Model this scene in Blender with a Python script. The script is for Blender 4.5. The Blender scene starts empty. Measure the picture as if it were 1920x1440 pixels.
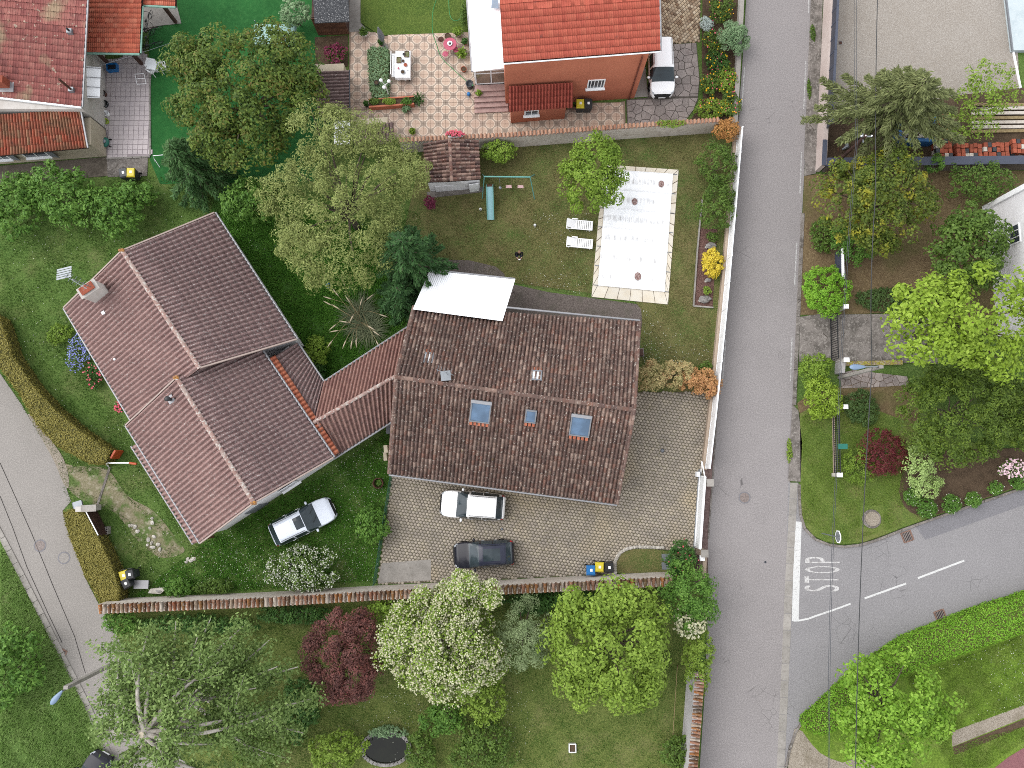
import bpy, math, random
import numpy as np
from mathutils import Vector, Matrix

# ------------------------------------------------------------------ camera, sky, sun, exposure
scene = bpy.context.scene
COL = scene.collection
F, CX, CY, HC = 1461.0, 960.0, 720.0, 54.0          # focal length in photo pixels, image centre, flying height
TILT = math.atan(148 / F)
cam_d = bpy.data.cameras.new('camera')
cam_d.sensor_width = 36.0
cam_d.lens = 36.0 * F / 1920
cam_d.clip_end = 1500
cam = bpy.data.objects.new('camera', cam_d)
cam.location = (0, 0, HC)
cam.rotation_euler = (TILT, 0, 0)
COL.objects.link(cam)
scene.camera = cam

SUN_EL, SUN_AZ = math.radians(52), math.radians(285)   # azimuth clockwise from north (+Y)
world = bpy.data.worlds.new('World')
scene.world = world
world.use_nodes = True
wn = world.node_tree
wn.nodes.clear()
sky = wn.nodes.new('ShaderNodeTexSky')
sky.sky_type = 'NISHITA'
sky.sun_disc = False
sky.sun_elevation = SUN_EL
sky.sun_rotation = SUN_AZ
sky.air_density = 1.0
sky.dust_density = 1.0
hsv = wn.nodes.new('ShaderNodeHueSaturation')
hsv.inputs['Saturation'].default_value = 0.12          # an overcast, nearly colourless sky
bg = wn.nodes.new('ShaderNodeBackground')
bg.inputs['Strength'].default_value = 0.15
wo = wn.nodes.new('ShaderNodeOutputWorld')
wn.links.new(sky.outputs[0], hsv.inputs['Color'])
wn.links.new(hsv.outputs[0], bg.inputs['Color'])
wn.links.new(bg.outputs[0], wo.inputs['Surface'])

sun_d = bpy.data.lights.new('sun', 'SUN')
sun_d.energy = 0.55
sun_d.angle = math.radians(50)
sun_d.color = (1.0, 0.965, 0.92)
sun = bpy.data.objects.new('sun', sun_d)
COL.objects.link(sun)
sd = Vector((math.sin(SUN_AZ) * math.cos(SUN_EL), math.cos(SUN_AZ) * math.cos(SUN_EL), math.sin(SUN_EL)))
sun.rotation_euler = sd.to_track_quat('Z', 'Y').to_euler()
sun.location = sd * 60

vs = scene.view_settings
vs.view_transform = 'Standard'
vs.look = 'None'
vs.exposure = 1.62
vs.gamma = 1.0
vs.use_curve_mapping = False
scene.cycles.filter_width = 0.95
scene.cycles.use_denoising = False
scene.cycles.max_bounces = 5
scene.cycles.diffuse_bounces = 3
scene.cycles.transparent_max_bounces = 6

# ------------------------------------------------------------------ helpers
GAIN = 1.85

def W(px, py, z=0.0):
 """photo pixel and height -> point in metres (z is known from what the thing stands on)"""
 a, b = (px - CX) / F, (CY - py) / F
 s = (HC - z) / (math.cos(TILT) - b * math.sin(TILT))
 return Vector((a * s, (b * math.cos(TILT) + math.sin(TILT)) * s, z))

def mpp(px, py, z=0.0):
 b = (CY - py) / F
 return (HC - z) / (math.cos(TILT) - b * math.sin(TILT)) / F

def lin(c):
 c = c / 255.0
 return c / 12.92 if c <= 0.04045 else ((c + 0.055) / 1.055) ** 2.4

def D(r, g, b, gain=GAIN):
 """base colour of a surface that the photograph shows as r, g, b"""
 return tuple(min(0.85, lin(c) / gain) for c in (r, g, b))

WL = {}

def thing(name, label, cat, loc=(0, 0, 0), group=None):
 o = bpy.data.objects.new(name, None)
 o.empty_display_size = 0.2
 COL.objects.link(o)
 o.location = loc
 o['label'] = label
 o['category'] = cat
 if group:
  o['group'] = group
 WL[o.name] = Vector(loc)
 return o

def tag(o, label, cat, group=None):
 o['label'] = label
 o['category'] = cat
 if group:
  o['group'] = group
 return o

def kind(o, k):
 o['kind'] = k
 return o

def mesh_np(name, V, FQ, mat, parent=None, smooth=False, n=4):
 """V (k,3) array, FQ (m,n) array of faces with n corners each"""
 V = np.asarray(V, dtype=np.float32)
 FQ = np.asarray(FQ, dtype=np.int32)
 org = WL[parent.name] if parent is not None else Vector((0, 0, 0))
 V = V - np.array(org, dtype=np.float32)
 me = bpy.data.meshes.new(name)
 me.vertices.add(len(V))
 me.vertices.foreach_set('co', V.ravel())
 me.loops.add(FQ.size)
 me.loops.foreach_set('vertex_index', FQ.ravel())
 me.polygons.add(len(FQ))
 me.polygons.foreach_set('loop_start', np.arange(0, FQ.size, n, dtype=np.int32))
 me.polygons.foreach_set('loop_total', np.full(len(FQ), n, dtype=np.int32))
 if smooth:
  me.polygons.foreach_set('use_smooth', np.ones(len(FQ), dtype=bool))
 me.update(calc_edges=True)
 me.materials.append(mat)
 o = bpy.data.objects.new(name, me)
 COL.objects.link(o)
 if parent is not None:
  o.parent = parent
  WL[o.name] = org.copy()
 else:
  WL[o.name] = Vector((0, 0, 0))
 return o

class MB:
 def __init__(self):
  self.v, self.f = [], []

 def add(self, vs_, fs):
  b = len(self.v)
  self.v += [tuple(p) for p in vs_]
  self.f += [tuple(i + b for i in f) for f in fs]
  return self

 def box(self, c, s, rz=0.0, m=None):
  x, y, z = s[0] / 2, s[1] / 2, s[2] / 2
  P = [Vector(p) for p in ((-x, -y, -z), (x, -y, -z), (x, y, -z), (-x, y, -z), (-x, -y, z), (x, -y, z), (x, y, z), (-x, y, z))]
  R = m if m is not None else Matrix.Rotation(rz, 3, 'Z')
  c = Vector(c)
  return self.add([c + R @ p for p in P], [(3, 2, 1, 0), (4, 5, 6, 7), (0, 1, 5, 4), (1, 2, 6, 5), (2, 3, 7, 6), (3, 0, 4, 7)])

 def bar(self, a, b, w, h):
  """box of width w and height h from a to b"""
  a, b = Vector(a), Vector(b)
  d = b - a
  L = d.length
  y = d.normalized()
  up = Vector((0, 0, 1)) if abs(y.z) < 0.95 else Vector((0, 1, 0))
  x = y.cross(up).normalized()
  z = x.cross(y)
  return self.box((a + b) / 2, (w, L, h), m=Matrix((x, y, z)).transposed())

 def prism(self, poly, z0, z1, bottom=False):
  n = len(poly)
  if sum(poly[i][0] * poly[(i + 1) % n][1] - poly[(i + 1) % n][0] * poly[i][1] for i in range(n)) < 0:
   poly = poly[::-1]
  vs_ = [(p[0], p[1], z0) for p in poly] + [(p[0], p[1], z1) for p in poly]
  fs = [tuple(range(n, 2 * n))] + [(i, (i + 1) % n, n + (i + 1) % n, n + i) for i in range(n)]
  if bottom:
   fs.append(tuple(range(n - 1, -1, -1)))
  return self.add(vs_, fs)

 def tube(self, pts, r, seg=6, cap=True):
  pts = [Vector(p) for p in pts]
  rs = r if isinstance(r, (list, tuple)) else [r] * len(pts)
  vs_, fs = [], []
  up = Vector((0.13, 0.29, 0.95))
  for i, p in enumerate(pts):
   d = (pts[min(i + 1, len(pts) - 1)] - pts[max(i - 1, 0)]).normalized()
   if abs(d.dot(up)) > 0.97:
    x = d.cross(Vector((1, 0.1, 0))).normalized()
   else:
    x = d.cross(up).normalized()
   y = d.cross(x)
   for k in range(seg):
    a = 2 * math.pi * k / seg
    vs_.append(p + (x * math.cos(a) + y * math.sin(a)) * rs[i])
  for i in range(len(pts) - 1):
   for k in range(seg):
    k2 = (k + 1) % seg
    fs.append((i * seg + k, (i + 1) * seg + k, (i + 1) * seg + k2, i * seg + k2))
  if cap:
   fs.append(tuple(range(seg)))
   fs.append(tuple(range((len(pts) - 1) * seg + seg - 1, (len(pts) - 1) * seg - 1, -1)))
  return self.add(vs_, fs)

 def lathe(self, c, prof, seg=14, sx=1.0, sy=1.0):
  c = Vector(c)
  vs_, fs = [], []
  for (r, z) in prof:
   for k in range(seg):
    a = 2 * math.pi * k / seg
    vs_.append(c + Vector((r * sx * math.cos(a), r * sy * math.sin(a), z)))
  for i in range(len(prof) - 1):
   for k in range(seg):
    k2 = (k + 1) % seg
    fs.append((i * seg + k, i * seg + k2, (i + 1) * seg + k2, (i + 1) * seg + k))
  fs.append(tuple(range((len(prof) - 1) * seg, len(prof) * seg)))
  return self.add(vs_, fs)

 def blob(self, c, r, seed=0, n=7, m=10, rough=0.18):
  """an uneven stone-like lump"""
  rg = random.Random(seed)
  c = Vector(c)
  vs_, fs = [], []
  for i in range(n):
   t = math.pi * (0.04 + 0.92 * i / (n - 1))
   for k in range(m):
    a = 2 * math.pi * k / m
    q = 1 + rg.uniform(-rough, rough)
    vs_.append(c + Vector((r[0] * math.sin(t) * math.cos(a) * q, r[1] * math.sin(t) * math.sin(a) * q, r[2] * math.cos(t) * q)))
  for i in range(n - 1):
   for k in range(m):
    k2 = (k + 1) % m
    fs.append((i * m + k, (i + 1) * m + k, (i + 1) * m + k2, i * m + k2))
  fs.append(tuple(range(m)))
  fs.append(tuple(range(n * m - 1, (n - 1) * m - 1, -1)))
  return self.add(vs_, fs)

 def build(self, name, mat, parent=None, smooth=False, origin=None):
  if parent is not None:
   org = WL[parent.name]
  elif origin is not None:
   org = Vector(origin)
  else:
   xs = [p[0] for p in self.v]
   ys = [p[1] for p in self.v]
   zs = [p[2] for p in self.v]
   org = Vector(((min(xs) + max(xs)) / 2, (min(ys) + max(ys)) / 2, min(zs)))
  me = bpy.data.meshes.new(name)
  me.from_pydata([(p[0] - org.x, p[1] - org.y, p[2] - org.z) for p in self.v], [], self.f)
  me.materials.append(mat)
  if smooth:
   me.polygons.foreach_set('use_smooth', [True] * len(me.polygons))
  o = bpy.data.objects.new(name, me)
  COL.objects.link(o)
  if parent is not None:
   o.parent = parent
  else:
   o.location = org
  WL[o.name] = org.copy()
  return o

def part(name, mat, parent, fn, smooth=False):
 m = MB()
 fn(m)
 return m.build(name, mat, parent, smooth)

def place(root, loc, rz=0.0, sc=None):
 """move a thing that was built round the origin to where it stands"""
 root.location = loc
 root.rotation_euler = (0, 0, rz)
 if sc:
  root.scale = (sc, sc, sc)
 return root

def copy_tree(o, parent=None):
 c = o.copy()
 COL.objects.link(c)
 if parent is not None:
  c.parent = parent
 WL[c.name] = WL.get(o.name, Vector((0, 0, 0))).copy()
 for ch in list(o.children):
  copy_tree(ch, c)
 return c

def catmull(P, n=6, closed=False):
 P = [Vector(p) for p in P]
 out = []
 N = len(P)
 rng_ = range(N if closed else N - 1)
 for i in rng_:
  p0 = P[(i - 1) % N] if (closed or i > 0) else P[i]
  p1, p2 = P[i], P[(i + 1) % N]
  p3 = P[(i + 2) % N] if (closed or i + 2 < N) else P[(i + 1) % N]
  for k in range(n):
   t = k / n
   out.append(0.5 * ((2 * p1) + (p2 - p0) * t + (2 * p0 - 5 * p1 + 4 * p2 - p3) * t * t + (3 * p1 - p0 - 3 * p2 + p3) * t ** 3))
 if not closed:
  out.append(P[-1])
 return out

def inpoly(x, y, poly):
 """numpy point-in-polygon; x, y arrays"""
 x = np.asarray(x)
 y = np.asarray(y)
 ins = np.zeros(x.shape, dtype=bool)
 n = len(poly)
 for i in range(n):
  x1, y1 = poly[i][0], poly[i][1]
  x2, y2 = poly[(i + 1) % n][0], poly[(i + 1) % n][1]
  if y1 == y2:
   continue
  c = ((y1 > y) != (y2 > y)) & (x < (x2 - x1) * (y - y1) / (y2 - y1) + x1)
  ins ^= c
 return ins

def wp(pts, z=0.0):
 return [W(p[0], p[1], z) for p in pts]

def sheet(name, pts, z, mat, smooth_n=0, structure=True, parent=None):
 """flat ground sheet; pts in photo pixels on the ground"""
 P = wp(pts, z)
 if smooth_n:
  P = catmull(P, smooth_n, True)
 a = sum(P[i].x * P[(i + 1) % len(P)].y - P[(i + 1) % len(P)].x * P[i].y for i in range(len(P)))
 if a < 0:
  P = P[::-1]
 m = MB().add(P, [tuple(range(len(P)))])
 o = m.build(name, mat, parent, origin=None if parent is not None else (0, 0, 0))
 if structure and parent is None:
  o['kind'] = 'structure'
 return o

# ------------------------------------------------------------------ materials
def _mixc(nt, fac, a, b, mode='MIX'):
 n = nt.nodes.new('ShaderNodeMix')
 n.data_type = 'RGBA'
 n.blend_type = mode
 n.clamp_factor = True
 for sock, val in ((n.inputs[0], fac), (n.inputs[6], a), (n.inputs[7], b)):
  if hasattr(val, 'links'):
   nt.links.new(val, sock)
  elif isinstance(val, (int, float)):
   sock.default_value = val
  else:
   sock.default_value = (*val, 1.0)
 return n.outputs[2]

def _ramp(nt, src, lo, hi):
 n = nt.nodes.new('ShaderNodeMapRange')
 n.inputs['From Min'].default_value = lo
 n.inputs['From Max'].default_value = hi
 nt.links.new(src, n.inputs['Value'])
 return n.outputs['Result']

def _math(nt, op, a, b=None, c=None):
 n = nt.nodes.new('ShaderNodeMath')
 n.operation = op
 for i, val in enumerate((a, b, c)):
  if val is None:
   continue
  if hasattr(val, 'links'):
   nt.links.new(val, n.inputs[i])
  else:
   n.inputs[i].default_value = val
 return n.outputs[0]

def new_mat(name):
 m = bpy.data.materials.new(name)
 m.use_nodes = True
 nt = m.node_tree
 b = nt.nodes['Principled BSDF']
 b.inputs['Specular IOR Level'].default_value = 0.3
 return m, nt, b

def pos_node(nt, local=False):
 if local:
  return nt.nodes.new('ShaderNodeTexCoord').outputs['Object']
 return nt.nodes.new('ShaderNodeNewGeometry').outputs['Position']

def noise(nt, pos, scale, detail=2.0, rough=0.55, sx=None):
 if sx is not None:
  mp = nt.nodes.new('ShaderNodeMapping')
  mp.inputs['Scale'].default_value = sx
  nt.links.new(pos, mp.inputs['Vector'])
  pos = mp.outputs[0]
 n = nt.nodes.new('ShaderNodeTexNoise')
 n.inputs['Scale'].default_value = scale
 n.inputs['Detail'].default_value = detail
 n.inputs['Roughness'].default_value = rough
 nt.links.new(pos, n.inputs['Vector'])
 return n.outputs['Fac']

def voro(nt, pos, scale, feature='F1', rnd=1.0):
 n = nt.nodes.new('ShaderNodeTexVoronoi')
 n.feature = feature
 n.inputs['Scale'].default_value = scale
 n.inputs['Randomness'].default_value = rnd
 nt.links.new(pos, n.inputs['Vector'])
 return n.outputs['Distance']

def M(name, base, layers=(), rough=0.85, bump=(), rand=0.0, src='obj', rand_cols=None, spec=0.3, metal=0.0, local=False, cracks=None, coat=0.0):
 """layers: (scale, lo, hi, colour[, amount]) noise masks; rand/rand_cols: piece-to-piece variation by object or by mesh island"""
 m, nt, b = new_mat(name)
 p = pos_node(nt, local)
 c = None
 rnd = None
 if rand or rand_cols:
  if src == 'obj':
   rnd = nt.nodes.new('ShaderNodeObjectInfo').outputs['Random']
  else:
   rnd = nt.nodes.new('ShaderNodeNewGeometry').outputs['Random Per Island']
 if rand_cols:
  r = nt.nodes.new('ShaderNodeValToRGB')
  els = r.color_ramp.elements
  k = len(rand_cols)
  els[0].position, els[0].color = 0.0, (*rand_cols[0], 1)
  els[1].position, els[1].color = 1.0, (*rand_cols[-1], 1)
  for i in range(1, k - 1):
   e = els.new(i / (k - 1))
   e.color = (*rand_cols[i], 1)
  nt.links.new(rnd, r.inputs[0])
  c = r.outputs[0]
 else:
  c = base
 for L in layers:
  sc, lo, hi, c2 = L[:4]
  amt = L[4] if len(L) > 4 else 1.0
  f = _ramp(nt, noise(nt, p, sc, 3.0), lo, hi)
  if amt != 1.0:
   f = _math(nt, 'MULTIPLY', f, amt)
  c = _mixc(nt, f, c, c2)
 if rand:
  v = _math(nt, 'MULTIPLY_ADD', rnd, 2 * rand, 1 - rand)
  comb = nt.nodes.new('ShaderNodeCombineColor')
  for i in range(3):
   nt.links.new(v, comb.inputs[i])
  c = _mixc(nt, 1.0, c, comb.outputs[0], 'MULTIPLY')
 if cracks:
  sc, width, c2, msc, mlo, mhi = cracks
  d = voro(nt, p, sc, 'DISTANCE_TO_EDGE')
  f = _ramp(nt, d, width, width * 0.3)
  f = _math(nt, 'MULTIPLY', f, _ramp(nt, noise(nt, p, msc, 2.0), mlo, mhi))
  c = _mixc(nt, f, c, c2)
 if hasattr(c, 'links'):
  nt.links.new(c, b.inputs['Base Color'])
 else:
  b.inputs['Base Color'].default_value = (*c, 1)
 b.inputs['Roughness'].default_value = rough
 b.inputs['Specular IOR Level'].default_value = spec
 b.inputs['Metallic'].default_value = metal
 b.inputs['Coat Weight'].default_value = coat
 if coat:
  b.inputs['Coat Roughness'].default_value = 0.06
 if bump:
  prev = None
  for (sc, st, dist) in bump:
   bn = nt.nodes.new('ShaderNodeBump')
   bn.inputs['Strength'].default_value = st
   bn.inputs['Distance'].default_value = dist
   nt.links.new(noise(nt, p, sc, 3.0), bn.inputs['Height'])
   if prev is not None:
    nt.links.new(prev, bn.inputs['Normal'])
   prev = bn.outputs['Normal']
  nt.links.new(prev, b.inputs['Normal'])
 return m

def LEAF(name, cols, trans=0.24, clump=None, rough=0.6, spec=0.25):
 """foliage: a colour per leaf, drifting slowly through the crown, some light passing through"""
 m, nt, b = new_mat(name)
 r = nt.nodes.new('ShaderNodeValToRGB')
 els = r.color_ramp.elements
 k = len(cols)
 els[0].position, els[0].color = 0.0, (*cols[0], 1)
 els[1].position, els[1].color = 1.0, (*cols[-1], 1)
 for i in range(1, k - 1):
  e = els.new(i / (k - 1))
  e.color = (*cols[i], 1)
 g = nt.nodes.new('ShaderNodeNewGeometry')
 nz = noise(nt, g.outputs['Position'], 0.9, 2.0)
 nz2 = _ramp(nt, nz, 0.3, 0.7)
 f = _math(nt, 'ADD', _math(nt, 'MULTIPLY', g.outputs['Random Per Island'], 0.6), _math(nt, 'MULTIPLY', nz2, 0.4))
 nt.links.new(f, r.inputs[0])
 c = r.outputs[0]
 if clump:
  c = _mixc(nt, _math(nt, 'MULTIPLY', _ramp(nt, noise(nt, g.outputs['Position'], clump[1], 2.0), 0.54, 0.68), 0.75), c, clump[0])
 nt.links.new(c, b.inputs['Base Color'])
 b.inputs['Roughness'].default_value = rough
 b.inputs['Specular IOR Level'].default_value = spec
 t = nt.nodes.new('ShaderNodeBsdfTranslucent')
 nt.links.new(c, t.inputs['Color'])
 mx = nt.nodes.new('ShaderNodeMixShader')
 mx.inputs[0].default_value = trans
 nt.links.new(b.outputs[0], mx.inputs[1])
 nt.links.new(t.outputs[0], mx.inputs[2])
 nt.links.new(mx.outputs[0], nt.nodes['Material Output'].inputs['Surface'])
 return m

def plain(name, c, rough=0.6, spec=0.4, metal=0.0, coat=0.0, var=0.12):
 """a nearly even paint or plastic, with a little grime"""
 dk = tuple(x * (1 - 2.2 * var) for x in c)
 return M(name, c, [(1.7, 0.45, 0.8, dk, 0.6), (14, 0.5, 0.85, dk, 0.5)], rough, spec=spec, metal=metal, coat=coat)

MT = {}
G2 = 1.15      # foliage shades itself, so its leaves are lighter than the crown looks

def asphalt(name, c, crack=0.0):
 lo = tuple(x * 0.72 for x in c)
 hi = tuple(x * 1.25 for x in c)
 return M(name, c, [(0.12, 0.4, 0.65, tuple(x * 0.9 for x in c)), (0.7, 0.45, 0.7, tuple(x * 1.1 for x in c), 0.7), (7, 0.4, 0.65, lo, 0.35), (11, 0.45, 0.62, hi, 0.7), (15, 0.48, 0.62, lo, 0.7)],
 0.9, [(30, 0.5, 0.01)], cracks=(1.1, 0.012, tuple(x * 0.45 for x in c), 0.22, 0.62 - crack, 0.66 - crack))

MT['asphalt'] = asphalt('asphalt_main', D(166, 160, 159))
MT['asphalt_side'] = asphalt('asphalt_side', D(160, 157, 158), 0.06)
MT['asphalt_patch'] = asphalt('asphalt_patch', D(142, 140, 144))
MT['asphalt_left'] = asphalt('asphalt_left', D(168, 162, 156), -0.1)
MT['terrace_dark'] = M('washed_aggregate', D(112, 102, 97), [(8, 0.4, 0.7, D(85, 76, 72)), (30, 0.5, 0.65, D(150, 140, 132)), (1.2, 0.5, 0.75, D(95, 92, 80), 0.7)], 0.95, [(40, 0.6, 0.01)])
MT['concrete'] = M('concrete', D(178, 172, 165), [(0.9, 0.4, 0.7, D(150, 145, 138)), (6, 0.5, 0.75, D(135, 128, 120), 0.7), (30, 0.5, 0.7, D(195, 190, 184), 0.6)], 0.9, [(20, 0.4, 0.01)], rand=0.1, src='obj')
MT['old_concrete'] = M('old_concrete', D(150, 142, 136), [(1.2, 0.42, 0.65, D(110, 104, 98)), (7, 0.5, 0.7, D(185, 178, 170), 0.8), (20, 0.55, 0.7, D(90, 82, 74), 0.8)], 0.95, [(16, 0.6, 0.02)], cracks=(1.3, 0.009, D(84, 76, 68), 0.4, 0.42, 0.55))
MT['wet_edge'] = plain('joint_tar', D(70, 66, 64), 0.9)

def grass_mat(name, a, b_, c_, dry=None):
 L = [(0.24, 0.4, 0.6, b_), (0.7, 0.42, 0.68, c_, 0.8), (3.2, 0.45, 0.7, a, 0.7), (8, 0.45, 0.68, tuple(x * 0.75 for x in b_), 0.6), (13, 0.48, 0.64, tuple(x * 1.4 for x in c_), 0.7), (19, 0.5, 0.66, tuple(x * 0.6 for x in a), 0.6)]
 if dry:
  L.insert(2, (0.45, 0.5, 0.68, dry, 0.8))
 return M(name, a, L, 0.95, [(14, 0.8, 0.05), (45, 0.9, 0.03)], spec=0.15)

MT['g_left'] = grass_mat('lawn_rough', D(98, 128, 60), D(84, 118, 52), D(114, 138, 72), D(130, 134, 86))
MT['g_cover'] = grass_mat('lawn_lush', D(78, 122, 50), D(66, 110, 44), D(96, 138, 62))
MT['g_pool'] = grass_mat('lawn_pool', D(122, 122, 74), D(86, 120, 54), D(138, 128, 86), D(146, 128, 92))
MT['g_south'] = grass_mat('lawn_south', D(116, 130, 66), D(100, 120, 58), D(130, 138, 76), D(140, 136, 92))
MT['g_corner'] = grass_mat('lawn_corner', D(112, 134, 60), D(96, 124, 54), D(126, 140, 70), D(140, 132, 88))
MT['g_se'] = grass_mat('lawn_bright', D(118, 150, 52), D(104, 140, 46), D(134, 160, 64), D(142, 150, 86))
MT['g_turf'] = M('artificial_turf', D(52, 118, 58), [(0.3, 0.4, 0.6, D(44, 104, 50)), (3, 0.45, 0.7, D(66, 128, 66), 0.7), (26, 0.5, 0.65, D(36, 92, 44), 0.7)], 0.9, [(40, 0.6, 0.02)], spec=0.15)
MT['g_top'] = grass_mat('lawn_top', D(98, 122, 52), D(82, 108, 46), D(114, 132, 62))
MT['g_far'] = grass_mat('verge_grass', D(110, 142, 72), D(92, 130, 60), D(128, 152, 86), D(150, 148, 104))
MT['mulch'] = M('dry_mulch', D(136, 116, 84), [(0.5, 0.4, 0.65, D(118, 98, 70)), (6, 0.45, 0.7, D(158, 138, 104), 0.8), (22, 0.5, 0.64, D(96, 76, 54), 0.8), (0.35, 0.52, 0.7, D(104, 106, 58), 0.7)], 0.95, [(25, 0.8, 0.04)])
MT['soil'] = M('brown_soil', D(98, 80, 62), [(2, 0.4, 0.65, D(80, 64, 48)), (14, 0.5, 0.7, D(126, 106, 84), 0.7)], 0.97, [(18, 0.8, 0.04)])
MT['bark_mulch'] = M('bark_chips', D(124, 92, 84), [(10, 0.42, 0.6, D(86, 60, 54)), (26, 0.5, 0.66, D(160, 128, 116), 0.9)], 0.95, [(28, 0.9, 0.04)])
MT['gravel'] = M('pale_gravel', D(176, 164, 148), [(14, 0.42, 0.6, D(140, 128, 112)), (30, 0.5, 0.65, D(205, 196, 182), 0.9), (0.8, 0.5, 0.7, D(126, 116, 94), 0.6)], 0.95, [(30, 0.9, 0.03)])
MT['court_gravel'] = M('washed_gravel_court', D(186, 178, 168), [(0.3, 0.4, 0.65, D(176, 166, 154)), (12, 0.42, 0.6, D(160, 150, 140), 0.8), (26, 0.5, 0.63, D(206, 200, 192), 0.9), (34, 0.52, 0.64, D(140, 130, 120), 0.8)], 0.95, [(30, 0.7, 0.02)])
MT['dirt_track'] = M('worn_gravel_track', D(150, 142, 112), [(0.9, 0.4, 0.6, D(126, 126, 84)), (8, 0.45, 0.65, D(172, 162, 138), 0.8), (14, 0.5, 0.65, D(120, 112, 88), 0.7), (0.9, 0.47, 0.58, D(96, 122, 58), 0.85), (2.6, 0.55, 0.66, D(190, 180, 158), 0.7)], 0.97, [(22, 0.8, 0.03)])

# walls and paints
MT['wall_white'] = M('white_render', D(226, 220, 214), [(0.5, 0.4, 0.7, D(208, 200, 192)), (3, 0.5, 0.75, D(190, 182, 172), 0.5)], 0.9, [(30, 0.3, 0.01)])
MT['wall_grey'] = M('pale_grey_render', D(206, 202, 202), [(0.6, 0.4, 0.7, D(190, 186, 186)), (4, 0.5, 0.75, D(172, 166, 162), 0.5)], 0.9, [(30, 0.3, 0.01)])
MT['wall_beige'] = M('beige_render', D(206, 186, 166), [(0.8, 0.4, 0.7, D(188, 168, 148)), (5, 0.5, 0.75, D(160, 140, 122), 0.5)], 0.9, [(30, 0.3, 0.01)])
MT['wall_stone'] = M('old_plaster_wall', D(238, 228, 216), [(0.7, 0.4, 0.65, D(222, 210, 196)), (4, 0.5, 0.7, D(176, 160, 142), 0.6), (14, 0.5, 0.7, D(214, 202, 188), 0.6)], 0.95, [(10, 0.5, 0.02)])
MT['wall_terracotta'] = M('terracotta_render', D(218, 132, 102), [(0.5, 0.4, 0.65, D(206, 122, 94)), (5, 0.5, 0.75, D(226, 146, 114), 0.5)], 0.9, [(24, 0.3, 0.01)])
MT['wall_cream'] = M('cream_render', D(218, 206, 184), [(0.6, 0.4, 0.65, D(204, 190, 166)), (5, 0.5, 0.75, D(186, 170, 146), 0.5)], 0.9, [(24, 0.3, 0.01)])
MT['wall_block'] = M('grey_cement_wall', D(120, 110, 100), [(0.9, 0.4, 0.65, D(96, 88, 78)), (5, 0.5, 0.7, D(142, 132, 120), 0.7)], 0.95, [(12, 0.5, 0.02)])
MT['wall_pink'] = M('pinkish_white_render', D(226, 210, 202), [(0.5, 0.4, 0.65, D(214, 196, 188)), (3, 0.5, 0.75, D(198, 180, 170), 0.4)], 0.9, [(24, 0.2, 0.01)])
MT['wall_bright'] = M('bright_white_render', (0.66, 0.65, 0.66), [(0.6, 0.4, 0.7, (0.58, 0.57, 0.58)), (4, 0.5, 0.75, (0.52, 0.51, 0.52), 0.4)], 0.9)
MT['zinc'] = plain('zinc_gutter', D(176, 176, 180), 0.45, 0.5, 0.3)
MT['white'] = plain('white_plastic', (0.72, 0.72, 0.73), 0.45, 0.45, var=0.05)
MT['white_metal'] = plain('white_painted_metal', (0.66, 0.68, 0.7), 0.4, 0.5, var=0.06)
MT['grey_pvc'] = plain('grey_plastic', D(136, 140, 146), 0.5)
MT['dark_metal'] = plain('dark_metal', D(62, 66, 74), 0.5)
MT['black'] = plain('black_plastic', D(42, 43, 46), 0.5)
MT['steel'] = plain('galvanised_steel', D(158, 164, 170), 0.4, 0.5, 0.4)
MT['anthracite'] = plain('anthracite_panel', D(74, 76, 88), 0.55)
MT['slate_cap'] = plain('blue_grey_capping', D(82, 88, 106), 0.6)
MT['yellow'] = plain('yellow_lid', D(240, 220, 60), 0.45, var=0.05)
MT['blue'] = plain('blue_lid', D(40, 130, 205), 0.45, var=0.05)
MT['binbody'] = plain('bin_grey', D(64, 68, 74), 0.5)
MT['teal'] = plain('teal_paint', D(120, 188, 178), 0.5)
MT['mint'] = plain('mint_gutter', D(150, 196, 178), 0.5)
MT['slide'] = plain('pale_blue_slide', D(160, 214, 220), 0.35, 0.5, var=0.05)
MT['pink'] = plain('pink_paint', D(214, 96, 124), 0.45)
MT['seat_pink'] = plain('pale_pink_seat', D(238, 196, 196), 0.5)
MT['wood'] = M('brown_wood', D(120, 82, 62), [(3, 0.4, 0.65, D(92, 60, 44)), (16, 0.5, 0.7, D(146, 106, 82), 0.6)], 0.8, rand=0.2)
MT['dark_wood'] = M('dark_wood', D(88, 62, 54), [(3, 0.4, 0.65, D(66, 46, 40)), (16, 0.5, 0.7, D(112, 82, 72), 0.6)], 0.8, rand=0.2)
MT['terracotta'] = M('terracotta_clay', D(186, 98, 72), [(4, 0.4, 0.65, D(160, 80, 58)), (20, 0.5, 0.7, D(206, 126, 98), 0.6)], 0.85, rand=0.2)
MT['rust'] = M('rusty_iron', D(96, 62, 50), [(6, 0.4, 0.65, D(70, 44, 36)), (22, 0.5, 0.7, D(126, 82, 62), 0.7)], 0.85)
MT['rubber'] = plain('rubber', D(34, 34, 36), 0.8, 0.2)
MT['orange'] = plain('orange_plastic', D(214, 92, 48), 0.5)
MT['green_mesh'] = plain('green_fence', D(40, 92, 74), 0.6)
MT['green_box'] = plain('green_letterbox', D(40, 128, 112), 0.45)
MT['lamp_blue'] = plain('blue_grey_lamp_head', D(136, 160, 190), 0.4)
MT['hose'] = plain('green_hose', D(70, 160, 90), 0.5)
MT['stone_white'] = M('white_stone', D(222, 216, 206), [(3, 0.45, 0.7, D(186, 178, 166)), (14, 0.5, 0.7, D(160, 152, 140), 0.6)], 0.9, [(10, 0.5, 0.02)], rand=0.15)
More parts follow.
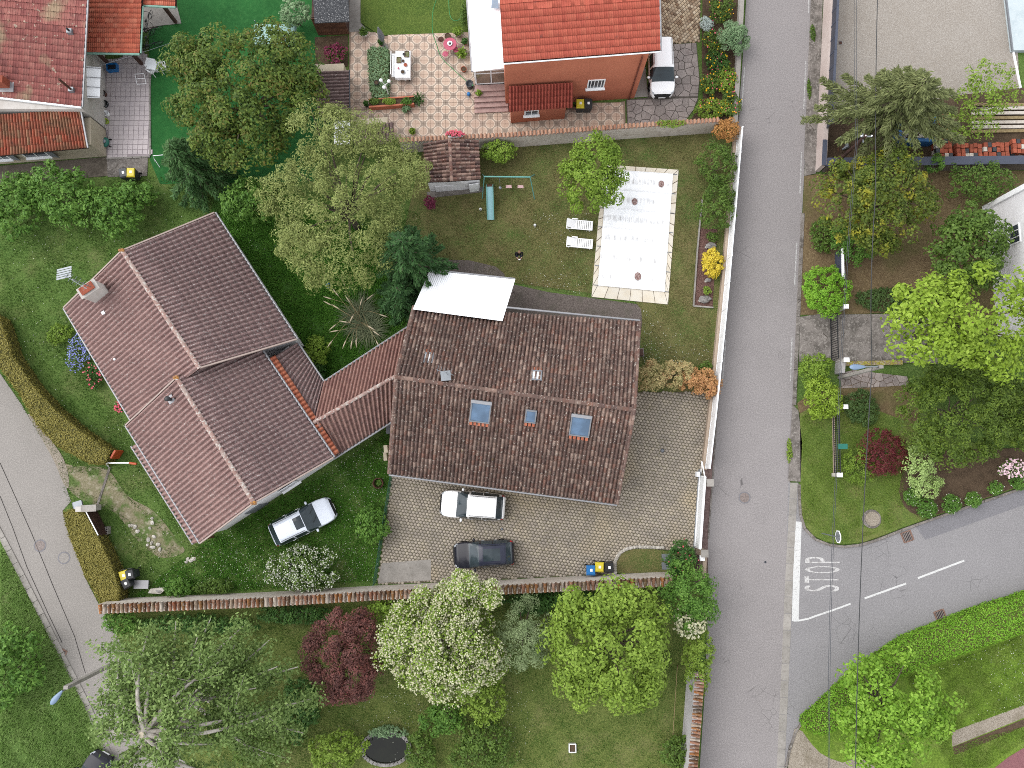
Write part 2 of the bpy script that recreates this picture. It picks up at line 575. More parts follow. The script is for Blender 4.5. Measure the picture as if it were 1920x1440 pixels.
MT['stone_grey'] = M('grey_stone', D(164, 160, 156), [(3, 0.45, 0.7, D(128, 124, 120)), (14, 0.5, 0.7, D(196, 192, 188), 0.6)], 0.92, [(10, 0.5, 0.02)], rand=0.15)
MT['bark'] = M('grey_brown_bark', D(122, 108, 94), [(4, 0.4, 0.65, D(88, 76, 64)), (18, 0.5, 0.7, D(150, 138, 124), 0.7)], 0.95, [(14, 0.7, 0.03)])
MT['bark_pale'] = M('pale_grey_bark', D(214, 206, 196), [(3, 0.4, 0.65, D(184, 174, 162)), (14, 0.5, 0.7, D(230, 222, 212), 0.7)], 0.95, [(14, 0.5, 0.02)])
MT['skin'] = plain('skin', D(214, 168, 146), 0.6, 0.3, var=0.04)
MT['hair'] = plain('fair_hair', D(150, 118, 88), 0.7)
MT['shirt'] = plain('dark_top', D(44, 42, 48), 0.9, 0.1)
MT['jeans'] = plain('blue_jeans', D(90, 106, 138), 0.9, 0.1)
MT['paint'] = M('road_paint', D(236, 236, 234), [(5, 0.58, 0.7, D(176, 172, 170), 0.6), (24, 0.58, 0.66, D(164, 160, 158), 0.9)], 0.8)
MT['paint_worn'] = M('worn_road_paint', D(214, 212, 210), [(6, 0.45, 0.6, D(172, 168, 166)), (24, 0.5, 0.62, D(164, 160, 158), 0.9)], 0.85)

def glass_mat(name, c=(0.02, 0.03, 0.04), rough=0.06, spec=0.7):
 m, nt, b = new_mat(name)
 p = pos_node(nt)
 f = _ramp(nt, noise(nt, p, 1.2, 2), 0.35, 0.7)
 cc = _mixc(nt, f, c, tuple(x * 1.7 for x in c))
 nt.links.new(cc, b.inputs['Base Color'])
 b.inputs['Roughness'].default_value = rough
 b.inputs['Specular IOR Level'].default_value = spec
 return m

MT['glass'] = glass_mat('window_glass')
MT['car_glass'] = glass_mat('car_glass', (0.022, 0.03, 0.035), 0.05, 0.35)
MT['skylight_glass'] = glass_mat('skylight_glass', D(88, 112, 138), 0.08, 0.5)
MT['pale_glass'] = glass_mat('pale_blind_glass', D(228, 230, 232), 0.2, 0.5)
MT['water_dark'] = glass_mat('pond_water', D(22, 24, 13), 0.05, 0.35)

# ------------------------------------------------------------------ ground, roads, kerbs
def big_ground():
 m = MB().add([(-260, -260, -0.03), (260, -260, -0.03), (260, 260, -0.03), (-260, 260, -0.03)], [(0, 1, 2, 3)])
 kind(m.build('ground', MT['g_left'], None, origin=(0, 0, 0)), 'structure')

big_ground()
# the main road runs up the picture, a lane leaves it to the east, another passes on the west
road_w = [(1412, -300), (1399, 0), (1392, 120), (1381, 260), (1368, 430), (1352, 640), (1337, 860), (1327, 1010), (1328, 1110), (1322, 1290), (1312, 1440), (1296, 1700)]
road_e = [(1455, 1700), (1470, 1440), (1478, 1250), (1486, 1060), (1481, 900), (1482, 860), (1484, 790), (1490, 690), (1497, 560), (1504, 400), (1514, 200), (1522, 0), (1535, -300)]
sheet('road', road_w + road_e, 0.0, MT['asphalt'])
side_n = [(1478, 905), (1497, 905), (1499, 962), (1506, 988), (1520, 1006), (1545, 1019), (1580, 1025), (1620, 1020), (1660, 1006), (1690, 994), (1800, 955), (1920, 914), (2100, 850), (2400, 745)]
side_s = [(2400, 960), (2100, 1048), (1920, 1110), (1850, 1132), (1762, 1166), (1700, 1190), (1640, 1231), (1580, 1277), (1522, 1330), (1495, 1365), (1479, 1400), (1471, 1440), (1462, 1560)]
sheet('side_road', side_n + side_s, 0.004, MT['asphalt_side'])
sheet('road_patch', [(1716, 986), (1800, 957), (1920, 916), (2100, 853), (2100, 880), (1920, 947), (1826, 980), (1735, 1012)], 0.008, MT['asphalt_patch'])
left_e = [(-260, 330), (-100, 560), (0, 700), (40, 758), (72, 812), (104, 866), (124, 914), (133, 940), (117, 958), (128, 998), (160, 1084), (189, 1140), (226, 1204), (296, 1330), (352, 1440), (470, 1680)]
left_w = [(320, 1680), (222, 1440), (196, 1392), (160, 1312), (118, 1226), (64, 1120), (18, 1030), (0, 1000), (-120, 780), (-300, 520)]
sheet('lane', left_e + left_w, 0.0, MT['asphalt_left'])

# dark joints along the western lane
jm = MB()
for pts in ([(0, 868), (28, 930), (60, 1002), (100, 1100), (140, 1194), (160, 1262)], [(0, 930), (24, 990), (50, 1062), (90, 1150), (116, 1204)]):
 jm.tube([W(x, y, 0.006) for x, y in pts], 0.02, 4)
kind(jm.build('lane_joint', MT['wet_edge'], None), 'structure')

def slab_run(name, pts, width, thick, n, mat, z=0.0, gap=0.012, side=1):
 """a run of kerb or gutter slabs laid end to end, each a piece of its own"""
 P = catmull([W(x, y, z) for x, y in pts], 8)
 L = [0.0]
 for i in range(1, len(P)):
  L.append(L[-1] + (P[i] - P[i - 1]).length)

 def at(s):
  s = max(0, min(L[-1] - 1e-6, s))
  for i in range(1, len(P)):
   if L[i] >= s:
    return P[i - 1].lerp(P[i], (s - L[i - 1]) / max(1e-6, L[i] - L[i - 1]))
  return P[-1]
 root = bpy.data.objects.new(name, None)
 COL.objects.link(root)
 root['kind'] = 'structure'
 root.location = P[0]
 WL[root.name] = P[0].copy()
 step = L[-1] / n
 me = None
 for i in range(n):
  a, b = at(i * step + gap), at((i + 1) * step - gap)
  d = b - a
  if me is None:
   t = MB()
   bv = 0.012
   x, y = width / 2, step / 2 - gap
   t.add([(-x, -y, -0.12), (x, -y, -0.12), (x, y, -0.12), (-x, y, -0.12), (-x, -y, thick - bv), (x, -y, thick - bv), (x, y, thick - bv), (-x, y, thick - bv),
 (-x + bv, -y + bv, thick), (x - bv, -y + bv, thick), (x - bv, y - bv, thick), (-x + bv, y - bv, thick)],
 [(0, 1, 5, 4), (1, 2, 6, 5), (2, 3, 7, 6), (3, 0, 4, 7), (4, 5, 9, 8), (5, 6, 10, 9), (6, 7, 11, 10), (7, 4, 8, 11), (8, 9, 10, 11)])
   o = t.build('slab', mat, root, origin=None)
   o.data.transform(Matrix.Translation(WL[root.name]))
   me = o.data
  else:
   o = bpy.data.objects.new('slab', me)
   COL.objects.link(o)
   o.parent = root
  o.location = (a + b) / 2 - P[0]
  o.rotation_euler = (0, 0, math.atan2(d.y, d.x) - math.pi / 2 + random.uniform(-0.004, 0.004))
  o.location.z += random.uniform(-0.004, 0.004)
 return root

random.seed(5)
slab_run('gutter', [(1489, 905), (1484, 1000), (1479, 1100), (1474, 1220), (1469, 1330), (1463, 1450), (1452, 1600)], 0.52, 0.012, 22, MT['concrete'], 0.004)
slab_run('kerb', [(1498, 908), (1500, 962), (1507, 988), (1521, 1006), (1546, 1019), (1580, 1025), (1620, 1020), (1660, 1006), (1690, 994), (1800, 955), (1920, 914), (2050, 868)], 0.16, 0.11, 24, MT['old_concrete'])
slab_run('kerb', [(2050, 1066), (1920, 1110), (1850, 1132), (1762, 1166), (1700, 1190), (1640, 1231), (1580, 1277), (1522, 1330), (1495, 1365), (1481, 1402), (1473, 1440), (1470, 1470)], 0.14, 0.1, 24, MT['old_concrete'])
slab_run('gutter', [(-20, 962), (0, 1000), (18, 1034), (64, 1124), (116, 1228), (160, 1314), (196, 1396), (224, 1450)], 0.42, 0.05, 20, MT['concrete'])
slab_run('kerb', [(1523, -20), (1518, 100), (1514, 200), (1509, 300)], 0.16, 0.06, 9, MT['old_concrete'])
slab_run('kerb', [(1505, 400), (1498, 560), (1492, 690), (1489, 760)], 0.26, 0.06, 11, MT['old_concrete'])
slab_run('kerb', [(1386, 200), (1371, 400), (1354, 640), (1339, 856), (1328, 1010)], 0.1, 0.03, 20, MT['old_concrete'])
sheet('verge_strip', [(1524, -60), (1545, -60), (1530, 325), (1508, 330)], 0.05, MT['old_concrete'])
sheet('raised_concrete', [(1486, 758), (1497, 770), (1504, 830), (1501, 903), (1478, 902), (1482, 820)], 0.07, MT['old_concrete'])

MT['step_red'] = M('red_brown_pavers', D(136, 112, 108), [(5, 0.4, 0.65, D(110, 88, 84)), (12, 0.5, 0.68, D(160, 140, 134), 0.7)], 0.9)
# lawns and beds (each its own sheet, 4 mm steps)
zg = 0.0
sheet('lawn', [(-240, 340), (0, 430), (220, 320), (520, 330), (800, 380), (765, 615), (741, 880), (706, 1094), (188, 1132), (160, 1080), (130, 995), (118, 958), (133, 940), (104, 866), (0, 700)], -0.016, MT['g_left'])
sheet('ground_cover', [(395, 395), (520, 350), (760, 470), (780, 560), (760, 620), (610, 715), (555, 640)], -0.008, MT['g_cover'], 4)
sheet('lawn', [(796, 266), (1100, 262), (1325, 250), (1372, 262), (1352, 560), (1338, 735), (1196, 735), (1204, 600), (1190, 560), (960, 530), (800, 500), (760, 420)], -0.012, MT['g_pool'])
sheet('lawn', [(186, 1150), (700, 1120), (1262, 1096), (1322, 1100), (1300, 1290), (1290, 1440), (1270, 1700), (420, 1700), (352, 1440), (226, 1204)], -0.012, MT['g_south'])
sheet('lawn', [(1500, 775), (1568, 740), (1700, 790), (1920, 860), (2100, 800), (2100, 846), (1920, 910), (1800, 951), (1690, 990), (1660, 1002), (1620, 1016), (1580, 1021), (1546, 1015), (1524, 1003), (1510, 986), (1503, 962), (1501, 905)], 0.07, MT['g_corner'])
sheet('lawn', [(2100, 1055), (1920, 1115), (1850, 1137), (1762, 1171), (1700, 1195), (1640, 1236), (1580, 1282), (1522, 1335), (1498, 1368), (1484, 1400), (1480, 1700), (2300, 1700), (2300, 1100)], 0.04, MT['g_se'])
sheet('lawn', [(1508, 330), (1530, 327), (1760, 320), (1920, 320), (2100, 320), (2100, 660), (1920, 640), (1700, 585), (1570, 590), (1500, 590), (1500, 520)], 0.03, MT['mulch'])
sheet('mulch_bed', [(1512, 742), (1700, 715), (1720, 800), (1690, 830), (1600, 800), (1512, 786)], 0.06, MT['mulch'], 3)
sheet('soil_bed', [(1688, 905), (1730, 850), (1920, 840), (2050, 830), (2050, 860), (1920, 908), (1830, 940), (1740, 968), (1696, 950)], 0.085, MT['soil'], 3)
sheet('artificial_lawn', [(278, -60), (596, -60), (600, 40), (640, 140), (600, 340), (300, 345), (281, 300)], -0.008, MT['g_turf'])
sheet('lawn', [(676, -60), (884, -60), (884, 60), (712, 66), (676, 42)], 0.05, MT['g_top'])
sheet('verge', [(-200, 760), (0, 1004), (62, 1124), (116, 1230), (194, 1394), (222, 1446), (320, 1700), (-300, 1700), (-300, 560)], -0.012, MT['g_far'])
sheet('dirt_track', [(104, 866), (140, 874), (200, 880), (240, 930), (290, 960), (330, 1010), (345, 1035), (300, 1045), (255, 1010), (220, 965), (190, 950), (150, 935), (128, 915)], 0.0, MT['dirt_track'], 4)
sheet('gravel_verge', [(52, 776), (70, 790), (98, 828), (118, 858), (128, 890), (128, 915), (118, 905), (102, 866), (72, 812)], 0.012, MT['gravel'], 3)
sheet('gravel_path', [(1482, 1402), (1498, 1368), (1512, 1382), (1538, 1412), (1580, 1430), (1640, 1438), (1640, 1700), (1470, 1700)], 0.046, MT['gravel'], 2)
sheet('gravel_path', [(1784, 1372), (1850, 1348), (1920, 1322), (2100, 1260), (2100, 1284), (1920, 1346), (1850, 1374), (1786, 1400)], 0.046, MT['gravel'])
sheet('flower_bed', [(1786, 1401), (1850, 1376), (1920, 1348), (2100, 1286), (2100, 1300), (1920, 1362), (1850, 1392), (1790, 1416)], 0.05, MT['soil'])
sheet('red_path', [(1850, 1452), (1890, 1420), (1930, 1396), (2100, 1340), (2100, 1700), (1800, 1700)], 0.05, M('red_tarmac', D(150, 100, 104), [(10, 0.4, 0.65, D(130, 86, 90)), (30, 0.5, 0.65, D(170, 122, 124), 0.7)], 0.9))
sheet('courtyard', [(1560, -60), (1900, -60), (1912, 165), (1800, 178), (1690, 200), (1560, 215)], 0.02, MT['court_gravel'])
sheet('builders_yard', [(1556, 215), (1690, 200), (1800, 178), (1912, 165), (2100, 160), (2100, 300), (1550, 305)], 0.016, MT['soil'])
sheet('terrace', [(800, 486), (880, 488), (930, 500), (946, 514), (948, 530), (1030, 548), (1194, 570), (1202, 580), (1204, 606), (1198, 640), (1000, 640), (780, 600)], 0.012, MT['terrace_dark'])
sheet('concrete_slab', [(1556, 586), (1570, 590), (1690, 588), (1760, 600), (1760, 682), (1690, 680), (1570, 676), (1498, 678), (1500, 594)], 0.05, MT['old_concrete'])
sheet('concrete_slab', [(716, 1056), (808, 1049), (808, 1088), (708, 1093)], 0.03, MT['concrete'])
sheet('concrete_slab', [(200, 296), (277, 293), (276, 330), (202, 332)], 0.02, MT['old_concrete'])
sheet('pavement', [(1318, 870), (1342, 800), (1328, 1010), (1326, 1096), (1300, 1096), (1300, 1030), (1310, 900)], -0.004, MT['step_red'])
sheet('planting_bed', [(1308, 452), (1312, 428), (1345, 430), (1336, 575), (1300, 573)], 0.02, MT['bark_mulch'])
sheet('flower_bed', [(1318, -60), (1386, -60), (1372, 236), (1290, 232), (1318, 190), (1316, 100)], 0.02, MT['soil'])
sheet('flower_bed', [(590, 70), (652, 66), (652, 124), (592, 128)], 0.03, MT['soil'])
sheet('gravel_path', [(655, -60), (676, -60), (676, 42), (690, 58), (655, 60)], 0.02, MT['concrete'])

# ---------------- markings
mark = MB()

def strip(pts, w, z=0.012):
 P = [W(x, y, z) for x, y in pts]
 m = MB()
 vs_ = []
 for i, p in enumerate(P):
  d = (P[min(i + 1, len(P) - 1)] - P[max(i - 1, 0)]).normalized()
  nrm = Vector((-d.y, d.x, 0)) * w / 2
  vs_ += [p + nrm, p - nrm]
 m.add(vs_, [(2 * i, 2 * i + 1, 2 * i + 3, 2 * i + 2) for i in range(len(P) - 1)])
 return m

rm = bpy.data.objects.new('road_markings', None)
COL.objects.link(rm)
rm['kind'] = 'structure'
WL[rm.name] = Vector((0, 0, 0))
strip([(1497, 978), (1494, 1060), (1491, 1165)], 0.46).build('stop_line', MT['paint'], rm)
strip([(1488, 1164), (1502, 1163), (1516, 1160), (1532, 1154), (1562, 1144), (1595, 1132)], 0.12, 0.013).build('lane_line', MT['paint'], rm)
strip([(1621, 1122), (1699, 1094)], 0.13).build('lane_line', MT['paint'], rm)
strip([(1721, 1084), (1808, 1051)], 0.13).build('lane_line', MT['paint'], rm)
for pts in ([(1517, -30), (1516, 25)], [(1511, 115), (1507, 205)], [(1503, 285), (1500, 365)], [(1494, 455), (1490, 535)], [(1485, 632), (1482, 715)],
   [(1396, 125), (1391, 200)], [(1386, 285), (1381, 345)], [(1373, 460), (1367, 540)], [(1361, 637), (1355, 710)]):
 strip(pts, 0.1).build('edge_line', MT['paint_worn'], rm)

def letter(ch, cx, cy, wm, hm):
 """one road letter as a flat mesh, read up the picture, its top towards the main road"""
 cu = bpy.data.curves.new('letter', 'FONT')
 cu.body = ch
 cu.align_x = 'CENTER'
 cu.align_y = 'CENTER'
 cu.size = 1.0
 t = bpy.data.objects.new('letter', cu)
 COL.objects.link(t)
 bpy.context.view_layer.update()
 me = bpy.data.meshes.new_from_object(t)
 bpy.data.objects.remove(t)
 xs = [v.co.x for v in me.vertices]
 ys = [v.co.y for v in me.vertices]
 w, h = max(xs) - min(xs), max(ys) - min(ys)
 mx, my = (max(xs) + min(xs)) / 2, (max(ys) + min(ys)) / 2
 p = W(cx, cy, 0.012)
 for v in me.vertices:
  u, q = (v.co.x - mx) / w * wm, (v.co.y - my) / h * hm
  v.co = (p.x - q, p.y + u, p.z)
 me.materials.clear()
 me.materials.append(MT['paint_worn2'])
 o = bpy.data.objects.new('letter', me)
 COL.objects.link(o)
 o.parent = rm
 return o

MT['paint_worn2'] = M('worn_letter_paint', D(226, 224, 222), [(5, 0.5, 0.62, D(176, 172, 170), 0.8), (24, 0.52, 0.62, D(164, 160, 158), 0.9)], 0.85)
letter('S', 1541, 1103, 0.42, 2.35)
letter('T', 1541, 1087, 0.46, 2.35)
letter('O', 1542, 1068, 0.46, 2.35)
letter('P', 1542, 1050, 0.42, 2.35)

def manhole(px, py, r, label, z=0.004, mat='rust', ring='asphalt_patch', sq=False):
 o = thing('manhole_cover', label, 'manhole cover', W(px, py, z))
 c = W(px, py, z)
 part('ring', MT[ring], o, lambda m: m.lathe(c, [(r * 1.25, 0.0), (r * 1.25, 0.006), (r * 1.05, 0.008)], 24))
 part('lid', MT[mat], o, lambda m: m.lathe(c, [(r, 0.0), (r, 0.012), (r * 0.93, 0.014), (r * 0.9, 0.011), (0.02, 0.012)], 24))

MT['iron_lid'] = M('worn_iron_lid', D(150, 136, 130), [(8, 0.4, 0.65, D(120, 108, 104)), (26, 0.5, 0.65, D(176, 164, 158), 0.8)], 0.6)
manhole(1396, 933, 0.33, 'large round iron manhole lid in the main road beside the white gate', mat='iron_lid')
manhole(75, 1023, 0.34, 'round iron manhole lid in the west lane next to the dark joint', mat='iron_lid', ring='asphalt_patch')
manhole(120, 1046, 0.34, 'asphalt filled round manhole lid in the west lane near the olive hedge', mat='asphalt_left', ring='asphalt_patch')
manhole(1425, 972, 0.3, 'faint asphalt filled manhole lid in the main road below the large iron one', mat='asphalt', ring='asphalt')
manhole(1435, 1054, 0.07, 'tiny round valve cap in the main road', mat='dark_metal')

def drain(px, py, rz, label):
 c = W(px, py, 0.012)
 o = thing('storm_drain', label, 'drain', c)
 q = Matrix.Rotation(rz, 3, 'Z')
 part('frame', MT['rust_brick'], o, lambda m: [m.box(c + q @ Vector(p), s, rz) for p, s in (((-0.33, 0, 0.0), (0.1, 0.72, 0.03)), ((0.33, 0, 0.0), (0.1, 0.72, 0.03)), ((0, -0.33, 0.0), (0.56, 0.08, 0.03)), ((0, 0.33, 0.0), (0.56, 0.08, 0.03)))])
 part('pit', MT['black'], o, lambda m: m.box(c + Vector((0, 0, -0.012)), (0.6, 0.6, 0.01), rz))
 for k in range(5):
  part('bar', MT['iron_lid'], o, lambda m: m.box(c + q @ Vector((-0.22 + 0.11 * k, 0, 0.002)), (0.05, 0.58, 0.02), rz))

MT['rust_brick'] = M('rusty_frame', D(150, 118, 104), [(8, 0.4, 0.65, D(110, 84, 72)), (22, 0.5, 0.65, D(176, 150, 136), 0.7)], 0.85)
drain(1701, 1006, 0.33, 'storm drain grating at the kerb of the corner lawn')
drain(1763, 1154, 0.33, 'storm drain grating at the kerb below the trimmed hedge')
drain(113, 1226, 1.1, 'storm drain grating in the gutter of the west lane')

# ---------------- block paving of the main drive
pave_poly = [(738, 860), (1180, 735), (1345, 735), (1320, 880), (1302, 1032), (1250, 1032), (1185, 1026), (1160, 1036), (1154, 1056), (1156, 1076), (708, 1096), (722, 990)]
MT['paver'] = M('grey_yellow_pavers', None, [(0.22, 0.5, 0.68, D(214, 194, 158), 0.6), (0.5, 0.5, 0.72, D(146, 140, 134), 0.5), (3, 0.5, 0.75, D(164, 152, 138), 0.4)], 0.9, [(30, 0.4, 0.01)], src='isl', rand_cols=[D(178, 168, 154), D(198, 186, 170), D(188, 176, 162), D(212, 200, 180)])
drive = sheet('driveway', pave_poly, 0.0, M('paver_joint_sand', D(112, 104, 90), [(3, 0.45, 0.7, D(120, 116, 84))], 0.95))

def pavers(parent, poly_px, z, a, b, rz, mat, name='pavers', hexa=True):
 P = [W(x, y, z) for x, y in poly_px]
 xs = [p.x for p in P]
 ys = [p.y for p in P]
 cx, cy = (min(xs) + max(xs)) / 2, (min(ys) + max(ys)) / 2
 R = math.hypot(max(xs) - min(xs), max(ys) - min(ys)) / 2
 nx, ny = int(R / a) + 1, int(R / b) + 1
 I, J = np.meshgrid(np.arange(-nx, nx + 1), np.arange(-ny, ny + 1))
 X = (I + 0.5 * (J % 2)) * a
 Y = J * b
 cs, sn = math.cos(rz), math.sin(rz)
 X, Y = (cx + X * cs - Y * sn).ravel(), (cy + X * sn + Y * cs).ravel()
 ok = inpoly(X, Y, P)
 X, Y = X[ok], Y[ok]
 n = len(X)
 g = 0.012
 if hexa:
  ring = np.array([(-a / 2 + g, -b * 0.22), (0, -b * 0.62 + g), (a / 2 - g, -b * 0.22), (a / 2 - g, b * 0.22), (0, b * 0.62 - g), (-a / 2 + g, b * 0.22)])
 else:
  ring = np.array([(-a / 2 + g, -b / 2 + g), (a / 2 - g, -b / 2 + g), (a / 2 - g, b / 2 - g), (-a / 2 + g, b / 2 - g)])
 k = len(ring)
 top = ring * 0.94
 rr = np.random.default_rng(3)
 zz = z + 0.022 + rr.uniform(-0.003, 0.003, n)
 V = np.zeros((n, 2 * k, 3))
 for q, rg_ in enumerate((ring, top)):
  V[:, q * k:(q + 1) * k, 0] = X[:, None] + rg_[:, 0] * cs - rg_[:, 1] * sn
  V[:, q * k:(q + 1) * k, 1] = Y[:, None] + rg_[:, 0] * sn + rg_[:, 1] * cs
  V[:, q * k:(q + 1) * k, 2] = (zz if q else zz - 0.02)[:, None]
 base = (np.arange(n) * 2 * k)[:, None]
 fs = []
 for i in range(k):
  fs.append(base + np.array([[i, (i + 1) % k, k + (i + 1) % k, k + i]]))
 sides = np.concatenate(fs)
 if k == 6:
  tops = np.concatenate([base + np.array([[6, 7, 8, 9]]), base + np.array([[6, 9, 10, 11]])])
 else:
  tops = base + np.array([[4, 5, 6, 7]])
 o = mesh_np(name, V.reshape(-1, 3), np.concatenate([sides, tops]), mat, parent)
 o['kind'] = 'stuff'
 return o

pavers(drive, pave_poly, 0.0, 0.24, 0.2, -0.14, MT['paver'])
rdrive = sheet('driveway', [(1236, -60), (1314, -60), (1312, 78), (1262, 82), (1236, 60)], 0.0, M('paver_joint_dark', D(96, 80, 66), [], 0.95))
MT['paver_check'] = M('checker_pavers', None, [(2, 0.5, 0.75, D(150, 128, 104), 0.4)], 0.9, [(30, 0.4, 0.01)], src='isl', rand_cols=[D(120, 94, 74), D(226, 204, 172), D(150, 120, 94), D(236, 218, 190)])
pavers(rdrive, [(1236, -60), (1314, -60), (1312, 78), (1262, 82), (1236, 60)], 0.0, 0.22, 0.22, 0.78, MT['paver_check'], hexa=False)

# ---------------- crazy paving
def clip_half(poly, p, nrm):
 out = []
 for i in range(len(poly)):
  a, b = poly[i], poly[(i + 1) % len(poly)]
  da, db = (a - p).dot(nrm), (b - p).dot(nrm)
  if da <= 0:
   out.append(a)
  if da * db < 0:
   out.append(a + (b - a) * (da / (da - db)))
 return out

def crazy(parent, poly_px, z, n, mat, seed, gap=0.02, h=0.03, name='paving_stone'):
 rg = random.Random(seed)
 P = [W(x, y, z).to_2d() for x, y in poly_px]
 if sum(P[i].x * P[(i + 1) % len(P)].y - P[(i + 1) % len(P)].x * P[i].y for i in range(len(P))) < 0:
  P = P[::-1]
 xs = [p.x for p in P]
 ys = [p.y for p in P]
 pts = []
 tries = 0
 md = 0.62 * math.sqrt((max(xs) - min(xs)) * (max(ys) - min(ys)) / n)
 while len(pts) < n and tries < 6000:
  tries += 1
  q = Vector((rg.uniform(min(xs), max(xs)), rg.uniform(min(ys), max(ys))))
  if inpoly(np.array([q.x]), np.array([q.y]), P)[0] and all((q - r).length > md for r in pts):
   pts.append(q)
 for i, q in enumerate(pts):
  cell = [Vector((min(xs) - 1, min(ys) - 1)), Vector((max(xs) + 1, min(ys) - 1)), Vector((max(xs) + 1, max(ys) + 1)), Vector((min(xs) - 1, max(ys) + 1))]
  for r in sorted(pts, key=lambda t: (t - q).length)[1:14]:
   d = r - q
   cell = clip_half(cell, q + d * 0.5 - d.normalized() * gap, d)
  for k in range(len(P)):
   a, b = P[k], P[(k + 1) % len(P)]
   d = (b - a).normalized()
   cell = clip_half(cell, a, Vector((d.y, -d.x)))
   if len(cell) < 3:
    break
  if len(cell) < 3:
   continue
  m = MB()
  hh = h + rg.uniform(-0.006, 0.006)
  m.prism([(c.x, c.y) for c in cell], z - 0.02, z + hh)
  o = m.build(name, mat, parent)

MT['crazy'] = M('crazy_paving_stone', D(172, 160, 154), [(1.2, 0.4, 0.65, D(146, 134, 130)), (8, 0.45, 0.7, D(192, 182, 176), 0.6), (26, 0.5, 0.65, D(126, 114, 110), 0.7)], 0.92, [(18, 0.5, 0.01)], rand=0.2)
cp1 = [(1174, 187), (1214, 183), (1214, 160), (1240, 84), (1306, 80), (1312, 150), (1308, 190), (1280, 234), (1176, 236)]
cz = sheet('crazy_paving', cp1, 0.0, M('paving_mortar', D(92, 84, 80), [(6, 0.4, 0.7, D(110, 104, 92))], 0.95))
crazy(cz, [(1176, 188), (1308, 184), (1300, 206), (1280, 233), (1177, 236)], 0.0, 30, MT['crazy'], 4)
crazy(cz, [(1216, 181), (1216, 158), (1242, 85), (1305, 81), (1311, 150), (1308, 181)], 0.0, 42, MT['crazy'], 5)
cp2 = [(1574, 700), (1600, 694), (1700, 706), (1706, 722), (1640, 726), (1578, 728)]
cz2 = sheet('crazy_paving', cp2, 0.07, M('path_mortar', D(110, 96, 84), [(6, 0.4, 0.7, D(130, 104, 78))], 0.95))
crazy(cz2, cp2, 0.07, 26, MT['crazy'], 9)

# ---------------- tiled patio of the red house and terrace of the north-west house
def motif_mat():
 m, nt, b = new_mat('patio_tile_motif')
 tc = nt.nodes.new('ShaderNodeTexCoord')
 p = tc.outputs['Object']
 ds = []
 for s in (-1, 1):
  vm = nt.nodes.new('ShaderNodeVectorMath')
  vm.operation = 'DISTANCE'
  cmb = nt.nodes.new('ShaderNodeCombineXYZ')
  sep = nt.nodes.new('ShaderNodeSeparateXYZ')
  nt.links.new(p, sep.inputs[0])
  nt.links.new(sep.outputs[0], cmb.inputs[0])
  nt.links.new(sep.outputs[1], cmb.inputs[1])
  nt.links.new(cmb.outputs[0], vm.inputs[0])
  vm.inputs[1].default_value = (0.5 * s, 0.5 * s, 0)
  ds.append(vm.outputs['Value'])
 d = _math(nt, 'MINIMUM', ds[0], ds[1])
 bow = _ramp(nt, d, 0.64, 0.66)
 ring = _math(nt, 'MULTIPLY', _ramp(nt, d, 0.54, 0.56), _ramp(nt, d, 0.65, 0.63))
 w = pos_node(nt)
 c = _mixc(nt, _ramp(nt, noise(nt, w, 2.0), 0.35, 0.7), D(226, 198, 176), D(212, 182, 160))
 c = _mixc(nt, bow, c, D(178, 160, 144))
 c = _mixc(nt, ring, c, D(244, 226, 206))
 c = _mixc(nt, _math(nt, 'MULTIPLY', _ramp(nt, noise(nt, w, 0.5), 0.5, 0.75), 0.45), c, D(196, 164, 150))
 nt.links.new(c, b.inputs['Base Color'])
 b.inputs['Roughness'].default_value = 0.6
 return m

def floor_tiles(parent, poly_px, z, pitch, rz, mat, gap=0.02, limit=320, motif=True, h=0.02):
 P = [W(x, y, z) for x, y in poly_px]
 xs = [p.x for p in P]
 ys = [p.y for p in P]
 cx, cy = (min(xs) + max(xs)) / 2, (min(ys) + max(ys)) / 2
 R = math.hypot(max(xs) - min(xs), max(ys) - min(ys)) / 2
 n = int(R / pitch) + 1
 me = None
 k = 0
 for i in range(-n, n + 1):
  for j in range(-n, n + 1):
   x = cx + (i * math.cos(rz) - j * math.sin(rz)) * pitch
   y = cy + (i * math.sin(rz) + j * math.cos(rz)) * pitch
   if not inpoly(np.array([x]), np.array([y]), P)[0]:
    continue
   if me is None:
    t = MB()
    q = 0.5 - gap / pitch / 2
    t.add([(-q, -q, -0.02), (q, -q, -0.02), (q, q, -0.02), (-q, q, -0.02), (-q, -q, h), (q, -q, h), (q, q, h), (-q, q, h)],
 [(4, 5, 6, 7), (0, 1, 5, 4), (1, 2, 6, 5), (2, 3, 7, 6), (3, 0, 4, 7)])
    o = t.build('floor_tile', mat, parent)
    o.data.transform(Matrix.Translation(WL[parent.name]))
    me = o.data
   else:
    o = bpy.data.objects.new('floor_tile', me)
    COL.objects.link(o)
    o.parent = parent
   o.location = Vector((x, y, z + random.uniform(-0.002, 0.002))) - WL[parent.name]
   o.scale = (pitch, pitch, 1)
   o.rotation_euler = (0, 0, rz + (math.pi / 2 if motif and (i + j) % 2 else 0))
   k += 1
   if k >= limit:
    return

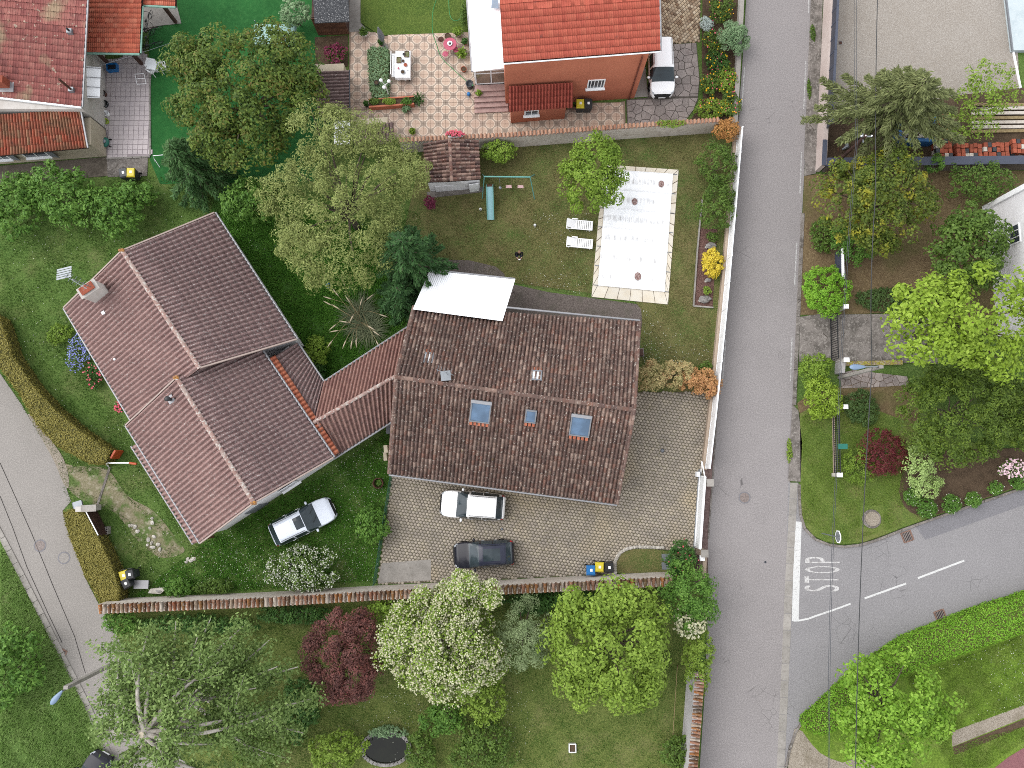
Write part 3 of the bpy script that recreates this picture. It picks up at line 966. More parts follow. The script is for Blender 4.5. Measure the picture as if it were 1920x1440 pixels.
patio_px = [(655, 60), (690, 58), (712, 68), (884, 60), (888, 190), (960, 200), (960, 232), (1078, 200), (1172, 190), (1173, 240), (960, 254), (740, 262), (735, 232), (655, 236)]
patio = sheet('patio', patio_px, 0.02, M('tile_grout', D(170, 146, 128), [(3, 0.4, 0.7, D(150, 128, 112))], 0.9))
floor_tiles(patio, patio_px, 0.022, 0.535, 0.0, motif_mat())
ter_px = [(196, 118), (262, 95), (270, 96), (280, 130), (282, 292), (200, 296)]
MT['ter_tile'] = M('pale_mauve_tile', D(222, 210, 210), [(2, 0.4, 0.65, D(212, 200, 202)), (0.4, 0.5, 0.75, D(218, 208, 206), 0.7)], 0.6, rand=0.05)
ter = sheet('terrace', ter_px, 0.02, M('terrace_grout', D(186, 174, 176), [(2, 0.4, 0.7, D(166, 154, 158))], 0.9))
floor_tiles(ter, ter_px, 0.022, 0.36, 0.0, MT['ter_tile'], gap=0.03, motif=False)
slab_run('kerb', [(281, 130), (282, 292)], 0.12, 0.08, 10, MT['concrete'], 0.0)
slab_run('kerb', [(282, 294), (200, 298)], 0.12, 0.08, 5, MT['concrete'], 0.0)

# ------------------------------------------------------------------ roof tiles
def tile_mesh(kind_):
 """unit tile: x -0.5..0.5 across, y 0..1 up the slope (drawn a little longer for the overlap), z in metres"""
 if kind_ == 'canal':
  prof = [(-0.5, -0.08), (-0.4, -0.07), (-0.33, -0.01), (-0.2, 0.06), (0.0, 0.085), (0.2, 0.06), (0.33, -0.01), (0.4, -0.07), (0.5, -0.08)]
  lift = 0.022
 elif kind_ == 'roman':
  prof = [(-0.5, -0.085), (-0.36, -0.085), (-0.28, -0.04), (-0.16, 0.055), (0.02, 0.09), (0.2, 0.055), (0.32, -0.04), (0.4, -0.085), (0.5, -0.085)]
  lift = 0.02
 else:
  prof = [(-0.5, 0.02), (-0.4, 0.022), (-0.36, 0.004), (-0.06, 0.004), (0.0, 0.026), (0.06, 0.004), (0.42, 0.004), (0.5, 0.02)]
  lift = 0.065
 n = len(prof)
 vs_ = [(x, 0.0, z + lift) for x, z in prof] + [(x * 0.96, 1.12, z * 0.9) for x, z in prof] + [(x, 0.0, z + lift - 0.022) for x, z in prof]
 fs = [(i + 1, i, n + i, n + i + 1)[::-1] for i in range(n - 1)] + [(i, i + 1, 2 * n + i + 1, 2 * n + i)[::-1] for i in range(n - 1)]
 return vs_, fs

TM = {}
for k_ in ('canal', 'roman', 'flat'):
 TM[k_] = tile_mesh(k_)

def tile_mats(name, cols, layers, rough=0.9):
 out = []
 for s in ('obj', 'isl'):
  out.append(M(name + '_' + s, None, layers, rough, [(26, 0.35, 0.01)], src=s, rand_cols=cols))
 return out

def tile_slope(house, e0, e1, r0, r1, pu, pv, kind_, mats, nobj, name='roof_slope', seed=1, mask=None, jit=0.012, deck=None, skip_deck=False):
 """e0,e1: eave ends; r0,r1: the matching ridge ends. House > roof slope > tiles."""
 e0, e1, r0, r1 = (Vector(p) for p in (e0, e1, r0, r1))
 rg = random.Random(seed)
 nu = max(2, round(((e1 - e0).length + (r1 - r0).length) / 2 / pu))
 nv = max(2, round(((r0 - e0).length + (r1 - e1).length) / 2 / pv))

 def Pt(u, v):
  return (e0 * (1 - u) + e1 * u) * (1 - v) + (r0 * (1 - u) + r1 * u) * v
 nrm = (e1 - e0).cross(r0 - e0).normalized()
 if nrm.z < 0:
  nrm = -nrm
 off = nrm * 0.12
 dk = MB()
 q = [e0 - off, e1 - off, r1 - off, r0 - off]
 lo = [p - nrm * 0.1 for p in q]
 dk.add(q + lo, [(0, 1, 2, 3), (7, 6, 5, 4), (0, 4, 5, 1), (1, 5, 6, 2), (2, 6, 7, 3), (3, 7, 4, 0)])
 slope = dk.build(name, deck or MT['deck'], house)
 tv, tf = TM[kind_]
 cells = []
 for j in range(nv):
  for i in range(nu):
   u, v = (i + 0.5) / nu, j / nv
   p = Pt(u, v)
   if mask is not None and not mask(Pt(u, v + 0.5 / nv)):
    continue
   dv = Pt(u, v + 1 / nv) - p
   du = Pt(u + 0.5 / nu, v) - Pt(u - 0.5 / nu, v)
   y = dv.normalized()
   n_ = du.cross(dv).normalized()
   if n_.z < 0:
    n_ = -n_
   x = y.cross(n_).normalized()
   mt = Matrix.Identity(4)
   ang = rg.uniform(-jit, jit)
   x2 = x * math.cos(ang) + y * math.sin(ang)
   y2 = y * math.cos(ang) - x * math.sin(ang)
   for r_ in range(3):
    mt[r_][0] = x2[r_] * abs(du.dot(x))
    mt[r_][1] = y2[r_] * dv.length
    mt[r_][2] = n_[r_]
    mt[r_][3] = p[r_] + n_[r_] * rg.uniform(-0.006, 0.006)
   cells.append((-(p.z), rg.random(), mt))
 cells.sort(key=lambda c: (round(c[0], 2), c[1]))
 org = WL[house.name]
 T = Matrix.Translation(-org)
 me = bpy.data.meshes.new('roof_tile')
 me.from_pydata(tv, [], tf)
 me.materials.append(mats[0])
 for _, _, mt in cells[:nobj]:
  o = bpy.data.objects.new('roof_tile', me)
  COL.objects.link(o)
  o.parent = slope
  o.matrix_basis = T @ mt
 rest = cells[nobj:]
 if rest:
  V = np.array(tv)
  Fq = np.array(tf)
  mats_np = np.array([[list(r) for r in c[2]] for c in rest])
  VV = np.einsum('nij,kj->nki', mats_np[:, :3, :3], V) + mats_np[:, None, :3, 3]
  FF = (Fq[None] + (np.arange(len(rest)) * len(V))[:, None, None]).reshape(-1, 4)
  o = mesh_np('roof_tiles', VV.reshape(-1, 3), FF, mats[1], slope)
  o['kind'] = 'stuff'
 return slope

def ridge(house, a, b, n, mats, r=0.13, name='ridge_tile', drop=0.0):
 """half-round ridge tiles, each a piece"""
 a, b = Vector(a), Vector(b)
 d = b - a
 step = d.length / n
 y = d.normalized()
 x = y.cross(Vector((0, 0, 1))).normalized()
 z = x.cross(y)
 t = MB()
 vs_ = []
 for k, yy in enumerate((0.0, 1.1)):
  rr = r * (1.0 if k == 0 else 0.86)
  for i in range(7):
   an = math.pi * i / 6
   vs_.append((math.cos(an) * rr, yy * step, math.sin(an) * rr * 0.8))
 t.add(vs_, [(i, i + 1, 7 + i + 1, 7 + i) for i in range(6)] + [(0, 7, 13, 6)])
 me = bpy.data.meshes.new(name)
 me.from_pydata(t.v, [], t.f)
 me.materials.append(mats[0])
 for i in range(n):
  o = bpy.data.objects.new(name, me)
  COL.objects.link(o)
  o.parent = house
  mt = Matrix.Identity(4)
  p = a + d * (i / n) - WL[house.name]
  for r_ in range(3):
   mt[r_][0], mt[r_][1], mt[r_][2], mt[r_][3] = x[r_], y[r_], z[r_], p[r_]
  o.matrix_basis = mt @ Matrix.Rotation(random.uniform(-0.02, 0.02), 4, 'Z')

def gable_walls(house, eA0, eA1, r0, r1, eB0, eB1, mat, inset=0.35, drop=0.2, name='wall', z0=-0.05):
 pts = [Vector(p) for p in (eA0, eA1, r0, r1, eB0, eB1)]
 c = sum((pts[i] for i in (0, 1, 4, 5)), Vector()) / 4

 def ins(p):
  d = Vector((p.x - c.x, p.y - c.y, 0))
  L = d.length
  return Vector((p.x, p.y, p.z)) - d * min(0.5, inset * 1.4 / L) - Vector((0, 0, drop))
 A0, A1, R0, R1, B0, B1 = (ins(p) for p in pts)
 g = lambda p: Vector((p.x, p.y, z0))
 m = MB()
 m.add([A0, A1, g(A1), g(A0)], [(0, 1, 2, 3)])
 m.add([B0, B1, g(B1), g(B0)], [(3, 2, 1, 0)])
 m.add([A0, R0, B0, g(B0), g(A0)], [(0, 1, 2, 3, 4)])
 m.add([A1, R1, B1, g(B1), g(A1)], [(4, 3, 2, 1, 0)])
 m.build(name, mat, house)
 return A0, A1, B0, B1

def gutter(house, a, b, mat=None, r=0.07, name='gutter'):
 a, b = Vector(a), Vector(b)
 part(name, mat or MT['zinc'], house, lambda m: m.tube([a, b], r, 8))

def window_on(house, p0, p1, z0, z1, name='window', frame='white', glass='glass', panes=2, sill=True, depth=0.05):
 """a window in the vertical plane through p0-p1 (its outer side to the right of p0->p1)"""
 p0, p1 = Vector((p0[0], p0[1], 0)), Vector((p1[0], p1[1], 0))
 d = (p1 - p0).normalized()
 nrm = Vector((d.y, -d.x, 0))
 L = (p1 - p0).length
 rz = math.atan2(d.y, d.x)
 mid = (p0 + p1) / 2 + nrm * depth / 2
 zc, hh = (z0 + z1) / 2, z1 - z0
 o = part(name, MT[frame], house, lambda m: [m.box(mid + Vector((0, 0, z0 + 0.04)), (L, depth, 0.08), rz), m.box(mid + Vector((0, 0, z1 - 0.04)), (L, depth, 0.08), rz),
 m.box(p0 + d * 0.04 + nrm * depth / 2 + Vector((0, 0, zc)), (0.08, depth, hh - 0.16), rz), m.box(p1 - d * 0.04 + nrm * depth / 2 + Vector((0, 0, zc)), (0.08, depth, hh - 0.16), rz)] +
 [m.box(p0 + d * (L * k / panes) + nrm * depth / 2 + Vector((0, 0, zc)), (0.05, depth, hh - 0.16), rz) for k in range(1, panes)])
 for k in range(panes):
  part('pane', MT[glass], o, lambda m: m.box(p0 + d * (L * (k + 0.5) / panes) + nrm * 0.012 + Vector((0, 0, zc)), (L / panes - 0.07, 0.012, hh - 0.18), rz))
 if sill:
  part('sill', MT['white'], o, lambda m: m.box((p0 + p1) / 2 + nrm * 0.09 + Vector((0, 0, z0 - 0.03)), (L + 0.16, 0.2, 0.05), rz))
 return o

MT['deck'] = M('roof_underlay', D(70, 52, 46), [(2, 0.4, 0.7, D(56, 42, 38))], 0.95)
lich = (9, 0.6, 0.68, D(196, 186, 172), 0.75)
TILE_MAIN = tile_mats('old_canal_tile', [D(108, 86, 80), D(138, 112, 102), D(120, 96, 88), D(166, 138, 124), D(112, 88, 80), D(144, 106, 92), D(100, 80, 74), D(186, 160, 146)],
 [(0.5, 0.42, 0.65, D(92, 74, 68), 0.5), (5, 0.5, 0.68, D(92, 74, 68), 0.5), (8, 0.6, 0.68, D(210, 200, 188), 0.8), (2.2, 0.66, 0.74, D(112, 96, 60), 0.5)])
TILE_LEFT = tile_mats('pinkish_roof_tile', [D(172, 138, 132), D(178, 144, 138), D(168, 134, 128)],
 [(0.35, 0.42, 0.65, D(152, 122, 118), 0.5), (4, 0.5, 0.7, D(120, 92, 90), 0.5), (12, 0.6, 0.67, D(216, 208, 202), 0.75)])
TILE_LEFT_SHADE = tile_mats('shaded_roof_tile', [D(158, 130, 128), D(166, 138, 134), D(152, 124, 122)],  # same tile, shade of the north-east slopes put into its colour, plus lichen
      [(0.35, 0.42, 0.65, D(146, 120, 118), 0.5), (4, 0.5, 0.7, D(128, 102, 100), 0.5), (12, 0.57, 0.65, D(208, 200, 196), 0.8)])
TILE_ORANGE = tile_mats('orange_tile', [D(200, 122, 92), D(184, 104, 78), D(214, 138, 106)], [(5, 0.5, 0.7, D(150, 84, 66), 0.5)])
TILE_RED = tile_mats('red_tile', [D(200, 98, 78), D(210, 108, 86), D(194, 92, 74), D(214, 116, 92)],
 [(0.5, 0.45, 0.65, D(206, 102, 80), 0.5), (6, 0.55, 0.72, D(160, 72, 58), 0.5), (3, 0.66, 0.74, D(150, 96, 86), 0.6)], 0.75)
TILE_PORCH = tile_mats('brick_red_tile', [D(170, 80, 66), D(182, 90, 74), D(160, 74, 60)], [(6, 0.5, 0.72, D(136, 64, 54), 0.5)], 0.8)
TILE_NW = tile_mats('mossy_red_tile', [D(160, 96, 90), D(172, 106, 98), D(148, 86, 82), D(180, 118, 108), D(138, 82, 78)],
     [(5, 0.5, 0.7, D(116, 72, 70), 0.5), (0.42, 0.56, 0.68, D(178, 164, 132), 0.7), (3.4, 0.65, 0.7, D(206, 192, 170), 0.8)])
TILE_ANNEX = tile_mats('salmon_tile', [D(212, 110, 84), D(224, 124, 96), D(198, 100, 78), D(230, 140, 112)], [(1.5, 0.5, 0.7, D(182, 104, 84), 0.6), (8, 0.6, 0.72, D(140, 84, 72), 0.6)])
TILE_LOW = tile_mats('stained_tile', [D(196, 108, 82), D(182, 98, 76), D(166, 104, 82), D(204, 122, 96), D(176, 138, 108)], [(0.7, 0.46, 0.6, D(146, 114, 88), 0.8), (3, 0.56, 0.7, D(104, 76, 66), 0.8)])
TILE_GREY = tile_mats('grey_brown_tile', [D(134, 112, 110), D(150, 128, 124), D(120, 98, 96)], [(4, 0.5, 0.7, D(96, 80, 78), 0.6), (9, 0.6, 0.7, D(190, 182, 176), 0.7)])
TILE_SHED = tile_mats('shed_canal_tile', [D(116, 88, 82), D(140, 108, 98), D(98, 76, 72), D(166, 134, 120), D(182, 152, 138), D(126, 84, 72)],
 [(4, 0.5, 0.7, D(84, 66, 62), 0.6), (7, 0.6, 0.68, D(206, 196, 184), 0.8)])
TILE_COPE = tile_mats('mossy_coping_tile', [D(140, 98, 76), D(176, 128, 102), D(118, 94, 76), D(200, 168, 146), D(150, 90, 62), D(214, 200, 184), D(92, 74, 58), D(182, 120, 70), D(124, 100, 64), D(196, 176, 158)],
 [(3, 0.5, 0.68, D(96, 74, 50), 0.7), (9, 0.58, 0.68, D(214, 204, 192), 0.85), (5, 0.62, 0.7, D(176, 116, 40), 0.7)])
TILE_COPE_N = tile_mats('pale_coping_tile', [D(206, 160, 132), D(190, 142, 116), D(216, 176, 150), D(176, 128, 104)], [(6, 0.5, 0.7, D(150, 112, 92), 0.6)])

# ------------------------------------------------------------------ main house
mh = thing('main_house', 'brown canal tiled house with roof windows and white veranda roof, between the cars and pool', 'house', W(960, 760, 0))
ZR, ZS, ZN = 5.5, 3.5, 3.95
SW, SE = W(729, 888, ZS), W(1157, 945, ZS)
RW, RE = W(742, 707, ZR), W(1190, 769, ZR)
NW, NE = W(776, 574, ZN), W(1200, 603, ZN)
# the veranda sheet laps over the lower courses of the north slope west of x=943
vpoly = [W(x, y, ZN) for x, y in ((700, 540), (776, 581), (943, 603), (947, 570), (960, 540))]
vmask = lambda p: not inpoly(np.array([p.x]), np.array([p.y]), vpoly)[0]
random.seed(11)
tile_slope(mh, SW, SE, RW, RE, 0.25, 0.34, 'canal', TILE_MAIN, 180, seed=1, jit=0.03)
tile_slope(mh, NE, NW, RE, RW, 0.25, 0.34, 'canal', TILE_MAIN, 110, seed=2, mask=vmask, jit=0.03)
gable_walls(mh, SW, SE, RW, RE, NW, NE, MT['wall_beige'])
ridge(mh, RW + Vector((0, 0, 0.03)), RE + Vector((0, 0, 0.03)), 40, TILE_MAIN, 0.15)
for a, b, n in ((SW, RW, 20), (NW, RW, 16), (SE, RE, 20), (NE, RE, 16)):
 ridge(mh, a + Vector((0, 0, 0.02)), b + Vector((0, 0, 0.02)), n, TILE_MAIN, 0.11, name='verge_tile')
gutter(mh, SW + Vector((0, -0.08, -0.06)), SE + Vector((0, -0.08, -0.06)))
gutter(mh, NE + Vector((0, 0.08, -0.06)), W(948, 578, ZN) + Vector((0, 0.08, -0.06)))

def slope_frame(e0, e1, r0, r1):
 u = (e1 - e0).normalized()
 n_ = u.cross((r0 - e0)).normalized()
 if n_.z < 0:
  n_ = -n_
 v = n_.cross(u).normalized()
 return u, v, n_

def on_plane(px, py, p0, n_):
 o = Vector((0, 0, HC))
 d = W(px, py, 0) - o
 return o + d * ((p0 - o).dot(n_) / d.dot(n_))

def skylight(house, px, py, wpx, hpx, plane, blind=True, glass='skylight_glass'):
 e0, e1, r0, r1 = plane
 u, v, n_ = slope_frame(e0, e1, r0, r1)
 if v.z < 0:
  v = -v
 c = on_plane(px, py, e0, n_) + n_ * 0.07
 k = mpp(px, py, 4.5)
 w, h = wpx * k, hpx * k
 R = Matrix((u, v, n_)).transposed()
 if R.determinant() < 0:
  R = Matrix((-u, v, n_)).transposed()
 o = part('skylight', MT['grey_pvc'], house, lambda m: [m.box(c + R @ Vector(p), s, m=R) for p, s in (((0, h / 2 - 0.05, 0), (w, 0.1, 0.2)), ((0, -h / 2 + 0.04, 0), (w, 0.08, 0.2)), ((-w / 2 + 0.04, 0, 0), (0.08, h - 0.18, 0.2)), ((w / 2 - 0.04, 0, 0), (0.08, h - 0.18, 0.2)))])
 part('pane', MT[glass], o, lambda m: m.box(c + R @ Vector((0, 0, 0.05)), (w - 0.15, h - 0.17, 0.03), m=R))
 if blind:
  part('shutter_box', MT['zinc'], o, lambda m: m.box(c + R @ Vector((0, h / 2 - 0.1, 0.12)), (w + 0.02, 0.2, 0.06), m=R))
 for k2 in range(max(3, int(w / 0.22))):
  part('flashing_tile', TILE_ORANGE[0], o, lambda m: m.box(c + R @ Vector((-w / 2 + (k2 + 0.5) * w / max(3, int(w / 0.22)), -h / 2 - 0.12, -0.0)), (0.16, 0.2, 0.09), m=R))
 return o

S_PL = (SW, SE, RW, RE)
N_PL = (NE, NW, RE, RW)
skylight(mh, 901, 771, 38, 42, S_PL)
skylight(mh, 1088, 797, 38, 42, S_PL)
skylight(mh, 995, 780, 21, 25, S_PL, False)
skylight(mh, 804, 672, 18, 21, N_PL, False, 'pale_glass')
skylight(mh, 1006, 705, 20, 20, N_PL, False, 'pale_glass')
# chimney hatch with aerial near the ridge
uu, vv, nn = slope_frame(*N_PL)
cp = on_plane(837, 706, NE, nn)
hatch = part('chimney', MT['steel'], mh, lambda m: [m.box(cp + Vector((0, 0, 0.15)), (0.5, 0.5, 0.55), 0.1), m.box(cp + Vector((0, 0, 0.46)), (0.62, 0.62, 0.06), 0.1)])
part('mast', MT['steel'], hatch, lambda m: m.tube([cp + Vector((0.1, 0.1, 0.3)), cp + Vector((0.1, 0.1, 1.7))], 0.025))
part('antenna', MT['steel'], hatch, lambda m: [m.tube([cp + Vector((-0.5, 0.25, 1.6)), cp + Vector((0.6, -0.1, 1.6))], 0.015, 4)] + [m.tube([cp + Vector((-0.45 + 0.2 * k, 0.0 - 0.06 * k, 1.6)), cp + Vector((-0.35 + 0.2 * k, 0.5 - 0.06 * k, 1.6))], 0.01, 4) for k in range(5)])
# white corrugated veranda roof on the north side
ver = MB()
va, vb, vc, vd = W(806, 507, 2.95), W(966, 524, 2.95), W(942, 602, 4.45), W(774, 580, 4.25)
nw_ = 90
vs_, fs_ = [], []
for i in range(nw_ + 1):
 t = i / nw_
 z = 0.022 * math.cos(i * math.pi)
 for k in range(2):
  p = (va.lerp(vb, t)) if k == 0 else (vd.lerp(vc, t))
  vs_.append(p + Vector((0, 0, z)))
fs_ = [(2 * i, 2 * i + 2, 2 * i + 3, 2 * i + 1) for i in range(nw_)]
ver.add(vs_, fs_)
ver.build('veranda_roof', M('white_corrugated_sheet', (0.85, 0.86, 0.88), [(2.5, 0.6, 0.8, D(196, 200, 206), 0.4)], 0.35, spec=0.5), mh)
gutter(mh, va + Vector((0, 0.06, -0.05)), vb + Vector((0, 0.06, -0.05)), MT['zinc'], 0.06, 'veranda_gutter')
for t in (0.03, 0.34, 0.66, 0.97):
 q = va.lerp(vb, t) - Vector((0, 0.15, 0.05))
 part('post', MT['white'], mh, lambda m: m.box((q.x, q.y, q.z / 2), (0.1, 0.1, q.z)))
# openings of the south and east fronts
dS = (SE - SW).normalized()
ws0 = SW + dS * 1.0 + Vector((0, 0.42, 0))
for s, w_, z0, z1, nm in ((1.2, 2.6, 0.05, 2.2, 'garage_door'), (5.2, 1.0, 0.05, 2.15, 'door'), (8.2, 1.3, 0.95, 2.15, 'window'), (11.5, 1.3, 0.95, 2.15, 'window')):
 a = ws0 + dS * s
 window_on(mh, a, a + dS * w_, z0, z1, nm, 'white', 'glass' if nm == 'window' else 'white', 2, nm == 'window')
part('meter_box', MT['wall_cream'], mh, lambda m: [m.box(W(725, 842, 1.2), (0.25, 0.5, 0.9), 0.1), m.box(W(723, 856, 0.8), (0.22, 0.55, 0.5), 0.1)])
part('wall_cabinet', MT['grey_pvc'], mh, lambda m: m.box(W(730, 804, 0.6), (0.25, 0.7, 1.2), 0.0))

# ------------------------------------------------------------------ left house (two staggered blocks) and the tiled passage
lh = thing('left_house', 'long house with pink brown tiled roof in two staggered blocks beside the west lane', 'house', W(370, 740, 0))
A_r0, A_r1 = W(229, 470, 5.7), W(374, 690, 5.7)
A_n0, A_n1 = W(402, 399, 3.9), W(556, 636, 3.9)
A_s0, A_s1 = W(120, 577, 4.2), W(245, 786, 4.2)
B_r0, B_r1 = W(331, 708, 5.55), W(476, 943, 5.55)
B_n0, B_n1 = W(480, 641, 3.75), W(625, 858, 3.75)
B_s0, B_s1 = W(236, 797, 4.1), W(376, 1018, 4.1)
amask_poly = [W(x, y, 4.5) for x, y in ((325, 720), (372, 686), (484, 636), (512, 668), (640, 720), (420, 800))]
am = lambda p: not inpoly(np.array([p.x]), np.array([p.y]), amask_poly)[0]
tile_slope(lh, A_n1, A_n0, A_r1, A_r0, 0.3, 0.4, 'roman', TILE_LEFT_SHADE, 80, seed=3)
tile_slope(lh, A_s0, A_s1, A_r0, A_r1, 0.3, 0.4, 'roman', TILE_LEFT, 70, seed=4)
tile_slope(lh, B_n1, B_n0, B_r1, B_r0 + (B_n0 - B_r0) * 0.0, 0.3, 0.4, 'roman', TILE_LEFT_SHADE, 80, seed=5)
tile_slope(lh, B_s0, B_s1, B_r0, B_r1, 0.3, 0.4, 'roman', TILE_LEFT, 70, seed=6)
gable_walls(lh, A_s0, A_s1, A_r0, A_r1, A_n0, A_n1, MT['wall_bright'], drop=0.22)
gable_walls(lh, B_s0, B_s1, B_r0, B_r1, B_n0, B_n1, MT['wall_bright'], drop=0.22)
TILE_RIDGE = tile_mats('lichen_ridge_tile', [D(172, 140, 130), D(184, 150, 140), D(160, 128, 120)], [(1.6, 0.48, 0.6, D(196, 182, 172), 0.6), (6, 0.52, 0.62, D(222, 216, 208), 0.85)])
ridge(lh, A_r0, A_r1, 24, TILE_RIDGE, 0.15)
ridge(lh, B_r0, B_r1, 25, TILE_RIDGE, 0.15)
for a, b in ((A_n0, A_n1), (A_s0, A_s1), (B_n0, B_n1), (B_s0, B_s1)):
 d = (b - a).normalized()
 out = Vector((d.y, -d.x, 0))
 mid = (a + b) / 2
 ctr = (B_r0 + A_r1) / 2
 if out.dot(mid - ctr) < 0:
  out = -out
 gutter(lh, a + out * 0.07 + Vector((0, 0, -0.06)), b + out * 0.07 + Vector((0, 0, -0.06)))
MT['fascia'] = plain('pale_verge_board', D(190, 170, 160), 0.7)
for a, b in ((A_n0, A_r0), (A_s0, A_r0), (B_n1, B_r1), (B_s1, B_r1), (A_n1, A_r1), (B_s0, B_r0)):
 part('verge_board', MT['fascia'], lh, lambda m: m.bar(a + Vector((0, 0, 0.0)), b + Vector((0, 0, 0.0)), 0.09, 0.16))
# small roof below the west eave
lo_a, lo_b = W(247, 836, 3.0), W(363, 1020, 3.0)
hi_a, hi_b = W(266, 828, 3.35), W(382, 1012, 3.35)
tile_slope(lh, lo_a, lo_b, hi_a, hi_b, 0.3, 0.4, 'roman', TILE_LEFT, 0, name='canopy_roof', seed=7)
gutter(lh, lo_a - Vector((0.06, 0.02, 0.05)), lo_b - Vector((0.06, 0.02, 0.05)))
for t in (0.02, 0.5, 0.98):
 q = lo_a.lerp(lo_b, t) + Vector((0.2, 0.08, -0.1))
 part('post', MT['wood'], lh, lambda m: m.box((q.x, q.y, q.z / 2), (0.14, 0.14, q.z)))
# orange finial tiles at the ridge ends
for p in (A_r0, B_r0, B_r1):
 part('finial_tile', MT['lichen_orange'] if 'lichen_orange' in MT else MT.setdefault('lichen_orange', M('orange_lichen_tile', D(206, 146, 70), [(8, 0.4, 0.6, D(160, 120, 90))], 0.9)), lh,
 lambda m: m.blob(p + Vector((0, 0, 0.06)), (0.2, 0.13, 0.12), 3, 6, 9, 0.28))
# chimney with aerials, vents
sl = slope_frame(A_s0, A_s1, A_r0, A_r1)
cb = on_plane(188, 551, A_s0, sl[2])
rzc = math.atan2((A_r1 - A_r0).y, (A_r1 - A_r0).x)
ch = part('chimney', MT['wall_white'], lh, lambda m: [m.box(cb + Vector((0, 0, 0.55)), (0.62, 1.15, 1.7), rzc), m.box(cb + Vector((0, 0, 1.44)), (0.74, 1.28, 0.08), rzc)])
part('cap', MT['terracotta'], ch, lambda m: m.box(cb + Vector((0, 0, 1.6)), (0.5, 0.9, 0.08), rzc))
part('mast', MT['steel'], ch, lambda m: m.tube([cb + Vector((0.25, 0.1, 0.4)), cb + Vector((0.25, 0.1, 3.6))], 0.03))
part('antenna', MT['steel'], ch, lambda m: [m.tube([cb + Vector((-0.6, 0.5, 3.2)), cb + Vector((0.9, -0.4, 3.2))], 0.02, 5)] + [m.tube([cb + Vector((-0.5 + 0.24 * k, 0.2 - 0.14 * k, 3.2)), cb + Vector((-0.2 + 0.24 * k, 0.66 - 0.14 * k, 3.2))], 0.014, 4) for k in range(6)])
part('reflector', MT['steel'], ch, lambda m: [m.box(cb + Vector((-0.55, 0.3 + 0.14 * k, 3.15)), (0.9, 0.1, 0.03), 0.25) for k in range(5)])
for (px, py, s) in ((195, 587, 0.2), (216, 674, 0.12)):
 q = on_plane(px, py, A_s0, sl[2])
 part('vent_tile', MT['white_metal'], lh, lambda m: m.box(q + Vector((0, 0, 0.08)), (s, s, 0.12), rzc))
sl2 = slope_frame(B_s0, B_s1, B_r0, B_r1)
q0 = on_plane(321, 749, B_s0, sl2[2])
vp = part('vent_base', MT['zinc'], lh, lambda m: m.box(q0 + Vector((0, 0, 0.06)), (0.5, 0.42, 0.1), rzc))
part('vent_pipe', MT['black'], vp, lambda m: m.lathe(q0 + Vector((0, 0, 0.1)), [(0.11, 0), (0.11, 0.4), (0.17, 0.42), (0.17, 0.52), (0.05, 0.56)], 10), True)
# gable window with an open shutter
g0, g1 = W(520, 935, 2.0), W(560, 908, 2.0)
dG = (B_n1 - B_s1)
dG.z = 0
dG.normalize()
gm = B_s1 + dG * 5.2 + Vector((0, 0, 0))
gm = Vector((gm.x, gm.y, 0)) + Vector((dG.y, -dG.x, 0)) * -0.3
window_on(lh, gm, gm + dG * 1.3, 1.0, 2.2, 'window', 'white', 'glass')
part('door', MT['grey_pvc'], lh, lambda m: m.bar(Vector((gm.x, gm.y, 1.0)) - dG * 2.6, Vector((gm.x, gm.y, 1.0)) - dG * 1.5, 0.1, 2.0))
# lean-to along the north-east side
L0, L1 = W(556, 642, 2.75), W(607, 718, 2.75)
K0, K1 = W(507, 672, 3.25), W(590, 794, 3.25)
tile_slope(lh, L1, L0, W(589, 792, 3.3), K0, 0.3, 0.4, 'roman', TILE_LEFT_SHADE, 0, name='lean_to_roof', seed=8)
gutter(lh, L0 + Vector((0.06, 0.05, -0.05)), L1 + Vector((0.06, 0.05, -0.05)))
part('lean_to_wall', MT['wall_grey'], lh, lambda m: m.bar(Vector((L0.x - 0.4, L0.y - 0.2, 1.2)), Vector((L1.x - 0.4, L1.y - 0.2, 1.2)), 0.2, 2.45))
part('lean_to_side', MT['wall_grey'], lh, lambda m: m.bar(Vector((L0.x - 0.5, L0.y - 0.3, 1.2)), Vector((K0.x, K0.y, 1.2)), 0.15, 2.9))
# valley of orange tiles along the eave
va0, va1 = W(503, 672, 3.62), W(624, 855, 3.5)
tile_slope(lh, va0 + Vector((0.4, 0.24, -0.08)), va1 + Vector((0.4, 0.24, -0.08)), va0, va1, 0.3, 0.4, 'canal', TILE_ORANGE, 0, name='valley_roof', seed=9)

ps = thing('covered_passage', 'short tiled gable roof joining the two brown roofed houses', 'passage', W(670, 755, 0))
P_r0, P_r1 = W(588, 792, 3.55), W(744, 704, 3.55)
P_n0, P_n1 = W(606, 717, 2.8), W(762, 615, 2.8)
P_s0, P_s1 = W(626, 858, 2.8), W(742, 784, 2.8)
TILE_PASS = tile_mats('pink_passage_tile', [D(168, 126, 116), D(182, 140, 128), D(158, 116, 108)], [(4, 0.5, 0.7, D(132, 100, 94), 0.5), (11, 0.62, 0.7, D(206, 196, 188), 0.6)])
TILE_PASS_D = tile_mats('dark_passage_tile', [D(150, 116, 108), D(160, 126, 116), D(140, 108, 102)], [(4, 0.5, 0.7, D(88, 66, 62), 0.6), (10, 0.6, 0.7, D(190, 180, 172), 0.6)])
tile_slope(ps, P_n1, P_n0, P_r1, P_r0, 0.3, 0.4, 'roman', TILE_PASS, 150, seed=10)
tile_slope(ps, P_s0, P_s1, P_r0 + Vector((0.1, -0.05, 0)), P_r1, 0.3, 0.32, 'roman', TILE_PASS_D, 130, seed=12)
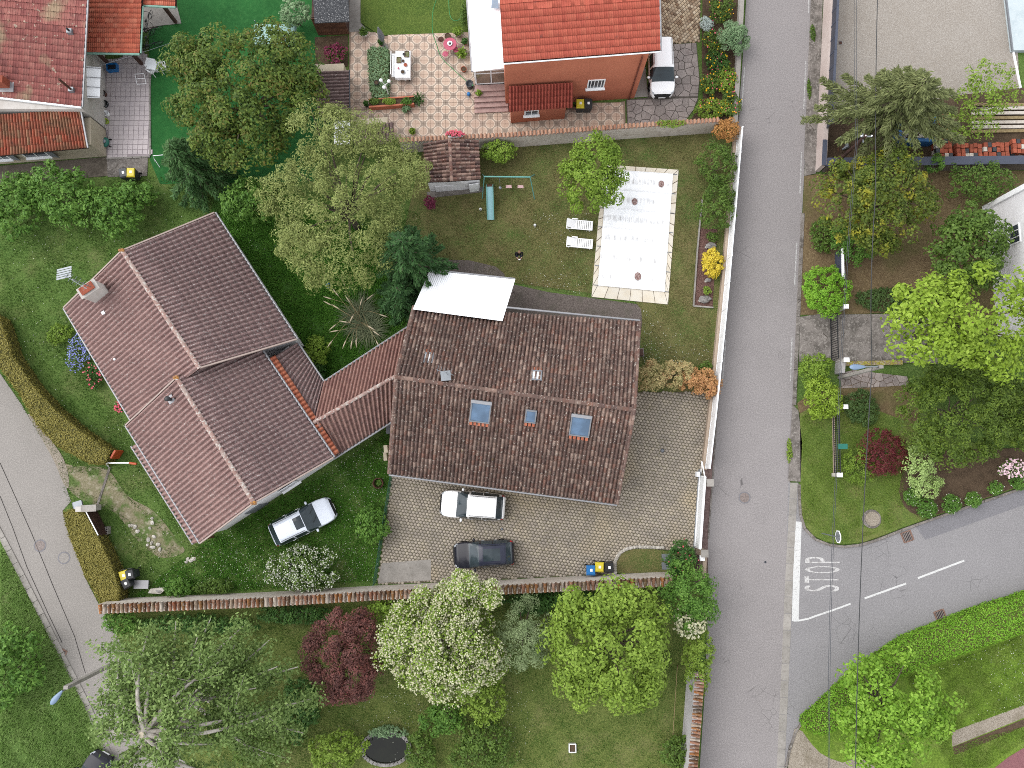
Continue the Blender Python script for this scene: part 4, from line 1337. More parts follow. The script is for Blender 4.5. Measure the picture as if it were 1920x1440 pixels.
ridge(ps, P_r0, P_r1, 15, TILE_RIDGE, 0.13)
gutter(ps, P_n0 + Vector((0.03, 0.07, -0.05)), P_n1 + Vector((0.03, 0.07, -0.05)))
gutter(ps, P_s0 + Vector((0.03, -0.07, -0.05)), P_s1 + Vector((0.03, -0.07, -0.05)))
for a, b in ((P_n0, P_n1), (P_s0, P_s1)):
 q0_, q1_ = a.lerp(P_r0, 0.15), b.lerp(P_r1, 0.15)
 part('wall', MT['wall_grey'], ps, lambda m: m.bar(Vector((q0_.x, q0_.y, 1.3)), Vector((q1_.x, q1_.y, 1.3)), 0.2, 2.6))

# ------------------------------------------------------------------ terracotta house with conservatory (north)
rh = thing('red_house', 'terracotta rendered house with bright red tiled roof and white conservatory', 'house', W(1080, 190, 0))
ge0, ge1 = W(948, 199, 0), W(1189, 184, 0)
ed = (ge1 - ge0).normalized()
en = Vector((-ed.y, ed.x, 0))
re0, re1 = W(944, 117, 6.25), W(1238, 94, 6.25)
rr0, rr1 = re0 + en * 6.6 + Vector((0, 0, 2.1)), re1 + en * 6.6 + Vector((0, 0, 2.1))
tile_slope(rh, re0, re1, rr0, rr1, 0.3, 0.42, 'flat', TILE_RED, 290, seed=20, jit=0.006)
part('wall', MT['wall_terracotta'], rh, lambda m: m.prism([ge0, ge1, ge1 + en * 11, ge0 + en * 11], -0.05, 6.12))
gutter(rh, re1 + Vector((0.05, 0, -0.05)), rr1 + Vector((0.05, 0, -0.05)), MT['zinc'], 0.08, 'verge_trim')
gutter(rh, re0 - en * 0.07 + Vector((0, 0, -0.07)), re1 - en * 0.07 + Vector((0, 0, -0.07)), MT['white_metal'], 0.05)
L_ = (ge1 - ge0).length

def on_wall(px):
 return ge0 + ed * ((W(px, 192, 0).x - ge0.x) / ed.x)

w0, w1 = on_wall(1095), on_wall(1126)
wnd = window_on(rh, w0, w1, 1.95, 3.15, 'window', 'white', 'glass', 5)
dp = on_wall(1179)
part('downpipe', MT['wall_terracotta2'] if 'wall_terracotta2' in MT else MT.setdefault('wall_terracotta2', plain('brown_downpipe', D(128, 66, 50), 0.6)), rh, lambda m: m.tube([dp - en * 0.06 + Vector((0, 0, 0.0)), dp - en * 0.06 + Vector((0, 0, 6.0))], 0.05, 8))
# porch
p_e0, p_e1 = W(954, 210, 2.35), W(1074, 202, 2.35)
p_r0, p_r1 = W(954, 163, 3.3), W(1075, 156, 3.3)
tile_slope(rh, p_e0, p_e1, p_r0, p_r1, 0.22, 0.4, 'roman', TILE_PORCH, 0, name='porch_roof', seed=21)
pg0, pg1 = W(958, 231, 0), W(1058, 223, 0)
part('porch_wall', MT['wall_terracotta'], rh, lambda m: m.prism([pg0, pg1, pg1 + en * 1.6, pg0 + en * 1.6], -0.05, 2.2))
pw0, pw1 = pg0 + ed * 0.95, pg0 + ed * 1.95
window_on(rh, pw0, pw1, 1.15, 1.9, 'window', 'white', 'glass', 2)
# conservatory and steps
cf0, cf1 = W(892, 158, 1.0), W(951, 155, 1.0)
ct0, ct1 = Vector((cf0.x - 0.1, cf0.y - 0.1, 3.0)), Vector((cf1.x, cf1.y - 0.1, 3.3))
cr0, cr1 = W(873, -60, 3.5), W(938, -60, 4.4)
MT['white_panel'] = M('white_roof_panel', (0.84, 0.85, 0.87), [(1.5, 0.6, 0.8, D(206, 208, 212), 0.4)], 0.3, spec=0.5)
cons = part('conservatory_roof', MT['white_panel'], rh, lambda m: m.add([ct0, ct1, cr1, cr0, ct0 - Vector((0, 0, 0.1)), ct1 - Vector((0, 0, 0.1)), cr1 - Vector((0, 0, 0.1)), cr0 - Vector((0, 0, 0.1))], [(0, 1, 2, 3), (4, 5, 1, 0), (4, 0, 3, 7), (5, 6, 2, 1)]))
for t in (0.0, 0.33, 0.66):
 part('rib', MT['white'], cons, lambda m: m.bar(ct0.lerp(ct1, t) + Vector((0, 0, 0.02)), cr0.lerp(cr1, t) + Vector((0, 0, 0.02)), 0.05, 0.05))
part('roof_window', MT['skylight_glass'], cons, lambda m: m.add([W(922, 0, 4.15), W(934, 0, 4.3), W(935, 16, 4.25), W(921, 15, 4.05)], [(0, 1, 2, 3)]))
gutter(rh, ct0 + Vector((-0.06, 0, -0.02)), cr0 + Vector((-0.06, 0, -0.02)), MT['zinc'], 0.07)
cd = (cf1 - cf0).normalized()
MT['cons_glass'] = glass_mat('conservatory_glass', D(150, 132, 116), 0.1, 0.5)
part('floor', MT['concrete'], rh, lambda m: m.prism([cf0, cf1, cf1 + Vector((0.2, 8, 0)), cf0 + Vector((-0.4, 8, 0))], 0.0, 1.0))
fr = part('conservatory_front', MT['white'], rh, lambda m: [m.bar(cf0.lerp(cf1, t) + Vector((0, 0, 0.0)), Vector((cf0.lerp(cf1, t).x, cf0.lerp(cf1, t).y, 2.95 + 0.3 * t)), 0.08, 0.08) for t in (0.02, 0.5, 0.98)] +
 [m.bar(cf0 + Vector((0, 0, zz)), cf1 + Vector((0, 0, zz)), 0.07, 0.07) for zz in (0.05, 1.5, 1.92)])
for t in (0, 1):
 for (za, zb) in ((0.09, 1.46), (1.54, 1.9)):
  a, b = cf0.lerp(cf1, 0.05 + 0.48 * t), cf0.lerp(cf1, 0.47 + 0.48 * t)
  part('pane', MT['cons_glass'], fr, lambda m: m.bar(a + Vector((0, 0.01, (za + zb) / 2)), b + Vector((0, 0.01, (za + zb) / 2)), 0.02, zb - za))
part('conservatory_side', MT['white'], rh, lambda m: m.bar(cf0 + Vector((0, 0.05, 1.0)), cf0 + Vector((-0.5, 8, 1.0)), 0.1, 2.0))
MT['step'] = M('pink_brown_step', D(206, 172, 164), [(3, 0.4, 0.65, D(188, 152, 146)), (20, 0.5, 0.7, D(216, 186, 178), 0.6)], 0.8, rand=0.06)
for k in range(5):
 y0, y1 = W(920, 158 + 10 * k, 0), W(920, 158 + 10 * (k + 1), 0)
 z1 = 1.0 - 0.2 * k
 a0, a1 = W(890, 160, 0), W(953, 158, 0)
 s0, s1 = W(891, 160 + 10 * k, z1), W(953, 157 + 10 * k, z1)
 t0, t1 = W(889, 170 + 10 * k, z1), W(953, 167 + 10 * k, z1)
 part('step', MT['step'], rh, lambda m: m.prism([s0, s1, t1 - Vector((0, 0.03, 0)), t0 - Vector((0, 0.03, 0))], -0.02, z1 - 0.03))
 part('tread', MT['step'], rh, lambda m: m.prism([s0, s1, t1 - Vector((0, 0.07, 0)), t0 - Vector((0, 0.07, 0))], z1 - 0.03 + 0.002, z1))
sheet('apron', [(1189, 183), (1215, 181), (1210, 125), (1196, 126)], 0.034, MT['concrete'])

# ------------------------------------------------------------------ north-west house
nh = thing('north_west_house', 'old house with mossy red roof, salmon tiled annex and tiled terrace', 'house', W(120, 250, 0))
n_e0, n_e1 = W(-120, 168, 3.3), W(153, 200, 3.3)
n_r0, n_r1 = W(-110, -70, 5.8), W(166, -50, 5.8)
tile_slope(nh, n_e0, n_e1, n_r0, n_r1, 0.37, 0.42, 'flat', TILE_NW, 230, seed=30)
part('wall', MT['wall_white'], nh, lambda m: m.prism([W(200, 242, 0), W(195, 30, 0), W(-100, 10, 0), W(-100, 240, 0)], -0.05, 3.15))
part('verge_board', MT['white_metal'], nh, lambda m: m.bar(n_e0 + Vector((0, -0.06, -0.02)), n_e1 + Vector((0, -0.06, -0.02)), 0.12, 0.14))
part('gutter', MT['zinc'], nh, lambda m: m.bar(n_e1 + Vector((0.05, 0, -0.02)), n_r1 + Vector((0.05, 0, -0.02)), 0.1, 0.1))
l_e0, l_e1 = W(-120, 303, 2.2), W(164, 277, 2.2)
l_r0, l_r1 = W(-120, 224, 2.75), W(151, 207, 2.75)
tile_slope(nh, l_e0, l_e1, l_r0, l_r1, 0.2, 0.5, 'canal', TILE_LOW, 60, name='lower_roof', seed=31)
part('lower_wall', MT['wall_cream'], nh, lambda m: m.prism([W(199, 244, 0), W(200, 293, 0), W(-120, 316, 0), W(-120, 262, 0)], -0.05, 2.08))
part('verge_board', MT['zinc'], nh, lambda m: m.bar(l_e1 + Vector((0.04, 0, 0)), l_r1 + Vector((0.04, 0, 0)), 0.09, 0.12))
lw0, lw1 = W(0, 307.5, 0), W(200, 293, 0)
ld = (lw1 - lw0).normalized()
for a, b in ((0.3, 1.35), (2.4, 4.1)):
 p0_, p1_ = lw0 + ld * a, lw0 + ld * b
 window_on(nh, p0_, p1_, 0.75, 1.6, 'window', 'white', 'glass', 2)
 part('shutter', MT['grey_pvc'], nh, lambda m: m.bar(p1_ + Vector((0.1, -0.08, 1.15)), p1_ + Vector((0.6, -0.12, 1.15)), 0.04, 0.85))
sheet('cement_apron', [(-200, 330), (0, 311), (201, 294), (202, 330), (120, 336), (0, 345), (-200, 360)], 0.008, MT['wall_block'])
# salmon tiled annex on posts
a_e0, a_e1 = W(160, 98, 2.7), W(262, 100, 2.7)
a_r0, a_r1 = W(165, -60, 3.6), W(268, -60, 3.6)
tile_slope(nh, a_e0, a_e1, a_r0, a_r1, 0.27, 0.33, 'flat', TILE_ANNEX, 0, name='annex_roof', seed=32)
b_e0, b_e1 = W(268, 9, 2.9), W(329, 12, 2.9)
tile_slope(nh, b_e0, b_e1, W(269, -60, 3.3), W(330, -60, 3.3), 0.27, 0.33, 'flat', TILE_ANNEX, 0, name='annex_roof', seed=33)
gutter(nh, a_e0 + Vector((0, -0.06, -0.02)), a_e1 + Vector((0, -0.06, -0.02)), MT['mint'], 0.08)
gutter(nh, b_e0 + Vector((0, -0.06, -0.02)), b_e1 + Vector((0, -0.06, -0.02)), MT['mint'], 0.08)
gutter(nh, a_e1 + Vector((0.08, 0, 0)), W(266, 12, 3.1) + Vector((0.08, 0, 0)), MT['mint'], 0.06)
for (px, py) in ((206, 122), (266, 120), (330, 42)):
 g_ = W(px, py, 0)
 part('post', MT['dark_wood'], nh, lambda m: m.box(g_ + Vector((0, 0, 1.3)), (0.2, 0.2, 2.6)))
part('annex_wall', MT['wall_white'], nh, lambda m: m.prism([W(210, 70, 0), W(268, 70, 0), W(268, 62, 0), W(210, 62, 0)], 0, 2.4))
sheet('concrete_slab', [(264, 12), (332, 12), (340, 44), (300, 48), (268, 60)], 0.012, MT['concrete'])
can = part('canopy', MT['white_panel'], nh, lambda m: m.add([W(157, 124, 2.6), W(189, 126, 2.35), W(187, 184, 2.35), W(156, 183, 2.6)] + [W(157, 124, 2.55), W(189, 126, 2.3), W(187, 184, 2.3), W(156, 183, 2.55)], [(3, 2, 1, 0), (1, 2, 6, 5), (2, 3, 7, 6)]))
for k in range(4):
 part('canopy_rib', MT['zinc'], can, lambda m: m.bar(W(157, 126 + 18 * k, 2.63), W(188.5, 128 + 18 * k, 2.38), 0.03, 0.03))
sx = slope_frame(n_e0, n_e1, n_r0, n_r1)
for (px, py, hgt, mt_) in ((8, 160, 1.0, 'terracotta'), (132, 60, 0.3, 'steel'), (136, 170, 0.35, 'steel')):
 q = on_plane(px, py, n_e0, sx[2])
 c_ = part('chimney', MT[mt_], nh, lambda m: m.box(q + Vector((0, 0, hgt / 2 - 0.1)), (0.34 if hgt < 0.5 else 0.9, 0.3 if hgt < 0.5 else 0.5, hgt)))
 if px == 136:
  part('flue_pipe', MT['rust'], c_, lambda m: m.tube([q, q + Vector((0, 0, 1.6))], 0.08, 8))
 elif px == 8:
  part('pot', MT['terracotta'], c_, lambda m: m.lathe(q + Vector((-0.1, 0, 0.9)), [(0.14, 0), (0.12, 0.35), (0.15, 0.4)], 10), True)
  part('lead_flashing', MT['zinc'], c_, lambda m: m.box(q + Vector((0.25, -0.15, 0.08)), (0.9, 0.7, 0.06)))
 else:
  part('cowl', MT['black'], c_, lambda m: m.lathe(q + Vector((0, 0, 0.2)), [(0.07, 0), (0.07, 0.25), (0.02, 0.3)], 8))

# ------------------------------------------------------------------ sheds
sh = thing('felt_roof_shed', 'wooden garden shed with speckled black felt roof by the patio', 'shed', W(622, 50, 0))
MT['felt'] = M('black_roof_felt', D(74, 76, 80), [(5, 0.45, 0.65, D(58, 60, 64)), (16, 0.58, 0.66, D(196, 196, 196), 0.9)], 0.85)
q = [W(585, -30, 2.7), W(652, -30, 2.7), W(655, 40, 2.25), W(590, 43, 2.25)]
part('roof', MT['felt'], sh, lambda m: m.add(q + [p - Vector((0, 0, 0.1)) for p in q], [(3, 2, 1, 0), (2, 3, 7, 6), (3, 0, 4, 7), (1, 2, 6, 5)]))
f0, f1 = W(597, 66, 0), W(655, 64, 0)
for k in range(11):
 part('plank', MT['wood'], sh, lambda m: m.bar(f0 + Vector((0, 0.012 * (k % 2), 0.1 + 0.195 * k)), f1 + Vector((0, 0.012 * (k % 2), 0.1 + 0.195 * k)), 0.04, 0.18))
part('body', MT['dark_wood'], sh, lambda m: m.prism([f0 + Vector((0.04, 0.08, 0)), f1 + Vector((-0.04, 0.08, 0)), f1 + Vector((-0.04, 3.2, 0)), f0 + Vector((0.04, 3.2, 0))], 0, 2.15))

s1 = thing('lean_to_shed', 'lean-to shed with grey brown tile grid roof under the dark tree', 'shed', W(625, 175, 0))
tile_slope(s1, W(655, 213, 2.0), W(654, 131, 2.0), W(600, 216, 2.5), W(593, 133, 2.5), 0.24, 0.36, 'roman', TILE_GREY, 120, seed=40)
tile_slope(s1, W(592, 165, 2.52), W(592, 135, 2.52), W(578, 167, 2.4), W(578, 136, 2.4), 0.24, 0.36, 'canal', TILE_ORANGE, 0, name='orange_roof', seed=41)
part('wall', MT['wall_cream'], s1, lambda m: m.prism([W(655, 222, 0), W(655, 144, 0), W(602, 146, 0), W(606, 224, 0)], 0, 1.9))
gutter(s1, W(656, 213, 2.0), W(655, 131, 2.0), MT['dark_metal'], 0.05)
s2 = thing('low_tiled_shed', 'low shed with grey canal tiles half hidden by the olive green tree', 'shed', W(700, 250, 0))
tile_slope(s2, W(664, 272, 1.9), W(737, 263, 1.9), W(664, 236, 2.2), W(737, 230, 2.2), 0.24, 0.34, 'canal', TILE_GREY, 60, seed=42)
part('wall', MT['wall_cream'], s2, lambda m: m.prism([W(668, 276, 0), W(734, 268, 0), W(734, 240, 0), W(668, 246, 0)], 0, 1.8))
part('flat_roof', MT['white_panel'], s2, lambda m: m.prism([W(626, 226, 2.1), W(656, 226, 2.1), W(656, 270, 2.1), W(626, 272, 2.1)], 2.0, 2.1))

ts = thing('tiled_garden_shed', 'small white shed with gabled canal tile roof beside the swing', 'shed', W(850, 320, 0))
t_r0, t_r1 = W(843, 259, 2.75), W(847, 339, 2.75)
t_l0, t_l1 = W(794, 268, 2.15), W(798, 341, 2.15)
t_q0, t_q1 = W(897, 262, 2.15), W(901, 335, 2.15)
tile_slope(ts, t_l0, t_l1, t_r0, t_r1, 0.26, 0.34, 'canal', TILE_SHED, 80, seed=43, jit=0.04)
tile_slope(ts, t_q1, t_q0, t_r1, t_r0, 0.26, 0.34, 'canal', TILE_SHED, 80, seed=44, jit=0.04)
ridge(ts, t_r0, t_r1, 9, TILE_SHED, 0.13)
gable_walls(ts, t_l0, t_l1, t_r0, t_r1, t_q0, t_q1, MT['wall_bright'], 0.1, 0.18)
sf0, sf1 = W(818, 360, 0), W(900, 352, 0)
part('front_shelf', MT['wall_bright'], ts, lambda m: m.prism([sf0, W(876, 355, 0), W(874, 346, 0), W(816, 350, 0)], 0, 1.0))
part('door', MT['white'], ts, lambda m: m.bar(W(880, 353, 0.8), W(898, 351, 0.8), 0.05, 1.5))
sheet('concrete_slab', [(800, 360), (905, 350), (906, 360), (802, 372)], 0.004, MT['old_concrete'])

# ------------------------------------------------------------------ boundary walls
def coped_wall(name, label, line_px, zt, wpx_side, thick, n, mats, mat, tile_len, slope, nobj=300):
 """a rendered wall with a row of clay coping tiles; line_px: edge of the top seen from the nearer side, pixels at height zt"""
 P = [W(x, y, zt) for x, y in line_px]
 o = thing(name, label, 'wall', Vector((P[0].x, P[0].y, 0)))
 d = (P[-1] - P[0]).normalized()
 side = Vector((-d.y, d.x, 0)) * wpx_side
 Q = [p + side * thick for p in P]
 m = MB()
 poly = P + Q[::-1]
 m.prism([(p.x, p.y) for p in poly], -0.1, zt - 0.06)
 m.build('wall_body', mat, o)
 L = [0]
 for i in range(1, len(P)):
  L.append(L[-1] + (P[i] - P[i - 1]).length)
 tv, tf = TM['canal']
 me = bpy.data.meshes.new('coping_tile')
 me.from_pydata(tv, [], tf)
 me.materials.append(mats[0])
 step = L[-1] / n
 for k in range(n):
  s = (k + 0.5) * step
  i = max(j for j in range(len(L)) if L[j] <= s)
  i = min(i, len(P) - 2)
  p = P[i].lerp(P[i + 1], (s - L[i]) / (L[i + 1] - L[i]))
  dd = (P[i + 1] - P[i]).normalized()
  sd_ = Vector((-dd.y, dd.x, 0)) * wpx_side
  low = p + sd_ * (thick / 2 + tile_len / 2)
  high = p + sd_ * (thick / 2 - tile_len / 2)
  low = low + Vector((0, 0, -slope / 2))
  high = high + Vector((0, 0, slope / 2))
  y = (high - low)
  yl = y.length
  y = y.normalized()
  x = y.cross(Vector((0, 0, 1))).normalized()
  z = x.cross(y)
  if z.z < 0:
   z = -z
  mt = Matrix.Identity(4)
  low = low - WL[o.name] + Vector((0, 0, random.uniform(-0.012, 0.012)))
  an = random.uniform(-0.06, 0.06)
  x2 = x * math.cos(an) + y * math.sin(an)
  y2 = y * math.cos(an) - x * math.sin(an)
  for r_ in range(3):
   mt[r_][0], mt[r_][1], mt[r_][2], mt[r_][3] = x2[r_] * step * 1.15, y2[r_] * yl * random.uniform(0.88, 0.95), z[r_] * 1.25, low[r_]
  t = bpy.data.objects.new('coping_tile', me)
  COL.objects.link(t)
  t.parent = o
  t.matrix_basis = mt
 return o

random.seed(21)
coped_wall('garden_wall', 'long plastered wall with mossy clay coping south of the parked cars', [(184, 1133), (480, 1121), (700, 1108), (960, 1096), (1262, 1081)], 2.3, -1, 0.6, 132, TILE_COPE, MT['wall_stone'], 0.58, 0.2)
coped_wall('garden_wall', 'plastered wall with pale clay coping between the patio and the pool garden', [(748, 267), (960, 257), (1172, 241), (1350, 229)], 1.8, 1, 0.3, 84, TILE_COPE_N, MT['wall_stone'], 0.32, 0.05)
coped_wall('garden_wall', 'grey wall with old clay coping along the road below the corner shrubs', [(1304, 1262), (1298, 1350), (1291, 1440), (1280, 1560)], 2.3, 1, 0.58, 44, TILE_COPE, MT['wall_grey'], 0.56, -0.14)

def simple_wall(name, label, line_px, z1, th, mat, z0=-0.1, cap=None, capth=0.05):
 P = [W(x, y, 0) for x, y in line_px]
 o = thing(name, label, 'wall', P[0])
 for i in range(len(P) - 1):
  part('wall_body', mat, o, lambda m: m.bar(P[i] + Vector((0, 0, (z0 + z1) / 2)), P[i + 1] + Vector((0, 0, (z0 + z1) / 2)), th, z1 - z0))
  if cap:
   part('capping', cap, o, lambda m: m.bar(P[i] + Vector((0, 0, z1 + capth / 2)), P[i + 1] + Vector((0, 0, z1 + capth / 2)), th + 0.08, capth))
 return o

fence_line = [(1377, 258), (1366, 390), (1351, 560), (1338, 690), (1331, 760), (1317, 880)]
simple_wall('low_wall', 'low beige wall under the white fence along the road', fence_line, 0.55, 0.26, MT['wall_beige'], cap=MT['wall_beige'])
wf = thing('white_fence', 'white panel fence on the low wall along the main road', 'fence', W(1351, 560, 0))
FP = [W(x, y, 0) for x, y in fence_line]
cum = [0]
for i in range(1, len(FP)):
 cum.append(cum[-1] + (FP[i] - FP[i - 1]).length)

def fat(s):
 for i in range(1, len(FP)):
  if cum[i] >= s:
   return FP[i - 1].lerp(FP[i], (s - cum[i - 1]) / (cum[i] - cum[i - 1]))
 return FP[-1]

npan = 13
for k in range(npan):
 a, b = fat(cum[-1] * k / npan), fat(cum[-1] * (k + 1) / npan)
 d = (b - a).normalized() * 0.06
 nr = Vector((0.06, 0, 0))
 pn = part('panel', MT['white'], wf, lambda m: m.bar(a + d + nr + Vector((0, 0, 1.2)), b - d + nr + Vector((0, 0, 1.2)), 0.05, 1.05))
 part('rail', MT['white_metal'], pn, lambda m: [m.bar(a + d + nr + Vector((0, 0, zz)), b - d + nr + Vector((0, 0, zz)), 0.09, 0.07) for zz in (0.66, 1.76)])
 part('post', MT['white'], wf, lambda m: m.box(a + nr + Vector((0, 0, 1.22)), (0.1, 0.1, 1.24)))

gt = thing('sliding_gate', 'long white sliding gate across the paved drive entrance', 'gate', W(1316, 960, 0))
ga, gb = W(1312, 893, 0), W(1303, 1024, 0)
for zz in (0.1, 1.5):
 part('rail', MT['white'], gt, lambda m: m.bar(ga + Vector((0, 0, zz)), gb + Vector((0, 0, zz)), 0.14, 0.12))
part('panel', MT['white_metal'], gt, lambda m: m.bar(ga + Vector((0, 0, 0.8)), gb + Vector((0, 0, 0.8)), 0.05, 1.28))
for t in (0.0, 0.5, 1.0):
 part('stile', MT['white'], gt, lambda m: m.bar(ga.lerp(gb, t) + Vector((0, 0, 0.05)), ga.lerp(gb, t) + Vector((0, 0, 1.55)), 0.1, 0.1))
part('tail_frame', MT['white'], gt, lambda m: [m.bar(ga + Vector((0, 0, 0.2)), W(1316, 866, 0.2), 0.07, 0.07), m.bar(ga + Vector((0, 0, 1.4)), W(1316, 866, 1.4), 0.07, 0.07), m.bar(W(1316, 866, 0.2), W(1316, 866, 1.4), 0.07, 0.07)])
part('track', MT['steel'], gt, lambda m: m.bar(W(1311, 880, 0.03), W(1301, 1028, 0.03), 0.09, 0.03))
gmo = thing('gate_motor', 'small grey gate motor box at the end of the white sliding gate', 'gate motor', W(1308, 889, 0))
part('body', MT['white_metal'], gmo, lambda m: m.box(W(1308, 889, 0.25), (0.24, 0.34, 0.5)))
part('cover', MT['dark_metal'], gmo, lambda m: m.box(W(1308, 889, 0.25) + Vector((0.15, 0, 0.03)), (0.06, 0.3, 0.46)))
for (px, py, lb) in ((1321, 904, 'north'), (1311, 1033, 'south')):
 o = thing('gate_pillar', 'beige gate pillar at the %s end of the white sliding gate' % lb, 'pillar', W(px, py, 0))
 part('shaft', MT['wall_beige'], o, lambda m: m.box(W(px, py, 0) + Vector((0, 0, 0.75)), (0.4, 0.42, 1.5)))
 part('cap', MT['concrete'], o, lambda m: m.box(W(px, py, 0) + Vector((0, 0, 1.53)), (0.48, 0.5, 0.07)))
mb = thing('letter_box', 'white letter box on the wall south of the sliding gate', 'letter box', W(1316, 1046, 0.9))
part('body', MT['white'], mb, lambda m: m.box(W(1316, 1046, 1.1), (0.3, 0.35, 0.36)))
part('flap', MT['dark_metal'], mb, lambda m: m.box(W(1316, 1046, 1.15) + Vector((0.155, 0, 0)), (0.02, 0.26, 0.06)))
simple_wall('low_wall', 'short beige wall carrying the white letter box', [(1316, 1040), (1313, 1092)], 0.9, 0.26, MT['wall_beige'])
simple_wall('low_wall', 'low pale wall beside the flower bed of the red house', [(1390, -60), (1384, 60), (1374, 236)], 0.6, 0.24, MT['wall_white'], cap=MT['concrete'])
simple_wall('edging', 'narrow white edging round the bark chip planting bed', [(1316, 375), (1307, 470), (1300, 574), (1337, 577)], 0.12, 0.1, MT['concrete'])

# walled court at the north-east
ww = thing('court_wall', 'pinkish white court wall with dark slatted panels by the road', 'wall', W(1542, 200, 0))
wa, wb = W(1551, -60, 0), W(1532, 322, 0)
part('wall_body', MT['wall_pink'], ww, lambda m: m.bar(wa + Vector((0, 0, 0.65)), wb + Vector((0, 0, 0.65)), 0.3, 1.4))
pa, pb = W(1551, -60, 0), W(1535, 258, 0)
for k in range(12):
 a, b = pa.lerp(pb, k / 12), pa.lerp(pb, (k + 1) / 12)
 pn = part('panel', MT['anthracite'], ww, lambda m: m.bar(a + Vector((0.03, 0, 1.84)), b + Vector((0.03, 0.05, 1.84)), 0.08, 0.84))
 part('post', MT['slate_cap'], ww, lambda m: m.box(a + Vector((0.03, 0, 1.86)), (0.12, 0.08, 0.94)))
 part('rail', MT['slate_cap'], pn, lambda m: m.bar(a + Vector((0.03, 0, 2.29)), b + Vector((0.03, 0.0, 2.29)), 0.16, 0.06))
wc, wd = W(1533, 320, 0), W(1990, 315, 0)
part('return_wall', MT['wall_block'], ww, lambda m: m.bar(wc + Vector((0.3, 0, 0.6)), wd + Vector((0, 0, 0.6)), 0.22, 1.3))
part('return_capping', MT['slate_cap'], ww, lambda m: m.bar(wc + Vector((0.0, 0.12, 1.3)), wd + Vector((0, 0.12, 1.3)), 0.6, 0.08))
part('corner_capping', MT['slate_cap'], ww, lambda m: m.bar(W(1547, 262, 1.38), W(1545, 310, 1.38), 0.3, 0.07))

# pale terrace slab in the far corner
tb = thing('raised_terrace', 'pale blue raised terrace slab at the edge of the gravel court', 'terrace', W(1910, 40, 0))
part('slab', M('pale_blue_slab', D(214, 226, 230), [(1, 0.4, 0.65, D(196, 210, 216)), (6, 0.5, 0.7, D(226, 234, 236), 0.6)], 0.7), tb, lambda m: m.prism([W(1880, -60, 0.35), W(1899, 94, 0.35), W(2050, 94, 0.35), W(2050, -60, 0.35)], 0, 0.35))
part('edge', MT['grey_pvc'], tb, lambda m: m.bar(W(1879, -60, 0.3), W(1898, 94, 0.3), 0.1, 0.14))
simple_wall('edging', 'thin white edging below the pale raised terrace', [(1898, 96), (1912, 166)], 0.15, 0.1, MT['white'])

# white house at the right edge
rw = thing('white_house', 'white rendered house with a three pane window at the right edge', 'house', W(1900, 450, 0))
ha, hb = W(1846, 394, 0), W(1872, 640, 0)
hd = (hb - ha).normalized()
hn = Vector((hd.y, -hd.x, 0))
if hn.x > 0:
 hn = -hn
part('wall', MT['wall_bright'], rw, lambda m: m.prism([ha, hb, hb - hn * 8, ha - hn * 8], 0.0, 5.6))
part('corner_band', MT['white'], rw, lambda m: m.box(ha + Vector((0.0, 0.1, 2.85)), (0.34, 0.34, 5.7), math.atan2(hd.y, hd.x)))
part('eaves', MT['white_metal'], rw, lambda m: m.prism([ha + hn * 0.25 - hd * 0.35, hb + hn * 0.25, hb - hn * 8.2, ha - hn * 8.2 - hd * 0.35], 5.6, 5.75))
wq0, wq1 = ha + hd * 2.0, ha + hd * 3.3
window_on(rw, wq0, wq1, 2.3, 3.5, 'window', 'white', 'glass', 3, depth=0.07)

# ------------------------------------------------------------------ vegetation
def quads(C, N, L, Wd, rng, droop=0.0, dirs=None):
 """diamond leaves: centres C, normals N, half lengths L, half widths Wd"""
 n = len(C)
 N = N / np.maximum(1e-6, np.linalg.norm(N, axis=1))[:, None]
 if dirs is None:
  R = rng.normal(size=(n, 3))
 else:
  R = dirs
 T = R - N * np.sum(R * N, axis=1)[:, None]
 T = T / np.maximum(1e-6, np.linalg.norm(T, axis=1))[:, None]
 B = np.cross(N, T)
 V = np.empty((n, 4, 3))
 V[:, 0] = C - T * L[:, None]
 V[:, 1] = C + B * Wd[:, None] + N * (0.15 * L)[:, None]
 V[:, 2] = C + T * L[:, None]
 V[:, 3] = C - B * Wd[:, None] + N * (0.15 * L)[:, None]
 return V.reshape(-1, 3), np.arange(n * 4).reshape(n, 4)

